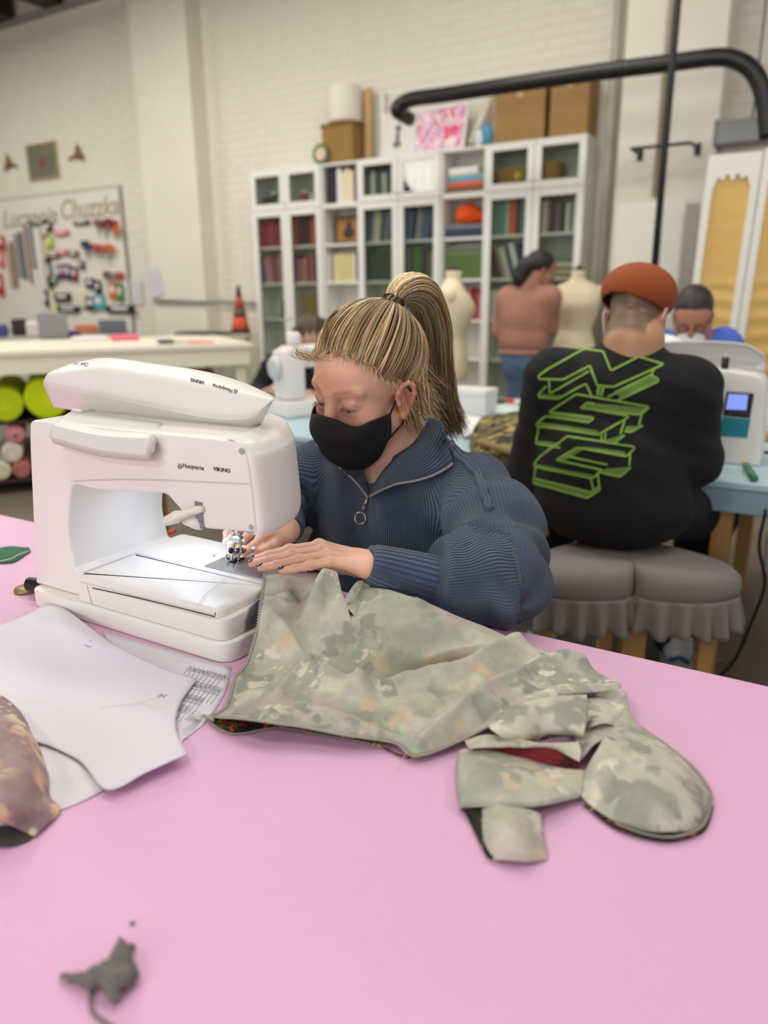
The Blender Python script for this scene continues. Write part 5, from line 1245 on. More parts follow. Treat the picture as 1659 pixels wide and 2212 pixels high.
M_print = floral('dark_floral', [(26, 26, 22), (44, 46, 34), (30, 28, 26)], [((70, 90, 46), 40, .38, .46), ((176, 96, 40), 52, .34, .52), ((150, 40, 36), 44, .36, .56), ((190, 180, 120), 60, .3, .58)], 0)
M_red = floral('red_lining', [(110, 34, 36), (134, 44, 46), (76, 26, 28)], [((160, 60, 58), 30, .35, .55)], 0)
M_mauve = floral('mauve_floral', [(158, 132, 132), (174, 148, 146), (148, 124, 128)], [((222, 192, 156), 20, .45, .44), ((224, 206, 164), 30, .38, .5), ((120, 168, 158), 44, .32, .56), ((214, 168, 148), 34, .36, .52)], 0)
M_thread = mat('serging_thread', (166, 163, 150), .8); M_wthread = mat('white_thread', (226, 220, 214), .7)
def flip_up(G):
    n = np.cross(G[1:, :-1]-G[:-1, :-1], G[:-1, 1:]-G[:-1, :-1]); return G if n[..., 2].sum() > 0 else G[:, ::-1]
def cloth(name, rows, nu, nv, mats, parent, wr=.0012, wf=(60, 45), th=.0011, base=TBZ, seed=0, ridges=()):
    net = np.array([[AZ(x, y, base+h/100) for x, y, h in r] for r in rows]); G = patch(net, nu, nv)
    u = G[..., 0]; v = G[..., 1]
    G[..., 2] += wr*(np.sin(wf[0]*u+18*np.sin(9*v+seed)+seed)+.7*np.sin(wf[1]*2*v+7*np.sin(23*u+seed)))
    for pl, amp, wid in ridges:
        q = crom(np.array([AZ(x, y, base+.03)[:2] for x, y in pl]), 60); D = np.min(np.linalg.norm(G[..., None, :2]-q[None, None], axis=3), axis=2); ed_ = np.minimum(1, np.minimum(np.arange(nu)[:, None], nu-1-np.arange(nu)[:, None])/8.)*np.minimum(1, np.minimum(np.arange(nv)[None], nv-1-np.arange(nv)[None])/8.)
        G[..., 2] += amp*np.exp(-(D/wid)**1.6)*ed_
    G[..., 2] = np.maximum(G[..., 2], base+.0012)
    G = flip_up(G); o = MB().grid(G[..., :]).build(name, None, parent, True, mats=mats)
    # orient normals upwards, thickness with the printed side below
    me = o.data
    if sum(p.normal.z for p in me.polygons) < 0: me.flip_normals()
    so = o.modifiers.new('solid', 'SOLIDIFY'); so.thickness = th; so.offset = -1; so.material_offset = 1
    return G
def serge(pts, r, parent, amp=.0022, n=None):
    P = np.array(pts); n = n or len(P)*3; Q = crom(P, n); T = np.gradient(Q, axis=0); T /= np.linalg.norm(T, axis=1)[:, None]+1e-9; S = np.cross(T, UP); S /= np.linalg.norm(S, axis=1)[:, None]+1e-9
    sg = np.where(np.arange(n) % 2, 1, -1)[:, None]; MB().tube(Q+S*amp*sg+UP*.0008, r, 4).build('serged_stitching', M_thread, parent); MB().tube(Q+UP*.0006, r*1.6, 5).build('serged_edge', M_thread, parent)
ga = thing('garment', 'faded grey green floral garment piece being sewn, draped from machine across the table', 'garment', (-.35, .8, TBZ))
MM = [M_faded, M_print]
rows = [[(572, 1240, 8.9), (564, 1300, 7.0), (552, 1375, 4.2), (530, 1437, 1.9), (508, 1468, 1.0), (488, 1528, .7), (452, 1548, .5)],
        [(640, 1236, 9.6), (640, 1300, 7.4), (640, 1375, 4.0), (622, 1432, 2.0), (596, 1492, 1.7), (570, 1542, 1.8), (545, 1556, 2.7)],
        [(700, 1244, 9.0), (738, 1296, 8.3), (712, 1375, 4.5), (700, 1432, 2.4), (684, 1496, 2.2), (672, 1550, 1.7), (655, 1572, 2.2)],
        [(752, 1312, 6.5), (765, 1345, 6.0), (790, 1398, 3.4), (785, 1465, 1.0), (775, 1526, 2.2), (764, 1566, 1.7), (752, 1590, 1.7)],
        [(800, 1268, 8.2), (830, 1330, 7.6), (880, 1392, 4.6), (885, 1448, 1.4), (884, 1518, 2.2), (872, 1580, 1.4), (852, 1606, .9)],
        [(925, 1303, 7.6), (960, 1340, 6.8), (990, 1396, 4.4), (995, 1440, 1.8), (992, 1498, 2.8), (956, 1572, 2.0), (900, 1634, .7)],
        [(1040, 1352, 4.2), (1070, 1376, 4.2), (1092, 1412, 3.0), (1085, 1452, 2.4), (1076, 1498, 3.4), (1052, 1548, 2.6), (1002, 1597, 1.2)],
        [(1140, 1392, 3.0), (1165, 1412, 3.4), (1185, 1434, 3.0), (1186, 1460, 3.0), (1176, 1488, 3.8), (1152, 1514, 3.4), (1112, 1540, 3.0)],
        [(1240, 1428, 2.4), (1265, 1440, 2.9), (1278, 1452, 2.9), (1276, 1466, 3.2), (1262, 1480, 3.8), (1240, 1494, 3.6), (1206, 1506, 3.4)],
        [(1318, 1468, 1.8), (1336, 1476, 2.2), (1342, 1482, 2.6), (1338, 1486, 3.0), (1325, 1488, 3.2), (1306, 1490, 3.4), (1280, 1494, 3.4)]]
RG = [([(575, 1378), (640, 1398), (700, 1448), (775, 1490)], .024, .017), ([(655, 1330), (652, 1385), (680, 1425)], -.022, .016), ([(660, 1376), (720, 1352), (830, 1338), (935, 1312)], .024, .012), ([(735, 1300), (712, 1340), (690, 1368)], .016, .010),
      ([(775, 1490), (890, 1452), (1000, 1432), (1120, 1400)], .020, .012), ([(790, 1452), (900, 1420), (1000, 1400)], -.018, .014), ([(880, 1602), (990, 1535), (1090, 1478), (1190, 1436), (1260, 1432)], .018, .010), ([(930, 1520), (1030, 1470), (1120, 1432)], -.014, .012), ([(560, 1535), (660, 1520), (760, 1545), (850, 1575)], .012, .011), ([(990, 1572), (1100, 1520), (1200, 1480), (1300, 1470)], -.006, .008), ([(600, 1480), (640, 1440), (690, 1415)], .011, .009), ([(840, 1370), (900, 1375), (960, 1352)], .012, .008)]
G = cloth('main_panel', rows, 150, 110, MM, ga, .0009, ridges=RG)
# make the drape rest on the bed / beside the machine instead of cutting it
serge(G[0][::3] if np.linalg.norm(G[0][0]-AZ(572, 1240, TBZ+.089)) < .03 else G[0][::-1][::3], .0007, ga, amp=.0028, n=170)
near = [AZ(x, y, TBZ+h/100+.0012) for x, y, h in [r[-1] for r in rows]]; serge(near, .0007, ga, amp=.0028, n=330)
cloth('lower_layer', [[(446, 1549, .5), (500, 1553, .5), (600, 1565, .6), (700, 1582, .6), (800, 1600, .5), (880, 1630, .4), (980, 1600, .6)], [(470, 1572, .3), (512, 1585, .3), (600, 1572, .3), (700, 1588, .3), (800, 1606, .3), (890, 1637, .3), (990, 1606, .3)]], 8, 70, [M_print, M_faded], ga, .0004)
serge([AZ(x, y, TBZ+.004) for x, y in [(446, 1551), (470, 1573), (512, 1586), (600, 1573), (700, 1589), (800, 1607)]], .0004, ga, n=140)
cloth('side_flap', [[(742, 1300, 8.2), (765, 1262, 9.2), (782, 1254, 9.0), (800, 1264, 8.4)], [(750, 1312, 7.6), (772, 1285, 8.2), (790, 1275, 8.2), (806, 1278, 7.8)], [(768, 1332, 6.4), (784, 1310, 6.8), (796, 1296, 7.2), (812, 1292, 7.0)]], 16, 16, MM, ga, .0006)
serge([AZ(x, y, TBZ+h/100) for x, y, h in [(782, 1256, 9.1), (776, 1275, 8.6), (762, 1296, 8.2), (748, 1306, 7.8)]], .0005, ga, n=50)
cloth('rolled_sleeve', [[(1052, 1562, 4.2), (1090, 1535, 5.0), (1150, 1512, 5.2), (1210, 1500, 5.0), (1268, 1500, 4.6)], [(1060, 1574, 4.8), (1110, 1556, 5.4), (1165, 1538, 5.0), (1215, 1532, 5.4), (1270, 1535, 4.8)], [(1085, 1592, 4.0), (1130, 1584, 4.6), (1180, 1574, 4.0), (1225, 1572, 4.6), (1262, 1585, 4.0)], [(1108, 1600, 2.4), (1145, 1600, 3.0), (1190, 1592, 2.8), (1235, 1588, 3.0), (1255, 1598, 2.6)]], 30, 50, MM, ga, .001, seed=2)
cloth('sleeve_opening', [[(1128, 1590, 3.3), (1158, 1578, 3.5), (1196, 1574, 3.5), (1232, 1572, 3.3)], [(1132, 1602, 2.9), (1162, 1600, 3.0), (1200, 1592, 3.0), (1240, 1588, 2.9)]], 6, 20, [M_print, M_faded], ga, .0004)
cloth('sleeve_flap', [[(1004, 1598, 3.0), (1050, 1586, 3.4), (1110, 1592, 3.6), (1180, 1604, 3.6), (1250, 1600, 3.6)], [(1008, 1606, 2.9), (1056, 1600, 3.3), (1115, 1606, 3.3), (1185, 1612, 3.2), (1256, 1622, 3.0)], [(1012, 1616, 2.6), (1060, 1614, 3.0), (1120, 1614, 2.9), (1190, 1616, 2.7), (1252, 1645, 2.2)]], 14, 50, MM, ga, .0007, seed=4)
cloth('red_lining', [[(1020, 1612, 2.1), (1110, 1610, 2.3), (1180, 1606, 2.4), (1252, 1606, 2.3)], [(1022, 1622, 1.9), (1112, 1624, 2.0), (1180, 1632, 1.9), (1250, 1650, 1.7)], [(1024, 1628, 1.6), (1115, 1632, 1.7), (1180, 1650, 1.6), (1250, 1662, 1.4)]], 14, 40, [M_red, M_print], ga, .0006, seed=1)
cloth('sleeve_block', [[(984, 1650, .5), (996, 1620, 1.6), (1050, 1622, 2.0), (1110, 1632, 2.0), (1180, 1652, 1.8), (1262, 1662, 1.6)], [(984, 1690, .5), (996, 1672, 2.0), (1060, 1674, 2.5), (1120, 1688, 2.4), (1190, 1694, 2.2), (1262, 1690, 1.4)], [(990, 1738, .4), (1000, 1722, 1.7), (1070, 1718, 2.2), (1130, 1726, 2.2), (1190, 1722, 2.0), (1258, 1708, 1.2)], [(992, 1748, .4), (1004, 1742, .9), (1074, 1742, 1.6), (1130, 1746, 1.6), (1190, 1736, 1.4), (1252, 1722, .8)]], 34, 60, MM, ga, .0008, seed=3)
cloth('rolled_end', [[(1022, 1744, .3), (1050, 1738, 1.2), (1090, 1738, 2.0), (1130, 1744, 2.0), (1170, 1758, .8)], [(1034, 1790, .3), (1062, 1784, 1.6), (1096, 1786, 2.4), (1134, 1794, 2.0), (1172, 1798, .5)], [(1046, 1830, .3), (1072, 1830, 1.3), (1102, 1832, 1.8), (1140, 1838, 1.5), (1180, 1838, .4)], [(1062, 1856, .3), (1084, 1858, .5), (1110, 1860, .6), (1142, 1860, .6), (1183, 1854, .3)]], 34, 40, MM, ga, .0007, seed=5)
cloth('dark_fold', [[(1000, 1748, .7), (1030, 1745, .9), (1062, 1746, .8)], [(1012, 1770, .4), (1036, 1790, .6), (1062, 1800, .6)], [(1040, 1830, .3), (1052, 1850, .4), (1066, 1856, .4)]], 14, 12, [M_print, M_faded], ga, .0004)
cloth('right_lobe', [[(1262, 1668, 1.2), (1285, 1625, 3.0), (1318, 1582, 3.2), (1356, 1562, 2.2), (1385, 1572, .6)], [(1258, 1692, 1.4), (1310, 1660, 3.0), (1370, 1625, 3.4), (1420, 1604, 2.4), (1445, 1615, .6)], [(1252, 1714, .9), (1330, 1706, 2.2), (1410, 1680, 3.0), (1470, 1656, 2.4), (1500, 1662, .6)], [(1276, 1738, .7), (1350, 1742, 1.6), (1430, 1734, 2.2), (1500, 1712, 1.8), (1530, 1706, .5)], [(1310, 1764, .6), (1372, 1776, 1.0), (1440, 1775, 1.4), (1500, 1758, 1.3), (1532, 1738, .5)], [(1330, 1774, .4), (1385, 1793, .5), (1440, 1800, .6), (1495, 1792, .6), (1524, 1768, .4)]], 50, 50, MM, ga, .0009, seed=6)
cloth('inner_fold', [[(1215, 1512, 2.6), (1290, 1502, 2.6), (1350, 1512, 2.0), (1362, 1540, .8)], [(1235, 1570, 2.4), (1290, 1550, 2.6), (1345, 1550, 2.2), (1385, 1575, .8)], [(1255, 1640, 1.6), (1290, 1605, 2.4), (1345, 1590, 2.2), (1395, 1592, .8)]], 20, 24, MM, ga, .0008, seed=9)
cloth('lobe_underlayer', [[(1258, 1738, .3), (1326, 1788, .3), (1398, 1812, .3), (1462, 1816, .3), (1522, 1794, .3), (1542, 1742, .3)], [(1290, 1742, .6), (1345, 1766, .6), (1405, 1785, .6), (1455, 1788, .6), (1495, 1770, .6), (1518, 1738, .6)]], 6, 50, [M_print, M_faded], ga, .0003)
serge([AZ(x, y, TBZ+.006) for x, y in [(1385, 1572), (1445, 1614), (1500, 1661), (1531, 1706), (1534, 1740), (1515, 1786), (1460, 1808), (1400, 1804), (1330, 1780)]], .0004, ga, n=220)
cloth('curled_edge', [[(1290, 1490, 3.2), (1330, 1488, 3.4), (1352, 1498, 3.2), (1360, 1530, 2.0)], [(1284, 1520, 2.0), (1322, 1515, 2.2), (1342, 1530, 2.4), (1352, 1560, 1.2)], [(1272, 1570, 3.0), (1305, 1562, 3.2), (1330, 1570, 2.4), (1345, 1582, .8)]], 20, 20, MM, ga, .0008, seed=7)
MB().tube([AZ(x, y, TBZ+h) for x, y, h in [(440, 1546, .006), (452, 1550, .008), (462, 1556, .007)]], .0022, 6).build('knotted_tail', M_thread, ga, True)
for k in range(4): MB().tube(crom(np.array([AZ(x, y, TBZ+h) for x, y, h in [(444, 1548, .006), (425-6*k, 1536+5*k, .012), (412-4*k, 1545+3*k, .004), (430, 1556, .003)]]), 12), .0003, 4).build('thread_tail', M_thread, ga)
MB().tube(crom(np.array([AZ(x, y, TBZ+h) for x, y, h in [(880, 1622, .012), (868, 1640, .003), (862, 1655, .001), (858, 1668, .001)]]), 14), .00025, 4).build('thread_tail', M_wthread, ga)
# thread running from the foot over the bed
tz = BZ+.003
o = MB().tube(crom(np.array([AZ(x, y, tz+h) for x, y, h in [(518, 1200, .003), (512, 1218, .002), (500, 1240, .0015), (470, 1262, .001), (440, 1290, .0012), (425, 1312, .001)]]), 30), .0004, 5).build('sewing_thread', M_wthread); tag(o, 'loose pale sewing thread trailing from the presser foot over the machine bed', 'thread')
# ------------------------------------------------------------------ paper pattern, chart, scraps
M_paper = mat('pattern_paper', (222, 216, 224), .75, var=.02, vscale=5); M_paper2 = mat('chart_paper', (224, 221, 230), .7)
def paper(name, label, rows, nu, nv, m, cat='paper', th=.0004, wr=.0004):
    net = np.array([[AZ(x, y, TBZ+h/100) for x, y, h in r] for r in rows]); G = patch(net, nu, nv); G[..., 2] += wr*np.sin(30*G[..., 0]+20*G[..., 1]); G[..., 2] = np.maximum(G[..., 2], TBZ+.0006)
    o = MB().grid(G).build(name, m, None, True); so = o.modifiers.new('solid', 'SOLIDIFY'); so.thickness = th; so.offset = 0
    return tag(o, label, cat), G
pp, _ = paper('pattern_sheet', 'large blank pattern sheet with a curved cut end lying before the machine', [[(-60, 1372, .6), (-60, 1450, .6), (-60, 1550, .9), (-60, 1660, .9)], [(50, 1330, .7), (60, 1420, 1.0), (70, 1520, .9), (50, 1600, .6)], [(122, 1307, 1.5), (165, 1420, 1.1), (175, 1530, .8), (165, 1640, .5)], [(240, 1388, .8), (262, 1460, .8), (272, 1550, .9), (230, 1705, 1.0)], [(335, 1436, .6), (330, 1490, .7), (325, 1560, 1.0), (318, 1667, 1.4)], [(425, 1466, .5), (388, 1522, .7), (380, 1575, 1.2), (405, 1628, 1.6)]], 40, 40, M_paper)
paper('pattern_sheet', 'smaller pattern sheet peeking out under the large blank sheet and mauve cloth', [[(0, 1570, .12), (60, 1590, .15), (165, 1640, .2), (228, 1704, .2)], [(0, 1700, .12), (50, 1720, .12), (110, 1735, .12), (180, 1730, .12)], [(0, 1790, .1), (40, 1775, .1), (90, 1765, .1), (135, 1748, .1)]], 16, 20, M_paper, wr=.0001)
ch, _ = paper('size_chart', 'printed size chart with number tables partly under the pattern sheet', [[(222, 1363, .1), (320, 1390, .1), (420, 1418, .1), (500, 1441, .1)], [(250, 1440, .1), (340, 1455, .1), (420, 1475, .1), (485, 1498, .1)], [(300, 1560, .1), (350, 1570, .1), (400, 1580, .1), (445, 1558, .1)], [(330, 1640, .1), (360, 1625, .1), (385, 1610, .1), (402, 1592, .1)]], 16, 20, M_paper2, wr=0)
bch = bvh_of([ch]); M_print_ink = mat('print_ink', (70, 68, 74), .7)
tx, ty = np.array([.97, .26]), np.array([-.62, .78])   # across the columns, down the columns (pixels)
def chart_table(o0, ncol, cell, length, heads, nm):
    mb = MB(); o0 = np.array(o0, float)
    def ln(a, b, w=.9):
        a, b = np.array(a), np.array(b); n = np.array([-(b-a)[1], (b-a)[0]]); n /= np.linalg.norm(n)
        q = [hit(bch, *(p_+n*w*s_/2), .0003) for p_, s_ in ((a, -1), (b, -1), (b, 1), (a, 1))]
        if all(v is not None for v in q): mb.add(q, [(0, 1, 2, 3)])
    ln(o0, o0+tx*cell*ncol); ln(o0+ty*18, o0+ty*18+tx*cell*ncol)
    for i in range(ncol+1): ln(o0+tx*cell*i, o0+tx*cell*i+ty*length)
    mb.build('table_lines', M_print_ink, ch)
    for i, h in enumerate(heads): print_text('chart_figures', h, o0+tx*cell*(i+.5)+ty*9, -ty, tx, 12 if len(h) > 2 else 9, bch, M_print_ink, ch, bold=.015, lift=.0003)
chart_table((412, 1437), 10, 9.6, 42, ['(cm)', '88', '93', '98', '100', '113', '122', '132', '142', '152'], 'a')
chart_table((416, 1471), 7, 9.6, 44, ['80', '85', '90', '100', '110', '120', '130'], 'b')
chart_table((396, 1497), 5, 9.6, 44, ['110', '120', '130', '140', '150'], 'c')
chart_table((385, 1520), 3, 9.6, 40, ['56.0', '60.0', '64.0'], 'd')
mb = MB()
for k in range(4):
    a = np.array([395+2*k, 1578+5*k]); b = np.array([440-3*k, 1548+5*k]); q = [hit(bch, *(p_+np.array([0, s_]))) for p_, s_ in ((a, 0), (b, 0), (b, .8), (a, .8))]
    if all(v is not None for v in q): mb.add(q, [(0, 1, 2, 3)])
mb.build('ruled_lines', M_print_ink, ch)
bpp = bvh_of([pp])
def scrap_thread(label, pxs, m, r=.0003, lift=.0012):
    P = [hit(bpp, x, y, lift) for x, y in crom(np.array(pxs, float), 24)]; P = [p for p in P if p is not None]
    tag(MB().tube(P, r, 4).build('thread_scrap', m), label, 'thread')
scrap_thread('long white thread lying on the blank pattern sheet', [(216, 1531), (250, 1526), (300, 1520), (335, 1508), (350, 1500)], M_wthread); scrap_thread('short white thread crossing the long one on the pattern sheet', [(280, 1527), (310, 1522), (330, 1530), (355, 1529)], M_wthread)
scrap_thread('small dark thread scrap on the pattern sheet', [(184, 1393), (190, 1398), (198, 1398)], mat('dark_thread', (70, 64, 60), .8)); scrap_thread('tiny dark lint dot on the pattern sheet', [(194, 1386), (196, 1386)], mat('dark_thread', (70, 64, 60), .8), .0006)
M_redink = mat('red_pencil', (190, 70, 80), .7)
for pts in ([(341, 1505), (347, 1500), (352, 1500)], [(344, 1508), (349, 1501), (353, 1506)], [(353, 1508), (358, 1501), (363, 1503)], [(346, 1505), (358, 1504)]):
    P = [hit(bpp, x, y, .0004) for x, y in pts]; MB().tube(P, .00035, 4).build('pencil_mark', M_redink, pp)
# mauve floral cloth in the near corner
mc = thing('floral_cloth', 'mauve and peach floral cloth bundled beside the pattern sheets', 'cloth', (-.62, .42, TBZ))
cloth('bundle', [[(-60, 1486, .5), (-10, 1500, 1.2), (30, 1520, 1.2), (56, 1552, .4)], [(-60, 1560, 3.6), (0, 1565, 3.8), (56, 1590, 3.2), (84, 1612, .4)], [(-60, 1650, 5.2), (0, 1655, 5.2), (64, 1668, 4.0), (104, 1672, .5)], [(-60, 1720, 4.8), (0, 1725, 4.6), (62, 1732, 3.0), (108, 1722, .5)], [(-60, 1765, 3.4), (0, 1765, 3.2), (60, 1772, 1.6), (130, 1752, .3)], [(-60, 1772, 2.6), (0, 1772, 2.4), (44, 1790, 1.2), (78, 1806, .3)]], 40, 40, [M_mauve, mat('charcoal_cloth', (62, 58, 58), .85)], mc, .0012)
cloth('lining', [[(-60, 1790, 1.2), (0, 1782, 1.2), (40, 1790, .8), (72, 1806, .3)], [(-60, 1830, .4), (0, 1828, .4), (30, 1826, .3), (60, 1815, .3)]], 8, 20, [mat('charcoal_cloth', (62, 58, 58), .85)]*2, mc, .0004)
# grey lint and fabric snips
M_lint = mat('grey_lint', (128, 120, 114), .95, var=.25, vscale=200, bump=1, bscale=500)
s = SDF(); z0 = TBZ+.002
for a, b, ra, rb in [((132, 2108), (190, 2115), .003, .0075), ((200, 2112), (252, 2090), .011, .013), ((252, 2085), (262, 2040), .012, .005), ((262, 2060), (258, 2026), .006, .002), ((265, 2055), (290, 2046), .008, .003), ((245, 2105), (270, 2110), .012, .012), ((240, 2120), (248, 2155), .011, .006), ((262, 2075), (285, 2105), .012, .008)]:
    s.cone(AZ(*a, z0+ra*.6), AZ(*b, z0+rb*.6), ra*.62, rb*.62, .004)
V, F = s.mesh(.0016); V[:, 2] = np.maximum(V[:, 2], TBZ+.0004); N = vnormals(V, F); V += N*(.0012*np.sin(V[:, 0]*900+3*np.sin(V[:, 1]*700))*np.sin(V[:, 2]*800))[:, None]
li = thing('fabric_scrap', 'grey frayed fabric snip with a thread tail on the pink table', 'scrap', AZ(230, 2100, TBZ)); mkf('snip', V, F, M_lint, li)
MB().tube(crom(np.array([AZ(x, y, TBZ+.0015) for x, y in [(196, 2140), (198, 2180), (220, 2205), (262, 2230)]]), 14), .0016, 5).build('thread_tail', M_lint, li, True)
tag(MB().ball(AZ(286, 1994, TBZ+.0012), (.0024, .002, .0012), 8, 6).build('lint_dot', M_lint, None, True), 'tiny grey lint dot on the bare pink table', 'lint')
# green scrap, orange tool
gs = thing('green_scrap', 'dark green cloth scrap with white thread on the pink table behind the machine', 'scrap', AZ(20, 1200, TBZ))
cloth('scrap', [[(-30, 1190, .4), (0, 1184, .6), (30, 1180, .5), (62, 1182, .3)], [(-30, 1205, .5), (5, 1200, 1.0), (35, 1195, .8), (66, 1190, .3)], [(-30, 1218, .3), (0, 1216, .3), (30, 1213, .3), (58, 1196, .3)]], 12, 16, [mat('green_cloth', (22, 98, 62), .7)]*2, gs, .0008)
MB().tube(crom(np.array([AZ(x, y, TBZ+.012) for x, y in [(0, 1212), (25, 1206), (40, 1198), (62, 1190)]]), 16), .0009, 5).build('thread_tail', M_wthread, gs)
ot = thing('seam_ripper', 'orange handled seam ripper leaning behind the machine bed', 'tool', AY(366, 1152, .965))
a = AY(378, 1146, .965); b = AY(352, 1160, .962); bt = np.array([b[0]-.03, .955, TBZ+.004]); MB().tube([a, a*.6+b*.4, b, bt], [.0035, .005, .0045, .0025], 10).build('handle', mat('orange_plastic', (226, 76, 36), .35), ot, True)
MB().tube([bt, bt+np.array([-.02, 0, -.001])], [.0012, .0004], 6).build('blade', M_chrome, ot, True)
# ================================================================== HEART STOOL AND THE MAN IN BLACK
hs_c = np.array([-.405, 1.985]); hs_x = np.array([.90, .436]); hs_y = np.array([-.436, .90])   # lobes face the pink table
def heart(sc, n=72):
    out = []
    for t_ in np.linspace(0, 2*PI, n, endpoint=False):
        x = 16*math.sin(t_)**3/16; y = (13*math.cos(t_)-5*math.cos(2*t_)-2*math.cos(3*t_)-math.cos(4*t_))/16
        y += .13*math.exp(-(x/.22)**2)*(1 if y > 0 else 0); y = y if y < .2 else .2+(y-.2)*.75
        p = hs_c+hs_x*x*.285*sc-hs_y*(y-.1)*.27*sc; out.append(p)
    return out
M_cush = mat('grey_linen', (130, 123, 119), .9, var=.08, vscale=60, bump=.4, bscale=300)
hs = thing('heart_stool', 'grey heart shaped cushion stool with ruffled skirt and pine legs', 'stool', (hs_c[0], hs_c[1], 0))
prof = [(.93, .462), (1.0, .47), (1.015, .49), (1.0, .515), (.93, .535), (.8, .546), (.55, .552), (.25, .554), (.02, .554)]
G = np.array([[(p[0], p[1], z) for p in heart(sc)] for sc, z in prof]); MB().grid(G, True).build('cushion', M_cush, hs, True)
G = np.array([[(p[0], p[1], z) for p in heart(sc)] for sc, z in [(.97, .464), (.5, .458), (.02, .458)]]); MB().grid(G, True).build('seat_board', M_wood, hs)
n = 288; base = heart(1.0, n); cen = np.array([hs_c[0], hs_c[1]])
rows = []
for i, z in enumerate(np.linspace(.472, .375, 9)):
    k = i/8; r_ = []
    for j, p in enumerate(base):
        a = np.array(base[(j+1) % n])-np.array(base[j-1]); a /= np.linalg.norm(a); nrm = np.array([a[1], -a[0]]); nrm = nrm if np.dot(nrm, np.array(p)-cen) > 0 else -nrm
        w = (.001+.016*k)*math.sin(j*.72+1.5*math.sin(j*.13))+.012*k; q = np.array(p)+nrm*w; r_.append((q[0], q[1], z+.006*k*math.sin(j*.35)))
    rows.append(r_)
o = MB().grid(np.array(rows), True).build('ruffle', M_cush, hs, True); so = o.modifiers.new('solid', 'SOLIDIFY'); so.thickness = .002
for (px, py, Y, w) in ((1177, 1365, 1.86, .036), (1365, 1400, 1.92, .062), (1519, 1420, 2.0, .04)):
    p = AY(px, py, Y); M_ = rz(.45, (p[0], Y, 0)); MB().box((-w/2, -.02, 0), (w/2, .02, .46), .003, M_).build('leg', M_wood, hs)
MB().box((-.02, -.02, 0), (.02, .02, .46), .003, rz(.45, (hs_c[0]+hs_y[0]*.2, hs_c[1]+hs_y[1]*.2, 0))).build('leg', M_wood, hs)
# generic posed person ------------------------------------------------
def basis(fwd, up=(0, 0, 1)):
    f = np.array(fwd, float); f /= np.linalg.norm(f); u = np.array(up, float); x = np.cross(f, u); x /= np.linalg.norm(x); u = np.cross(x, f); return np.c_[x, f, u]
def figure(label, root, head_c, head_f, scale, J, skin, vox=.008, head_vox=None, detail=False, girth=1.0):
    """J: joints dict - neck, sl, sr, el, er, wl, wr, hip, kl, kr, al, ar. One continuous body."""
    HMx = basis(head_f); h = lambda p: np.array(head_c)+HMx @ np.array(p, float); s = SDF(); head_sdf(s, h, HMx, scale, True, detail)
    s.cone(h((0, -.03*scale, -.03*scale)), J['neck'], .052*scale, .056, .03); ch = (np.array(J['sl'])+np.array(J['sr']))/2
    s.cone(J['neck'], ch*.4+np.array(J['hip'])*.6, .07*girth, .12*girth, .06); s.cone(ch*.5+np.array(J['hip'])*.5, J['hip'], .12*girth, .13*girth, .06); s.cone(J['sl'], J['sr'], .055, .055, .05)
    for S, E_, W in (('sl', 'el', 'wl'), ('sr', 'er', 'wr')):
        s.chain([J[S], J[E_], J[W]], [.046, .037, .026], .02); w = np.array(J[W], float); d = w-np.array(J[E_]); d /= np.linalg.norm(d); sd = np.cross(d, UP); sd /= np.linalg.norm(sd)
        s.cone(w, w+d*.05, .026, .03, .015)
        for q in range(4):
            r_ = w+d*.055+sd*(q-1.5)*.018; s.cone(r_, r_+d*.035-UP*.006, .009, .0085, .004); s.cone(r_+d*.035-UP*.006, r_+d*(.062-.006*abs(q-1.4))-UP*.022, .0085, .007, .004)
        s.cone(w+d*.02-sd*.02, w+d*.05-sd*.045, .012, .011, .006); s.cone(w+d*.05-sd*.045, w+d*.075-sd*.046-UP*.012, .011, .009, .004)
    for K, A in (('kl', 'al'), ('kr', 'ar')):
        hp = np.array(J['hip'])+(np.array(J[K])-np.array(J['hip']))*.12; s.chain([hp, J[K], J[A]], [.09*girth, .058*girth, .042], .03); a = np.array(J[A], float); s.cone(a+np.array([0, 0, -.03]), a+np.array(J.get('toe', (0, .12, -.045))), .038, .03, .02)
    V, F = s.mesh(vox); V = laplace(V, F, 1, .4); V[:, 2] = np.maximum(V[:, 2], .002)
    t = thing('person', label, 'person', root); o = mkf('body', V, F, skin[0], t)
    L = (V-np.array(head_c)) @ HMx; return t, o, V, F, L, h, HMx
def tinted(o, base, L=None, spots=()):
    n = len(o.data.vertices); c = np.tile(np.array(rgb(*base)[:3]), (n, 1))
    for col, w in spots: c = c*(1-w[:, None])+np.array(rgb(*col)[:3])*w[:, None]
    attr_color(o, 'tint', c)
def garment_sdf(parent, name, prims, m, vox=.009, fold=.004, freq=40, post=None):
    s = SDF()
    for p in prims:
        if p[0] == 'e': s.ell(*p[1:])
        elif p[0] == 'ch': s.chain(*p[1:])
        else: s.cone(*p[1:])
    V, F = s.mesh(vox); V = laplace(V, F, 2, .5); N = vnormals(V, F)
    V = V+N*(fold*np.sin(freq*V[:, 0]+12*np.sin(V[:, 2]*7)+freq*.6*V[:, 1])*np.sin(freq*.7*V[:, 2]+3))[:, None]; V[:, 2] = np.maximum(V[:, 2], .003)
    if post: V, F = post(V, F)
    return mkf(name, V, F, m, parent)
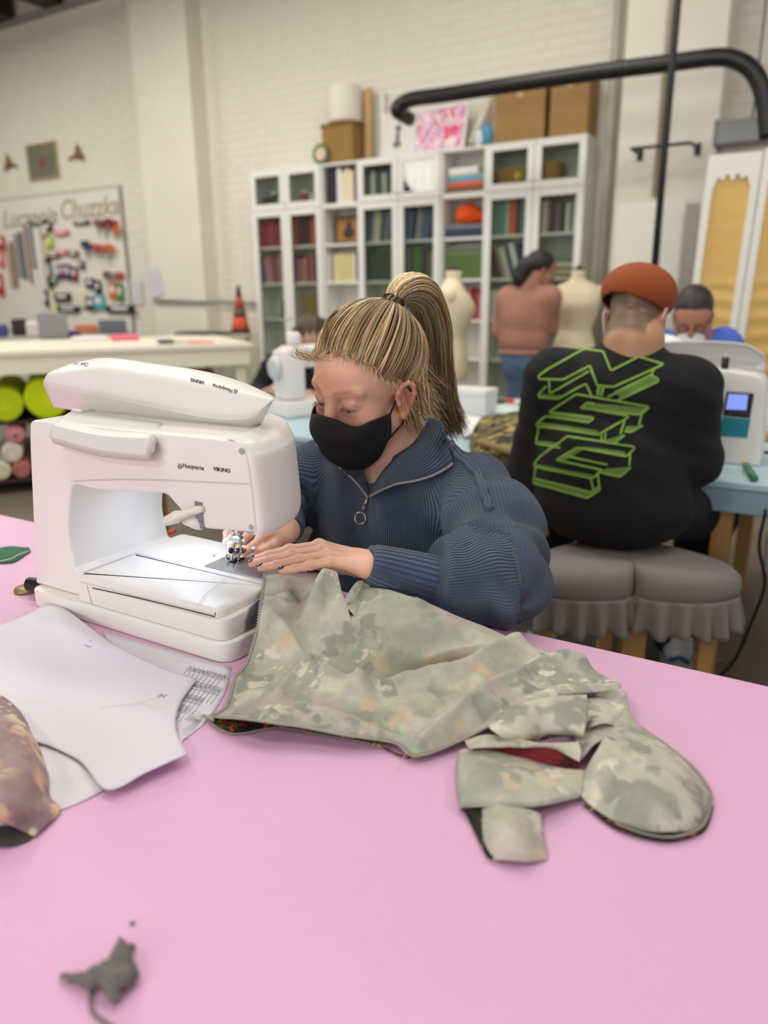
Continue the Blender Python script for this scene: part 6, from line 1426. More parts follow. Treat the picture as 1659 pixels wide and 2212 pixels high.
# man on the heart stool
hc = AY(1372, 694, 2.2); J = dict(neck=AY(1368, 745, 2.12), sl=AY(1200, 822, 2.1), sr=AY(1482, 845, 2.12), el=AY(1148, 1030, 2.16), er=AY(1492, 990, 2.16), wl=np.array([-.66, 2.5, .765]), wr=np.array([-.36, 2.5, .765]), hip=np.array([-.47, 2.1, .655]), kl=np.array([-.74, 2.48, .58]), kr=np.array([-.27, 2.48, .56]), al=np.array([-.80, 2.50, .1]), ar=np.array([-.34, 2.50, .1]), toe=(.02, .1, -.05))
mt, mo, MV, MF, ML, mh, MHM = figure('man in a black sweatshirt with green lettering and orange beret on the heart stool', (-.47, 2.13, 0), hc, (.10, .86, -.5), .98, J, [M_skin], .0065)
stub = np.clip((ML[:, 2]-(-.035+.06*np.clip(ML[:, 1]/.08, -1, 1)))/.02, 0, 1)*(ML[:, 1] < .06)*(np.abs(ML) < .2).all(1)*(np.abs(ML[:, 0]) < .0735)
tinted(mo, (196, 146, 110), None, [((94, 78, 58), .85*stub), ((190, 90, 84), .6*((np.abs(ML[:, 0]) > .077) & (np.abs(ML[:, 0]) < .1) & (np.abs(ML[:, 1]+.01) < .03) & (np.abs(ML[:, 2]) < .04)))])
M_bsw = mat('black_sweatshirt', (15, 15, 16), .9, bump=.3, bscale=300)
bk = garment_sdf(mt, 'sweatshirt', [('e', (-.485, 2.09, .665), (.22, .165, .13), None, .06), ('e', (-.50, 2.1, .79), (.205, .16, .16), None, .07), ('e', AY(1330, 870, 2.16), (.205, .15, .14), None, .07), ('c', J['sl'], J['sr'], .082, .082, .06), ('c', J['neck']-np.array([0, 0, .03]), (np.array(J['sl'])+np.array(J['sr']))/2, .07, .1, .05),
    ('ch', [J['sl'], J['el'], J['wl']], [.084, .078, .048], .04), ('ch', [J['sr'], J['er'], J['wr']], [.084, .076, .05], .04), ('c', mh((0, -.02, -.05)), J['neck']+np.array([0, .02, .02]), .05, .055, .01, True)], M_bsw, .0075, .003, 34)
garment_sdf(mt, 'trousers', [('e', (-.47, 2.12, .645), (.195, .16, .085), None, .04), ('ch', [J['hip']+np.array([-.08, .05, 0]), J['kl'], J['al']], [.1, .075, .055], .04), ('ch', [J['hip']+np.array([.08, .05, 0]), J['kr'], J['ar']], [.1, .08, .06], .04)], mat('black_trousers', (18, 18, 20), .9), .01, .003, 50)
MB().tube(crom(np.array([mh((.06*math.cos(a), -.045-.02*math.sin(a), -.1)) for a in np.linspace(0, PI, 9)]), 20), .006, 8).build('neckband', M_bsw, mt, True)
# beret
bc = AY(1374, 644, 2.215); s = SDF(); s.ell(bc+np.array([.004, .012, .012]), (.104, .114, .082), np.array(Matrix.Rotation(.14, 3, 'Y') @ Matrix.Rotation(-.2, 3, 'X')), .02)
V, F = s.mesh(.006); q = V[F].mean(1)-AY(1303, 656, 2.215); F = F[.9*q[:, 2]+.40*(q[:, 1])+.17*q[:, 0] > 0]; o = mkf('beret', V, F, mat('rust_felt', (150, 70, 28), .85, bump=.3, bscale=400), mt)
so = o.modifiers.new('solid', 'SOLIDIFY'); so.thickness = .005; so.offset = -1
for d in (-1, 1):
    MB().tube(crom(np.array([mh((d*.07, .06, -.03)), mh((d*.078, .01, .02)), mh((d*.084, -.02, .03)), mh((d*.082, -.028, -.005)), mh((d*.075, .0, -.045)), mh((d*.068, .055, -.06))]), 20), .002, 6).build('mask_loop', mat('mask_white', (222, 222, 224), .7), mt, True)
V, F = SDF().ell(mh((0, .06, -.055)), (.062, .062, .055), MHM, .01).mesh(.008); mkf('face_mask', V, F, MATS['mask_white'], mt)
# sneakers
M_sn = mat('sneaker_white', (222, 222, 220), .5); M_snb = mat('sneaker_blue', (42, 100, 160), .5)
def sneaker(parent, x, y, a):
    R = rz(a, (x, y, 0)); q = lambda p: np.array(R @ Vector(p))
    m = MB(); outline = [(-.045, -.13), (.045, -.13), (.05, -.05), (.045, .02), (.052, .09), (.03, .15), (-.03, .15), (-.05, .09), (-.043, .02), (-.05, -.05)]
    m.prism(rounded(outline, .02, 3), 2, .002, .035, R); sh = m.build('sneaker_sole', M_sn, parent); autosmooth(sh)
    V, F = SDF().chain([q((0, -.09, .075)), q((0, -.01, .07)), q((0, .09, .052))], [.045, .044, .036], .03).cone(q((0, -.08, .09)), q((0, -.08, .125)), .042, .04, .02).mesh(.007); V[:, 2] = np.maximum(V[:, 2], .036); up = mkf('sneaker_upper', V, F, M_sn, parent)
    for s_ in (-1, 1):
        for k, zc in enumerate((.06, .085)): MB().tube(crom(np.array([q((s_*.046, -.1, zc+.01)), q((s_*.0475, -.02, zc-.006)), q((s_*.042, .05, zc-.012)), q((s_*.03, .1, zc-.02))]), 12), .007, 8).build('blue_stripe', M_snb, up, True)
    MB().tube([q((-.03, -.135, .06)), q((0, -.14, .075)), q((.03, -.135, .06))], .009, 8).build('blue_stripe', M_snb, up, True)
sneaker(mt, -.335, 2.55, .25); sneaker(mt, -.80, 2.55, .1)
# green lettering on the back, laid on the cloth
bb = bvh_of([bk]); M_grn = mat('green_print', (124, 164, 62), .7); M_grn2 = mat('green_print_dark', (96, 128, 52), .75)
zp_ = lambda p: (1060+p[0]/2.77, 520+p[1]/2.77)
def inked(lines, fills, w, name):
    for mlist, m, nm in ((fills, M_grn2, 'letter_shading'), (lines, M_grn, 'letter_outline')):
        mb = MB()
        for L_ in mlist:
            if nm.endswith('outline'):
                P = np.array([zp_(p) for p in L_], float); d = np.r_[0, np.cumsum(np.linalg.norm(np.diff(P, axis=0), axis=1))]; k = max(3, int(d[-1]/5)); tt = np.linspace(0, d[-1], k); Q = np.c_[np.interp(tt, d, P[:, 0]), np.interp(tt, d, P[:, 1])]
                T = np.gradient(Q, axis=0); T /= np.linalg.norm(T, axis=1)[:, None]; Nn = np.c_[-T[:, 1], T[:, 0]]
                G = [[hit(bb, *(q+Nn[i]*w*s_/2), .0022) for i, q in enumerate(Q)] for s_ in (-1, 0, 1)]
            else:
                A, B, C, D = [np.array(zp_(p)) for p in L_]; n_ = max(4, int(np.linalg.norm(B-A)/6)); mm = 4
                G = [[hit(bb, *((A+(B-A)*i/n_)*(1-j/mm)+(D+(C-D)*i/n_)*j/mm), .0016) for i in range(n_+1)] for j in range(mm+1)]
            ok = [i for i in range(len(G[0])) if all(r_[i] is not None for r_ in G)]
            if len(ok) < 2: continue
            G = np.array([[r_[i] for i in ok] for r_ in G])
            if nm.endswith('outline'): mb.grid(G)
            else: MB().grid(G).build('letter_shading', m, bk)
        if mb.v: mb.build(nm, m, bk)
inked([[(290, 808), (345, 768), (560, 650), (675, 665), (720, 780), (885, 695), (1035, 742), (735, 875), (640, 865), (595, 750), (432, 832), (290, 828), (290, 808)],
       [(350, 835), (355, 912)], [(290, 932), (290, 915), (335, 868)], [(290, 936), (405, 944), (572, 855), (604, 925)], [(358, 912), (590, 782)], [(700, 935), (965, 800)], [(760, 955), (1005, 842), (1005, 828), (962, 808), (975, 772)], [(645, 872), (640, 925)], [(680, 876), (662, 928)], [(600, 770), (640, 865)]],
      [[(290, 915), (430, 925), (400, 944), (290, 936)], [(640, 868), (682, 874), (662, 928), (640, 922)], [(740, 900), (960, 800), (1000, 840), (780, 948)]], 4.6, 'letter_n')
inked([[(352, 1022), (512, 918), (945, 992), (885, 1042), (538, 1000), (578, 970), (620, 975)], [(352, 1024), (620, 1060), (588, 1088), (330, 1048), (275, 1095), (278, 1108), (645, 1162), (825, 1056), (820, 1048), (620, 1012)], [(290, 1110), (275, 1200), (275, 1215), (420, 1240)], [(665, 1160), (662, 1205)], [(690, 1150), (680, 1205)], [(905, 1030), (885, 1105)], [(910, 1105), (830, 1150), (800, 1140)], [(800, 1080), (775, 1160)], [(800, 1165), (735, 1215), (690, 1208)], [(945, 998), (900, 1040)]],
      [[(545, 998), (578, 968), (940, 1000), (885, 1040)], [(360, 1030), (620, 1062), (590, 1085), (350, 1052)], [(280, 1100), (650, 1158), (640, 1135), (290, 1085)], [(275, 1195), (430, 1215), (380, 1240), (275, 1215)], [(810, 1110), (905, 1108), (835, 1150), (800, 1142)], [(690, 1190), (800, 1160), (735, 1213), (690, 1208)]], 4.6, 'letter_s')
inked([[(265, 1332), (300, 1290), (460, 1172), (858, 1232), (858, 1245), (810, 1292), (520, 1238), (395, 1312), (668, 1372), (610, 1422), (265, 1352), (265, 1332)], [(272, 1355), (265, 1420), (255, 1448), (580, 1540), (655, 1490), (640, 1385)], [(600, 1425), (620, 1500)], [(835, 1275), (828, 1345)], [(838, 1355), (775, 1412), (660, 1388)], [(460, 1290), (700, 1340)], [(255, 1420), (600, 1505), (650, 1470)]],
      [[(395, 1312), (520, 1240), (560, 1248), (440, 1318)], [(530, 1242), (812, 1290), (800, 1262), (560, 1232)], [(270, 1335), (610, 1400), (610, 1420), (268, 1352)], [(258, 1425), (600, 1510), (580, 1538), (256, 1448)], [(680, 1365), (836, 1352), (776, 1410), (665, 1388)], [(600, 1508), (652, 1470), (655, 1490), (582, 1538)]], 4.6, 'letter_c')
# ================================================================== OTHER PEOPLE
# standing woman in a peach sweater
Y3 = 5.0; A3 = lambda x, y, dy=0: AY(x, y, Y3+dy)
hc3 = A3(1168, 588, .02); J3 = dict(neck=A3(1145, 625), sl=A3(1100, 648), sr=A3(1185, 645, .02), el=A3(1085, 712, .08), er=A3(1186, 705, .12), wl=A3(1120, 715, .34), wr=A3(1182, 700, .26), hip=A3(1130, 775), kl=A3(1118, 900, .02), kr=A3(1140, 895, .1), al=np.array([-1.87, 5.02, .09]), ar=np.array([-1.78, 5.12, .09]), toe=(.03, .11, -.04))
t3, o3, V3, F3, L3_, h3, HM3 = figure('standing woman in a peach sweater and jeans with dark tied hair by the dress form', (-1.84, 5.0, 0), hc3, (.75, .55, -.35), .98, J3, [M_skin], .011, girth=.72)
tinted(o3, (176, 124, 98))
M_peach = ribmat('peach_rib_knit', (208, 144, 118), .022, .005)
garment_sdf(t3, 'sweater', [('e', A3(1132, 690), (.175, .13, .2), None, .06), ('e', A3(1130, 738), (.172, .132, .11), None, .05), ('c', J3['sl'], J3['sr'], .085, .085, .05), ('c', J3['neck'], np.array(J3['neck'])+(h3((0, -.03, -.08))-np.array(J3['neck']))*.6, .07, .068, .02), ('ch', [J3['sl'], J3['el'], J3['wl']], [.085, .07, .05], .04), ('ch', [J3['sr'], J3['er']], [.08, .07], .04)], M_peach, .012, .002, 14); o = t3.children[-1]; cc_ = A3(1132, 690); vv = np.array([v.co for v in o.data.vertices])+np.array(t3.location); attr_float(o, 'rib', np.arctan2(vv[:, 0]-cc_[0], -(vv[:, 1]-cc_[1]))*.17)
MB().tube([A3(1130, 760)+np.array([.163*math.cos(a), .126*math.sin(a), 0]) for a in np.linspace(0, 2*PI, 30, endpoint=False)], .014, 8, closed=True).build('ribbed_hem', M_peach, t3, True); MB().tube([np.array(J3['neck'])+np.array([.062*math.cos(a), .06*math.sin(a), .01]) for a in np.linspace(0, 2*PI, 24, endpoint=False)], .016, 8, closed=True).build('neckband', M_peach, t3, True)
for o in t3.children:
    if 'rib' not in o.data.attributes and o.name.startswith(('ribbed', 'neckband')): attr_float(o, 'rib', np.zeros(len(o.data.vertices)))
garment_sdf(t3, 'under_sleeve', [('ch', [J3['er'], J3['wr']], [.055, .04], .02)], mat('grey_sleeve', (128, 126, 124), .9), .012)
garment_sdf(t3, 'jeans', [('e', A3(1130, 778), (.158, .13, .17), None, .05), ('ch', [A3(1118, 800), J3['kl'], J3['al']], [.09, .065, .05], .03), ('ch', [A3(1142, 800, .04), J3['kr'], J3['ar']], [.09, .065, .05], .03)], mat('jeans_blue', (88, 112, 142), .85, var=.15, vscale=20), .013)
s = SDF(); s.ell(h3((0, -.02, .055)), (.085, .1, .085), HM3, .02); s.ell(h3((0, -.11, .0)), (.055, .06, .06), HM3, .03); s.ell(h3((-.02, -.11, -.06)), (.06, .06, .08), HM3, .03)
V, F = s.mesh(.01); lc = (V[F].mean(1)-hc3) @ HM3; F = F[~((lc[:, 1] > .03) & (lc[:, 2] < .055))]; mkf('hair', V, F, mat('dark_hair', (34, 27, 26), .5), t3)
for x, z in ((-1.87, 5.02), (-1.78, 5.12)):
    V, F = SDF().cone((x, z-.03, .045), (x+.03, z+.12, .035), .045, .04, .02).mesh(.012); V[:, 2] = np.maximum(V[:, 2], .001); mkf('shoe', V, F, M_sn, t3)
# man in blue beyond the table
Y4 = 3.62; A4 = lambda x, y, dy=0: AY(x, y, Y4+dy)
hc4 = A4(1496, 690); J4 = dict(neck=A4(1498, 738, .06), sl=A4(1562, 750, .08), sr=A4(1428, 750, .08), el=A4(1600, 880, 0), er=A4(1395, 880, 0), wl=np.array([-.42, 3.25, .76]), wr=np.array([-.68, 3.25, .76]), hip=np.array([-.56, 3.75, .55]), kl=np.array([-.46, 3.42, .5]), kr=np.array([-.68, 3.42, .5]), al=np.array([-.46, 3.45, .1]), ar=np.array([-.68, 3.45, .1]), toe=(0, -.11, -.05))
t4, o4, V4, F4, L4, h4, HM4 = figure('man in a blue shirt and white mask bent over work beyond the blue table', (-.56, 3.75, 0), hc4, (.12, -.85, -.5), 1.0, J4, [M_skin], .009, detail=True)
tinted(o4, (188, 128, 100))
garment_sdf(t4, 'shirt', [('e', (-.56, 3.74, .80), (.19, .14, .2), None, .06), ('e', (-.56, 3.76, .6), (.18, .15, .12), None, .05), ('c', J4['sl'], J4['sr'], .075, .075, .05), ('ch', [J4['sl'], J4['el'], (np.array(J4['el'])+J4['wl'])/2], [.08, .065, .055], .04), ('ch', [J4['sr'], J4['er'], (np.array(J4['er'])+J4['wr'])/2], [.08, .065, .055], .04), ('c', h4((0, -.02, -.05)), J4['neck'], .05, .052, .01, True)], mat('blue_shirt', (72, 108, 200), .85), .011)
garment_sdf(t4, 'trousers', [('e', (-.56, 3.76, .55), (.17, .15, .08), None, .04), ('ch', [(-.48, 3.72, .55), J4['kl'], J4['al']], [.09, .07, .05], .03), ('ch', [(-.64, 3.72, .55), J4['kr'], J4['ar']], [.09, .07, .05], .03)], mat('dark_trousers', (40, 42, 52), .9), .014)
s = SDF(); s.ell(h4((0, -.015, .06)), (.081, .101, .088), HM4, .02); V, F = s.mesh(.007); lc = (V[F].mean(1)-hc4) @ HM4; F = F[(lc[:, 2] > .03+.05*np.clip((lc[:, 1]-.01)/.06, 0, 1.3)) | (lc[:, 1] < -.03)]; F = F[(V[F].mean(1)-hc4) @ HM4[:, 2] > -.045]; mkf('hair', V, F, mat('brown_black_hair', (44, 36, 34), .5), t4)
V, F = SDF().ell(h4((0, .062, -.052)), (.06, .064, .05), HM4, .01).mesh(.006); lc = (V-hc4) @ HM4; mkf('face_mask', V, F, MATS['mask_white'], t4)
for d in (-1, 1):
    MB().tube([h4((d*.034+.022*math.cos(a), .098, .012+.017*math.sin(a))) for a in np.linspace(0, 2*PI, 18, endpoint=False)], .0022, 6, closed=True).build('glasses_rim', M_blk, t4, True); MB().tube([h4((d*.056, .096, .016)), h4((d*.078, .0, .016))], .002, 5).build('glasses_temple', M_blk, t4)
MB().tube([h4((-.012, .1, .014)), h4((.012, .1, .014))], .002, 5).build('glasses_bridge', M_blk, t4)
# woman in black behind the small machine
Y5 = 3.55; A5 = lambda x, y, dy=0: AY(x, y, Y5+dy)
hc5 = A5(672, 735); J5 = dict(neck=A5(650, 775, .08), sl=A5(690, 815, .12), sr=A5(592, 800, .06), el=A5(700, 870, -.1), er=A5(552, 862, -.02), wl=np.array([-2.2, 3.0, .765]), wr=A5(592, 842, -.33), hip=np.array([-2.72, 3.72, .55]), kl=np.array([-2.5, 3.45, .5]), kr=np.array([-2.8, 3.45, .5]), al=np.array([-2.5, 3.5, .1]), ar=np.array([-2.8, 3.5, .1]), toe=(0, -.11, -.05))
t5, o5, V5, F5, L5, h5, HM5 = figure('woman in black with long brown hair bent behind the small white sewing machine', (-2.72, 3.72, 0), hc5, (.55, -.6, -.58), 1.0, J5, [M_skin], .01)
tinted(o5, (202, 150, 128))
garment_sdf(t5, 'top', [('e', (-2.74, 3.7, .74), (.18, .14, .2), None, .06), ('c', J5['sl'], J5['sr'], .075, .075, .05), ('ch', [J5['sl'], J5['el']], [.075, .06], .04), ('ch', [J5['sr'], J5['er'], J5['er']*.55+J5['wr']*.45], [.08, .068, .055], .04), ('e', (-2.74, 3.74, .56), (.18, .14, .1), None, .05)], mat('black_top', (20, 20, 22), .9), .011)
garment_sdf(t5, 'trousers', [('e', (-2.72, 3.74, .53), (.17, .14, .08), None, .04), ('ch', [(-2.64, 3.7, .53), J5['kl'], J5['al']], [.09, .07, .05], .03), ('ch', [(-2.8, 3.7, .53), J5['kr'], J5['ar']], [.09, .07, .05], .03)], mat('dark_trousers', (40, 42, 52), .9), .014)
s = SDF(); s.ell(h5((0, -.02, .055)), (.088, .106, .09), HM5, .02); s.chain([h5((-.06, -.04, .04)), A5(632, 745, .0), A5(612, 790, -.02), A5(602, 825, -.04)], [.06, .05, .04, .02], .03); s.chain([h5((.07, -.02, .02)), h5((.1, .0, -.1)), h5((.1, .02, -.2))], [.05, .045, .025], .03)
V, F = s.mesh(.009); N = vnormals(V, F); V = V+N*(.003*np.sin(V[:, 0]*160+V[:, 1]*90))[:, None]; lc = (V[F].mean(1)-hc5) @ HM5; F = F[~((lc[:, 1] > .045) & (lc[:, 2] < .05) & (np.abs(lc[:, 0]) < .06))]; mkf('hair', V, F, mat('brown_hair', (72, 50, 36), .5, var=.3, vscale=60), t5)
V, F = SDF().ell(h5((0, .062, -.052)), (.06, .064, .05), HM5, .01).mesh(.008); mkf('face_mask', V, F, MATS['mask_white'], t5)
for (nm, lab, cx, cy) in (('stool', 'round wooden stool under the man in the blue shirt', -.56, 3.78), ('stool', 'round wooden stool under the woman in black', -2.72, 3.76)):
    t = thing(nm, lab, 'stool', (cx, cy, 0)); MB().lathe([(.17, 0), (.18, .012), (.17, .028)], (cx, cy, .44), 24).build('seat', M_wood, t, True)
    for dx in (-.1, .1):
        for dy in (-.1, .1): MB().tube([(cx+dx, cy+dy, .441), (cx+dx*1.3, cy+dy*1.3, 0)], .016, 8).build('leg', M_wood, t, True)
# ================================================================== DRESS FORMS
M_form = mat('form_linen', (232, 218, 182), .85, var=.05, vscale=30)
def dress_form(label, c, ang, ztop, sc=1.0):
    t = thing('dress_form', label, 'dress form', (c[0], c[1], 0), 'linen dress forms'); R = rz(ang, (c[0], c[1], 0))
    prof = [(-.0, .052, .052, 0), (-.045, .05, .05, 0), (-.07, .07, .058, .005), (-.1, .135, .075, .008), (-.13, .165, .09, .004), (-.17, .172, .108, -.01), (-.24, .165, .122, -.022), (-.32, .148, .105, -.012), (-.4, .125, .088, 0), (-.44, .124, .087, .002), (-.52, .15, .105, .006), (-.6, .168, .118, .012), (-.66, .165, .112, .01), (-.69, .155, .1, .008)]
    P = crom(np.array(prof), 44); G = [[tuple(R @ Vector((a*sc*math.copysign(abs(math.cos(q))**.9, math.cos(q)), (b*math.sin(q)+o_)*sc, ztop+z*sc))) for q in np.linspace(0, 2*PI, 40, endpoint=False)] for z, a, b, o_ in P]
    top = [[tuple(R @ Vector((0, 0, ztop+.008)))]*40]; bot = [[tuple(R @ Vector((0, 0, ztop-.69*sc)))]*40]
    MB().grid(np.array(top+G+bot), True).build('torso', M_form, t, True)
    MB().lathe([(.05, 0), (.048, .008), (.012, .014), (.012, .03)], (c[0], c[1], ztop+.008), 16).build('neck_cap', M_blk, t, True)
    for s_ in (-1, 1):
        p = R @ Vector((s_*.16*sc, -.005, ztop-.15*sc)); MB().ball(p, (.03, .03, .045), 12, 8).build('arm_plate', M_form, t, True)
    MB().tube([(c[0], c[1], .1), (c[0], c[1], ztop-.68*sc)], .016, 10).build('pole', M_chrome, t, True); MB().lathe([(.2, 0), (.2, .012), (.06, .04), (.02, .1)], (c[0], c[1], .001), 24).build('base', M_blk, t, True)
    return t
q = AY(1249, 600, 5.5); dress_form('linen dress form with shoulders squared to the room beside the peach sweater', (q[0], 5.5), .45, AY(1249, 585, 5.5)[2], .97)
q = AY(980, 600, 4.5); dress_form('linen dress form turned side on in front of the red books', (q[0], 4.5), 1.9, AY(983, 586, 4.5)[2], .98)
# ================================================================== MACHINES ON THE BLUE TABLE
def small_machine(label, c, ang):
    t = thing('sewing_machine', label, 'sewing machine', (c[0], c[1], BTZ)); R = rz(ang, (c[0], c[1], BTZ)) # local: x along the arm (column at -x), y depth
    Mw = M_plas
    o = MB().box((-.19, -.08, .001), (.19, .08, .075), .012, R).build('base', Mw, t); autosmooth(o)
    o = MB().box((-.185, -.065, .0755), (-.075, .065, .30), .022, R).build('column', Mw, t); autosmooth(o)
    o = MB().box((-.17, -.055, .215), (.185, .055, .315), .03, R).build('arm', Mw, t); autosmooth(o)
    o = MB().box((.095, -.05, .14), (.183, .05, .235), .02, R).build('head', Mw, t); autosmooth(o)
    Mx = R @ Matrix.Translation((-.186, 0, .22)) @ Matrix.Rotation(-PI/2, 4, 'Y'); MB().lathe([(.044, 0), (.05, .006), (.05, .022), (.042, .03), (.02, .031)], (0, 0, 0), 26, Mx).build('handwheel', mat('wheel_grey', (204, 206, 206), .4), t, True)
    MB().tube([R @ Vector((.14, 0, .14)), R @ Vector((.14, 0, .085))], .005, 8).build('needle_bar', M_chrome, t, True)
    MB().box((-.187, -.02, .05), (-.185, .02, .07), 0, R).build('power_socket', M_blk, t)
    MB().tube([R @ Vector((-.08, .01, .31)), R @ Vector((-.08, .01, .37))], .004, 8).build('spool_pin', M_chrome, t)
    MB().lathe([(.03, 0), (.034, .01), (.03, .05), (.02, .055)], R @ Vector((-.1, .0, .318)), 16).build('spool_cap', Mw, t, True)
    return t
small_machine('small white sewing machine with its handwheel showing on the blue table', (AZ(648, 900, BTZ)[0], AZ(648, 900, BTZ)[1]+.12), 1.15)
# machine with screen and teal panel (front view)
t = thing('sewing_machine', 'white sewing machine with blue screen and teal panel before the man in black', 'sewing machine', (-.3, 2.5, BTZ))
my = AZ(1590, 1004, BTZ)[1]
pf = XZ([(1548, 1002), (1640, 1012), (1652, 830), (1640, 812), (1560, 800), (1440, 790), (1400, 790), (1400, 860), (1500, 872), (1530, 880)], my)
pf = [(pf[0][0], BTZ+.001), (pf[1][0], BTZ+.001)]+pf[2:]
bevel_prism(rounded(pf, [.005, .01, .02, .02, .02, .01, .01, .01, .02, .02], 4), my, my+.16, .012, 3, 'housing', M_plas, t)
xl, xr = AY(1400, 1000, my)[0]-.08, pf[0][0]
MB().box((xl, my+.01, BTZ+.001), (xr+.01, my+.15, BTZ+.08), .008).build('bed', M_plas, t)
def quad_on(name, pxs, Y, m, th=.002):
    P = [AY(x, y, Y) for x, y in pxs]; B_ = [p+np.array([0, th, 0]) for p in P]; return MB().add(P+B_, [(0, 1, 2, 3), (7, 6, 5, 4), (0, 4, 5, 1), (1, 5, 6, 2), (2, 6, 7, 3), (3, 7, 4, 0)]).build(name, m, t)
quad_on('control_panel', [(1569, 846), (1629, 850), (1620, 904), (1561, 898)], my-.002, M_blk); quad_on('screen', [(1574, 851), (1616, 853), (1612, 886), (1568, 884)], my-.0034, mat('blue_screen', (128, 146, 226), .3, emit=.8)); quad_on('teal_panel', [(1560, 900), (1621, 906), (1614, 946), (1555, 942)], my-.002, mat('teal_panel', (20, 130, 146), .5, var=.2, vscale=60))
for k in range(4):
    p = AY(1578+11*k, 893, my-.003); MB().ball(p, (.005, .002, .004), 8, 5).build('button', mat('button_grey', (60, 60, 64), .4), t)
rows = [[(1405, 788), (1480, 790), (1560, 792), (1640, 800), (1650, 802)], [(1402, 765), (1480, 764), (1560, 768), (1640, 778), (1653, 784)], [(1402, 750), (1480, 746), (1560, 746), (1620, 752), (1650, 772)], [(1406, 744), (1480, 740), (1560, 741), (1615, 748), (1648, 768)]]
net = np.array([[AY(x, y, Y) for x, y in r] for r, Y in zip(rows, [my+.12, my+.15, my+.14, my+.11])]); o = MB().grid(patch(net, 14, 24)).build('flip_lid', mat('lid_grey', (206, 206, 204), .45), t, True); so = o.modifiers.new('solid', 'SOLIDIFY'); so.thickness = .006
p0 = AY(1562, 822, my+.06); MB().tube([p0, p0+np.array([0, .0, .09])], .003, 6).build('spool_pin', M_plas, t)
o = MB().lathe([(.011, 0), (.011, .055)], p0+np.array([0, 0, .018]), 14).build('thread_spool', mat('black_thread', (16, 16, 18), .6), None, True); tag(o, 'black thread spool on the spool pin of the screen machine', 'spool')
# items on the blue table
def on_table(name, label, cat, x0, x1, y0, y1, z0, z1, m, ch=.004): return tag(MB().box((x0, y0, z0), (x1, y1, z1), ch).build(name, m), label, cat)
BT = BTZ+.0006
bx = thing('carton', 'plain white carton on the blue table behind the blond ponytail', 'box', (-1.38, 3.0, BT)); a = AZ(965, 893, BTZ); b = AZ(1050, 886, BTZ)
MB().box((a[0], a[1], BT), (a[0]+.19, a[1]+.14, BT+.11), .003).build('body', mat('white_card', (228, 226, 220), .6), bx); MB().box((a[0]-.003, a[1]-.003, BT+.085), (a[0]+.193, a[1]+.143, BT+.113), .003).build('lid', mat('white_card', (228, 226, 220), .6), bx)
def sheet(name, label, cat, pxs, m, z=BTZ+.002, bulge=.0, nu=10, nv=10):
    A, B, C, D = [np.array(p, float) for p in pxs]; G = np.zeros((nu, nv, 3))
    for i in range(nu):
        for j in range(nv):
            u, v = i/(nu-1), j/(nv-1); p = (A*(1-v)+B*v)*(1-u)+(D*(1-v)+C*v)*u; G[i, j] = AZ(p[0], p[1], z+bulge*math.sin(PI*u)*math.sin(PI*v)+bulge*.3*math.sin(9*u+5*v)*math.sin(PI*u))
    o = MB().grid(G).build(name, m, None, True); so = o.modifiers.new('solid', 'SOLIDIFY'); so.thickness = .0008; so.offset = 0; return tag(o, label, cat)
sheet('paper_sheet', 'large white paper sheet on the blue table by the camouflage cloth', 'paper', [(985, 892), (1048, 902), (1062, 925), (1000, 945)], mat('white_sheet', (240, 238, 236), .7), BTZ+.012, .012)
sheet('printed_cloth', 'pale blue and white printed cloth spread on the blue table', 'cloth', [(1062, 876), (1118, 868), (1128, 890), (1066, 893)], artmat('blue_white_print', [(200, 226, 232), (236, 238, 238), (170, 208, 190), (240, 240, 240)], 14), BTZ+.004, .006)
tg = AZ(1103, 876, BTZ); t_ = thing('packet', 'small red and white packet on the printed cloth', 'packet', tg); MB().box((tg[0]-.02, tg[1]-.015, BTZ+.012), (tg[0]+.02, tg[1]+.015, BTZ+.035), .004).build('body', mat('packet_red', (206, 60, 70), .5), t_); MB().box((tg[0]+.0205, tg[1]-.014, BTZ+.0125), (tg[0]+.05, tg[1]+.014, BTZ+.033), .004).build('end', M_white, t_)
M_camo = floral('mustard_floral', [(40, 38, 34), (120, 108, 64), (58, 56, 50)], [((168, 150, 84), 16, .45, .44), ((96, 110, 122), 30, .34, .52), ((28, 26, 26), 22, .4, .5), ((184, 166, 104), 26, .38, .5)], 0)
dY = BY0-2.115
hp = thing('camouflage_cloth', 'mustard and black floral cloth heaped over the edge of the blue table', 'cloth', (-.95, 2.2, BTZ))
net = np.array([[AY(x, y, Y+dY) for x, y, Y in r] for r in [[(1040, 905, 2.55), (1085, 892, 2.6), (1130, 890, 2.62), (1180, 895, 2.6)], [(1020, 935, 2.3), (1070, 915, 2.36), (1120, 912, 2.4), (1190, 915, 2.4)], [(1015, 965, 2.15), (1065, 955, 2.13), (1130, 950, 2.14), (1190, 950, 2.2)], [(1025, 985, 2.1), (1075, 978, 2.06), (1135, 975, 2.08), (1190, 980, 2.1)], [(1030, 1030, 2.09), (1080, 1025, 2.03), (1140, 1020, 2.06), (1190, 1030, 2.09)], [(1050, 1085, 2.1), (1090, 1095, 2.05), (1140, 1100, 2.07), (1190, 1100, 2.1)], [(1070, 1150, 2.1), (1105, 1170, 2.06), (1145, 1170, 2.08), (1185, 1160, 2.1)]]])
G = patch(net, 60, 40); G[..., 1] += .012*np.sin(G[..., 0]*60+G[..., 2]*30)*np.linspace(0, 1, 60)[:, None]; G[..., 2] += .006*np.sin(G[..., 2]*50+G[..., 0]*20)
o = MB().grid(G).build('draped_layer', M_camo, hp, True); so = o.modifiers.new('solid', 'SOLIDIFY'); so.thickness = .004
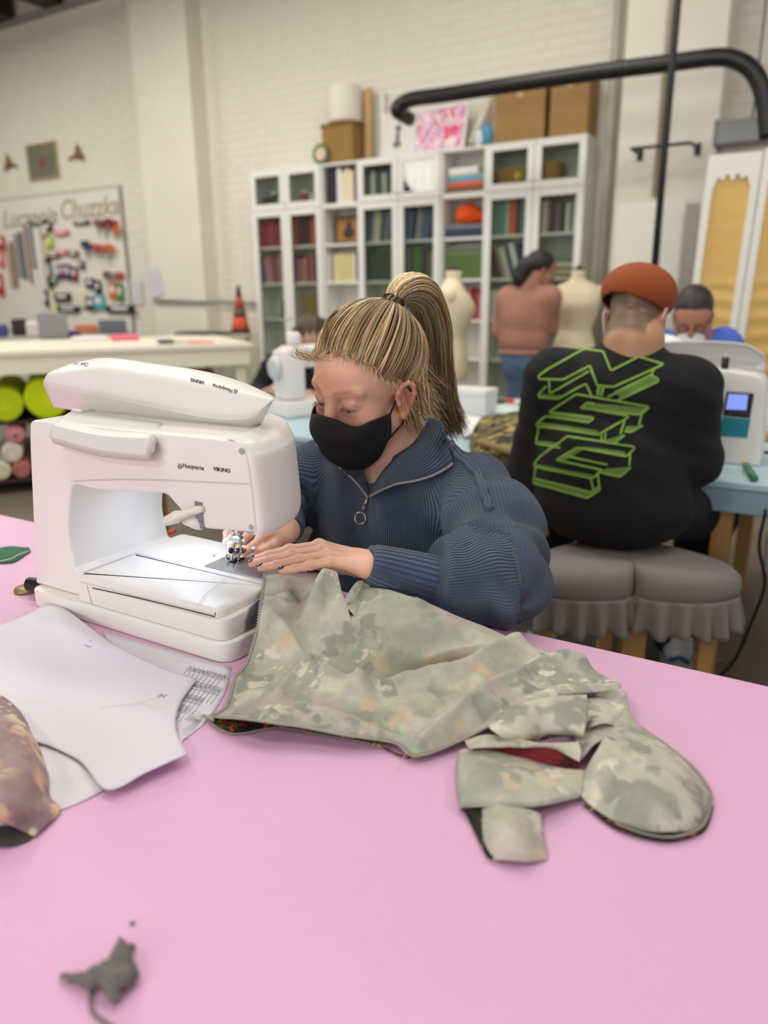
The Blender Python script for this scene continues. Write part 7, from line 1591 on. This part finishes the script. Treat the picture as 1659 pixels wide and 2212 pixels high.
q = [AY(x, y, Y+dY) for x, y, Y in [(1035, 955, 2.12), (1075, 967, 2.07), (1110, 978, 2.04), (1140, 970, 2.07)]]; MB().tube(crom(np.array(q), 16), [.012]*16, 8).build('rolled_edge', mat('olive_cloth', (140, 120, 76), .85), hp, True)
# green clip, pen, wooden block and ribbon on the far right
gc = thing('marker_pen', 'green capped marker with a pale tip on the blue table', 'pen', AZ(1620, 1020, BTZ)); a = AZ(1612, 1006, BTZ+.011); b = AZ(1630, 1034, BTZ+.011)
MB().tube([a, b], .0105, 10).build('barrel', mat('green_plastic', (34, 120, 72), .4), gc, True); MB().tube([a, a+(a-b)*.45], [.007, .003], 8).build('tip', mat('pale_wood', (196, 158, 108), .6), gc, True)
a = AZ(1640, 975, BTZ+.006); o = MB().tube([a, a+np.array([.09, -.01, 0])], .005, 8).build('black_pen', M_blk, None, True); tag(o, 'thin black pen beside the tower of the screen machine', 'pen')
a = AZ(1646, 955, BTZ); wb = thing('thread_stand', 'wooden stand with a brown cone of thread beside the screen machine', 'stand', (a[0]+.08, a[1]+.04, BTZ)); MB().box((a[0], a[1], BT), (a[0]+.16, a[1]+.1, BT+.03), .004).build('base', MATS['pale_wood'], wb); MB().lathe([(.04, 0), (.038, .01), (.02, .13), (.012, .14)], (a[0]+.06, a[1]+.05, BT+.031), 18).build('thread_cone', mat('brown_thread', (150, 96, 52), .7), wb, True)
a = AZ(1650, 925, BTZ); wb = thing('carton', 'small white carton beyond the wooden thread stand', 'box', (a[0]+.1, a[1]+.1, BTZ)); MB().box((a[0], a[1]+.03, BT), (a[0]+.2, a[1]+.2, BT+.13), .004).build('body', M_white, wb); MB().box((a[0]-.003, a[1]+.027, BT+.1), (a[0]+.203, a[1]+.203, BT+.134), .003).build('lid', M_white, wb)
# white sheet put in as another machine's lid, before the man in blue
P = np.array([[AY(x, y, Y) for x, y, Y in r] for r in [[(1412, 722, 3.0), (1450, 724, 3.02), (1485, 742, 3.05)], [(1405, 735, 2.92), (1450, 738, 2.94), (1495, 752, 2.96)], [(1400, 775, 2.85), (1450, 778, 2.86), (1500, 790, 2.88)], [(1395, 850, 2.8), (1450, 852, 2.8), (1505, 860, 2.8)]]]); P[3, :, 2] = BTZ+.001
o = MB().grid(patch(P, 20, 16)).build('paper_sheet', mat('white_sheet', (240, 238, 236), .7), None, True); so = o.modifiers.new('solid', 'SOLIDIFY'); so.thickness = .0008; tag(o, 'white paper sheet propped up between the screen machine and the man in blue', 'paper')
for v in o.data.vertices: v.co.z = max(v.co.z, BTZ+.002)
# cable hanging to the floor at the right
o = MB().tube(crom(np.array([AY(x, y, Y) for x, y, Y in [(1655, 1100, 2.27), (1640, 1180, 2.27), (1652, 1260, 2.29), (1625, 1340, 2.31), (1590, 1420, 2.35)]]+[AZ(1560, 1455, .006), AZ(1530, 1470, .006)]), 40), .005, 6).build('power_cable', M_blk, None, True); tag(o, 'black power cable hanging from the blue table to the floor', 'cable')
o = MB().tube(crom(np.array([AY(x, y, Y) for x, y, Y in [(1659, 1150, 2.3), (1648, 1240, 2.32), (1615, 1350, 2.4)]]+[AZ(1585, 1430, .006), AZ(1560, 1425, .006), AZ(1545, 1432, .006)]), 40), .004, 6).build('power_cable', MATS['machine_grey'], None, True); tag(o, 'grey power cable trailing onto the floor beside the heart stool', 'cable')
# ================================================================== PEGBOARD WALL AND CUTTING TABLE
PY = WY-.03
M_peg = mat('pegboard', (228, 222, 210), .6, var=.02); M_pegf = mat('pegboard_frame', (196, 188, 174), .6)
pb = thing('pegboard', 'large white pegboard of hanging tools on the back wall', 'pegboard', (-8.1, WY, .9))
MB().box((-9.6, PY, .86), (-7.06, PY+.015, 2.45)).build('board', M_peg, pb); MB().box((-9.6, PY-.001, 2.42), (-7.06, PY+.02, 2.46), .001).build('top_rail', M_pegf, pb); MB().box((-7.09, PY-.001, .86), (-7.05, PY+.02, 2.42), .001).build('side_rail', mat('side_rail_grey', (150, 146, 140), .6), pb)
M_let = mat('letter_taupe', (170, 158, 136), .6)
for txt, x, z, s_ in (('Lucanoia', -8.72, 2.2, .3), ('Chuzzka', -7.62, 2.24, .3)):
    V, F = text_mesh(txt, s_, shear=.25, bold=.006); Mx = frame((x, PY-.0012, z), (1, 0, 0), (0, 0, 1), (0, -1, 0)); ob = mk('sign_lettering', [tuple(Mx @ Vector(v)) for v in V], F, M_let, pb); pass
def pgp(x, y): p = AY(x, y, PY-.012); return p[0], p[2]
HUES = {'red': (190, 44, 50), 'dark red': (120, 34, 44), 'orange': (214, 110, 50), 'pink': (226, 110, 120), 'purple': (82, 46, 104), 'navy': (46, 56, 92), 'black': (26, 26, 28), 'green': (60, 130, 64), 'teal': (70, 170, 172), 'lime': (186, 204, 40), 'cream': (222, 212, 170), 'grey': (130, 132, 134), 'white': (226, 222, 216), 'brown': (120, 84, 62), 'tan': (180, 152, 110)}
def hmat(c): return mat('tool_'+c.replace(' ', '_'), HUES[c], .5)
def hook(x, z, parent): MB().tube([(x, PY-.002, z), (x, PY-.03, z), (x, PY-.034, z+.01)], .0025, 5).build('hook', M_chrome, parent)
_sk = [0]
def scissors(px, py, c, L, lab, ang=0):
    global PY
    x, z = pgp(px, py); _sk[0] += 1; PY0 = PY; PY = PY0-(.03 if _sk[0] % 2 else 0); t = thing('scissors', lab, 'scissors', (x, PY-.02, z), 'scissors hanging on the pegboard'); m = hmat(c); R = Matrix.Translation((x, PY-.02, z)) @ Matrix.Rotation(ang, 4, 'Y')
    for s_ in (-1, 1):
        pts = [R @ Vector((s_*.034+.028*math.cos(a), 0, -.03+.034*math.sin(a))) for a in np.linspace(0, 2*PI, 14, endpoint=False)]; MB().tube(pts, .011, 6, closed=True).build('handle', m, t, True)
        MB().prism([(s_*.012-.012, -.055), (s_*.012+.012, -.055), (-s_*.004+.002, -L), (-s_*.004-.002, -L)], 1, -.002+.002*s_, .001+.002*s_, R).build('blade', M_chrome, t)
    PY = PY0; hook(x, z-.01, t)
k = 0
for (px, py, c, L, d) in [(216, 476, 'dark red', .2, 'top row, first past the black strap'), (228, 480, 'red', .22, 'top row, with long blades'), (238, 474, 'dark red', .2, 'top row beside the long bladed pair'), (246, 478, 'red', .2, 'top row next to the corner pair'), (257, 492, 'orange', .14, 'top row by the side rail'),
                       (184, 522, 'black', .2, 'second row above the pale pouch'), (195, 528, 'navy', .2, 'second row'), (207, 528, 'pink', .18, 'second row beside the red pair'), (222, 532, 'red', .2, 'second row'), (233, 530, 'orange', .22, 'second row, larger pair'), (243, 532, 'orange', .2, 'second row near the side rail'), (232, 588, 'dark red', .12, 'third row'), (246, 592, 'grey', .12, 'third row'), (259, 590, 'red', .12, 'third row by the side rail')]:
    scissors(px, py, c, L, f'{c} handled scissors, {d} of the pegboard')
def ruler(px, py0, py1, c, w, lab):
    x, z1 = pgp(px, py0); _, z0 = pgp(px, py1); t = thing('ruler', lab, 'ruler', (x, PY-.02, z0), 'long rulers hanging on the pegboard'); MB().box((x-w/2, PY-.022, z0), (x+w/2, PY-.016, z1), .001).build('strip', hmat(c), t); hook(x, z1-.03, t)
for px, a, b, c, w, l in [(15, 528, 625, 'tan', .05, 'tan ruler'), (24, 522, 622, 'brown', .05, 'brown ruler beside the tan one'), (33, 505, 600, 'grey', .07, 'wide grey ruler'), (43, 500, 605, 'navy', .05, 'dark ruler between the grey and brown ones'), (53, 488, 612, 'brown', .04, 'narrow brown ruler'), (65, 490, 580, 'grey', .08, 'wide grey metal ruler'), (78, 492, 655, 'white', .12, 'wide white ruler reaching lowest'), (92, 500, 650, 'cream', .04, 'cream ruler next to the wide white one')]:
    ruler(px, a, b, c, w, l+' hanging on the pegboard')
def tool(px, py, w, h, c, name, lab, cat, d=.03, ch=.008):
    x, z = pgp(px, py); wx = w*.0085*1.35; hz_ = h*.0046*1.5; t = thing(name, lab, cat, (x, PY-.02, z-hz_/2), 'small tools on the pegboard'); MB().box((x-wx/2, PY-.012-d, z-hz_/2), (x+wx/2, PY-.012, z+hz_/2), min(ch, .3*min(wx, hz_, d))).build('body', hmat(c), t); MB().box((x-wx*.3, PY-.013-d, z-hz_*.1), (x+wx*.3, PY-.012-d, z+hz_*.3), 0).build('face', hmat('white' if c != 'white' else 'grey'), t); hook(x, z+hz_/2, t)
for px, py, w, h, c, n_, l in [(4, 525, 12, 24, 'red', 'pouch', 'red pouch at the top beside the rulers'), (2, 615, 10, 40, 'red', 'pouch', 'long red pouch below the rulers'), (4, 560, 10, 26, 'pink', 'pouch', 'pink pouch between the two red ones'), (85, 480, 28, 8, 'black', 'strap', 'wide black strap over the white ruler'), (107, 490, 10, 14, 'black', 'pouch', 'black pouch beside the tan roll'), (100, 500, 10, 30, 'tan', 'twine_roll', 'tan twine roll on the pegboard'), (108, 522, 12, 20, 'lime', 'tape_measure', 'lime green tape measure'), (135, 503, 22, 8, 'pink', 'pincushion', 'pink pincushion above the other one'), (138, 545, 16, 8, 'pink', 'pincushion', 'pink pincushion over the dark red strap'), (118, 552, 18, 8, 'dark red', 'strap', 'dark red strap under the pink pincushion'), (161, 548, 14, 10, 'brown', 'strap', 'brown strap end beside the dark red one'), (178, 481, 24, 6, 'black', 'strap', 'thin black strap beside the top scissors'),
    (130, 588, 8, 24, 'purple', 'marker', 'purple marker in the row of four'), (140, 586, 6, 24, 'dark red', 'marker', 'dark red marker in the row of four'), (150, 588, 8, 26, 'navy', 'marker', 'navy marker in the row of four'), (163, 592, 8, 24, 'dark red', 'marker', 'wine marker at the end of the row of four'), (120, 605, 8, 12, 'green', 'bobbin_box', 'dark green bobbin box below the markers'), (178, 572, 8, 14, 'black', 'pouch', 'black pouch above the pale cloth'), (197, 612, 14, 16, 'black', 'clamp', 'black clamp above the teal bottle'), (214, 620, 8, 22, 'black', 'clamp', 'narrow black clamp beside the other'), (246, 628, 12, 26, 'orange', 'glue_bottle', 'orange bottle by the side rail'), (262, 632, 8, 28, 'green', 'glue_bottle', 'green bottle by the side rail'), (216, 652, 16, 24, 'teal', 'glue_bottle', 'teal bottle above the workbench edge'), (198, 656, 14, 22, 'black', 'pouch', 'black pouch beside the teal bottle'), (180, 648, 12, 24, 'cream', 'pouch', 'cream pouch beside the black one'), (137, 642, 26, 14, 'black', 'tray', 'black tray under the markers'), (150, 668, 34, 10, 'black', 'tray', 'lower black tray on the pegboard'), (118, 655, 10, 40, 'cream', 'cream_bottle', 'tall cream bottle on the pegboard'), (109, 590, 6, 52, 'black', 'strap', 'long black strap hanging by the white ruler'), (103, 645, 5, 30, 'black', 'strap', 'black strap below the long one'), (262, 668, 40, 12, 'black', 'tray', 'black wall tray under the notice sheets')]:
    tool(px, py, w, h, c, n_, l, n_.replace('_', ' '))
# notices, birds and picture on the wall
def notice(px0, py0, px1, py1, rot, lab, cur):
    a = AY(px0, py0, WY-.02-cur); b = AY(px1, py1, WY-.02-cur); c = (a+b)/2; w = abs(b[0]-a[0]); h = abs(a[2]-b[2]); R = Matrix.Translation(c) @ Matrix.Rotation(rot, 4, 'Y'); t = thing('notice_sheet', lab, 'paper', c)
    MB().box((-w/2, -.004, -h/2), (w/2, .0, h/2), 0, R).build('sheet', mat('notice_paper', (214, 208, 210), .7), t)
    m = MB()
    for i in range(7): m.box((-w*.38, -.0045, h*(.36-.11*i)), (w*(.38-.06*(i % 3)), -.004, h*(.35-.11*i)), 0, R)
    m.build('text_lines', mat('faint_ink', (150, 148, 150), .8), t)
notice(278, 604, 310, 658, .05, 'upright pale notice sheet beside the pegboard', 0); notice(314, 580, 350, 640, -.22, 'tilted pale notice sheet fixed beside the upright one', .21)
t, Mx = picture('wall_picture', 'small olive picture with a red motif hung between the two birds', (AY(95, 390, WY-.03)[0], WY-.015, AY(95, 388, WY-.03)[2]), .56, .4, 0, mat('olive_gold_frame', (176, 160, 110), .5), mat('olive_art', (112, 112, 92), .7, var=.2, vscale=8), 0)
mb = MB().ball((0, -.008, .19), (.07, .004, .06)); mb.v = [tuple(Mx @ Vector(p)) for p in mb.v]; mb.build('red_motif', mat('dull_red', (140, 78, 66), .7), t, True)
for px, py, s_, l in ((19, 356, 1, 'brown wall bird flying towards the olive picture'), (168, 336, -1, 'brown wall bird with spread wings past the olive picture')):
    c = AY(px, py, WY-.03); t = thing('wall_bird', l, 'ornament', c); mbk = mat('bird_brown', (126, 92, 62), .6)
    MB().ball(c, (.09, .02, .035), 12, 8).build('body', mbk, t, True)
    for q in (-1, 1): MB().prism([(c[0]-.05, c[2]), (c[0]+.06, c[2]), (c[0]+s_*(-.06+.05*q), c[2]+.10*q+.03)], 1, c[1]-.012, c[1]+.0, None).build('wing', mbk, t)
    MB().prism([(c[0]+s_*.08, c[2]+.01), (c[0]+s_*.15, c[2]-.05), (c[0]+s_*.16, c[2]-.01)], 1, c[1]-.01, c[1]).build('tail', mbk, t)
# things on the cutting table
def onw(px, py): p = AZ(px, py, WTZ); return p
def tbox(px, py, w, d, h, c, name, lab, cat):
    p = onw(px, py); M_ = frame(p+np.array([0, 0, .0006]), d1, d2, (0, 0, 1)); t = thing(name, lab, cat, p); o = MB().box((-w/2, 0, 0), (w/2, d, h), min(.012, h*.3), M_).build('body', mat('tbl_'+name+'_'+lab[:6].replace(' ', '_'), c, .6), t); MB().box((-w/2+.01, .01, h), (w/2-.01, d-.01, h+.004), .001, M_).build('top', mat('tbl_top_'+lab[:6].replace(' ', '_'), tuple(min(255, v+18) for v in c), .6), t)
tbox(118, 733, .22, .18, .2, (126, 128, 128), 'storage_bin', 'grey storage bin on the cutting table before the pegboard', 'bin'); tbox(158, 729, .12, .15, .05, (110, 74, 130), 'folded_cloth', 'purple folded cloth beside the grey bin', 'cloth'); tbox(196, 737, .26, .12, .03, (226, 218, 222), 'paper_stack', 'stack of pale paper on the cutting table', 'paper'); tbox(272, 736, .2, .14, .04, (224, 110, 130), 'folded_cloth', 'pink folded cloth on the cutting table', 'cloth'); tbox(246, 721, .24, .1, .12, (112, 118, 124), 'storage_bin', 'slate grey bin behind the pink cloth', 'bin'); tbox(188, 721, .2, .1, .08, (208, 132, 96), 'storage_bin', 'orange tray behind the pale paper', 'tray')
tbox(0, 729, .12, .2, .1, (66, 70, 140), 'storage_bin', 'blue bin near the rulers', 'bin'); tbox(44, 726, .12, .2, .14, (48, 40, 38), 'storage_bin', 'black bin beside the blue one', 'bin'); tbox(78, 728, .14, .2, .12, (222, 214, 206), 'storage_bin', 'cream bin before the white ruler', 'bin')
# black scissors lying on the table
q0 = onw(352, 744); M_ = frame(q0+np.array([0, 0, .008]), d1, d2, (0, 0, 1)); t = thing('shears', 'large black handled shears lying on the cutting table', 'scissors', q0)
for s_ in (-1, 1):
    MB().tube([M_ @ Vector((-.02+.045*math.cos(a), s_*.04+.03*math.sin(a), .012)) for a in np.linspace(0, 2*PI, 16, endpoint=False)], .011, 6, closed=True).build('handle', M_blk, t, True); MB().prism([(-.06, s_*.01-.01), (-.06, s_*.01+.01), (-.3, -s_*.006)], 2, .004+.003*s_, .007+.003*s_, M_).build('blade', M_blk, t)
q0 = onw(425, 742); o = MB().box((-.12, -.02, 0), (.05, .03, .012), .004, frame(q0+np.array([0, 0, .0006]), d1, d2, (0, 0, 1))).build('chalk_case', mat('coral', (236, 130, 120), .6)); tag(o, 'coral pink chalk case beside the black shears', 'case')
# cone on the wall-side shelf with black laptop
sh = thing('side_table', 'low cream side table against the wall beside the bookcases', 'table', (-5.0, 5.5, 0)); MB().box((-5.55, 5.25, .86), (-4.97, 5.9, .9), .004).build('top', M_cream, sh)
for x in (-5.5, -5.05):
    for y in (5.3, 5.82): MB().box((x, y, 0), (x+.05, y+.05, .859), .003).build('leg', M_cream, sh)
o = MB().box((-5.5, 5.32, .9006), (-4.99, 5.62, .925), .006).build('laptop', mat('laptop_black', (32, 32, 34), .4)); 
tag(o, 'closed black laptop on the low cream side table', 'laptop')
cn = thing('fabric_cone', 'tall dark cone with orange bands standing on the side table', 'cone', (-5.06, 5.78, .9)); cb = .9006
for i, (z0, z1, c) in enumerate([(0, .04, (40, 36, 36)), (.04, .15, (222, 92, 58)), (.15, .24, (104, 84, 66)), (.24, .35, (190, 80, 70)), (.35, .46, (60, 56, 50))]):
    r = lambda z: .092*(1-z/.5)+.004; MB().lathe([(r(z0), 0), (r(z1), z1-z0)], (-5.06, 5.78, cb+z0), 20, cap=True).build('band', mat('cone_band_'+str(i), c, .8), cn, True)
# ------------------------------------------------------------------ fabric bolts under the cutting table
def bolt(label, s0, b0, z, L, r, c, group='fabric bolts under the cutting table', core=True, ang=0):
    """roll lying under the table, its end facing the room: s0 along the edge, b0 depth start"""
    a = np.array(MW @ Vector((s0, b0, z))); e = np.array(MW @ Vector((s0+ang, b0+L, z))); t = thing('fabric_bolt', label, 'fabric bolt', a, group); m = mat('bolt_%d_%d_%d' % c, c, .85)
    ax = (e-a)/np.linalg.norm(e-a); n = np.cross(ax, UP); n /= np.linalg.norm(n); b_ = np.cross(n, ax)
    G = []
    for i, (tt, rr_) in enumerate([(0, .02), (0, .9), (.004, 1), (.5, 1), (1, 1), (1, .02)]):
        G.append([a+ax*L*tt+r*rr_*(math.cos(q)*n+math.sin(q)*b_*.96)*(1+.02*math.sin(3*q)) for q in np.linspace(0, 2*PI, 28, endpoint=False)])
    MB().grid(np.array(G), True).build('roll', m, t, True)
    # spiral winding on the end
    sp = [a-ax*.001+r*(.25+.65*k/90)*(math.cos(k*.42)*n+math.sin(k*.42)*b_) for k in range(90)]; MB().tube(sp, .0025, 4).build('winding', m, t, True)
    if core:
        G = [[a+ax*q_+r*.3*f*(math.cos(q)*n+math.sin(q)*b_) for q in np.linspace(0, 2*PI, 18, endpoint=False)] for q_, f in ((-.02, .75), (-.02, 1), (L+.01, 1))]; MB().grid(np.array(G), True).build('core_tube', mat('core_card', (204, 186, 160), .8), t, True); MB().lathe([(r*.22, 0), (r*.22, .001)], (0, 0, 0), 16, frame(a-ax*.0185, n, b_, -ax)).build('core_hole', mat('core_dark', (60, 48, 38), .9), t)
    return t
def bolt_px(label, px, py, r, c, L=1.05, core=True):
    """find where the pixel meets the room side of the table and put the roll's end there"""
    nrm = d2; p = APL(px, py, B+d2*.06, nrm); v = MW.inverted() @ Vector(p); bolt(label, v.x, .06, p[2], L, r, c, core=core)
for l, s0, z, r, c, co in [('large neon yellow fabric bolt under the cutting table', 1.37, .6125, .1345, (206, 222, 0), False), ('smaller neon yellow fabric bolt beside the large one', 1.62, .587, .109, (196, 212, 4), False), ('black fabric bolt beside the smaller neon yellow one', 1.80, .543, .065, (34, 26, 30), True),
    ('pink fabric bolt with a card core on top of the stack', 1.585, .3945, .0555, (226, 150, 160), True), ('white fabric bolt below the pink one', 1.62, .275, .063, (226, 214, 202), False), ('dusty rose fabric bolt at the bottom of the stack', 1.58, .156, .055, (188, 118, 108), False), ('cream fabric bolt beside the dusty rose one', 1.70, .16, .0585, (222, 212, 184), False)]:
    bolt(l, s0, .075, z, 1.05, r, c, core=co)
for i, (s_, c, l) in enumerate([(.35, (150, 112, 70), 'brown carton under the end of the cutting table'), (.75, (126, 86, 56), 'dark brown carton under the end of the cutting table')]):
    t = thing('carton', l, 'box', MW @ Vector((s_, .4, .466))); m = mat('carton_%d' % i, c, .8); MB().box((s_-.14, .3, .4776), (s_+.14, .75, .71), .004, MW).build('body', m, t); MB().box((s_-.02, .299, .61), (s_+.02, .3, .71), 0, MW).build('tape', MATS['parcel_tape'], t)
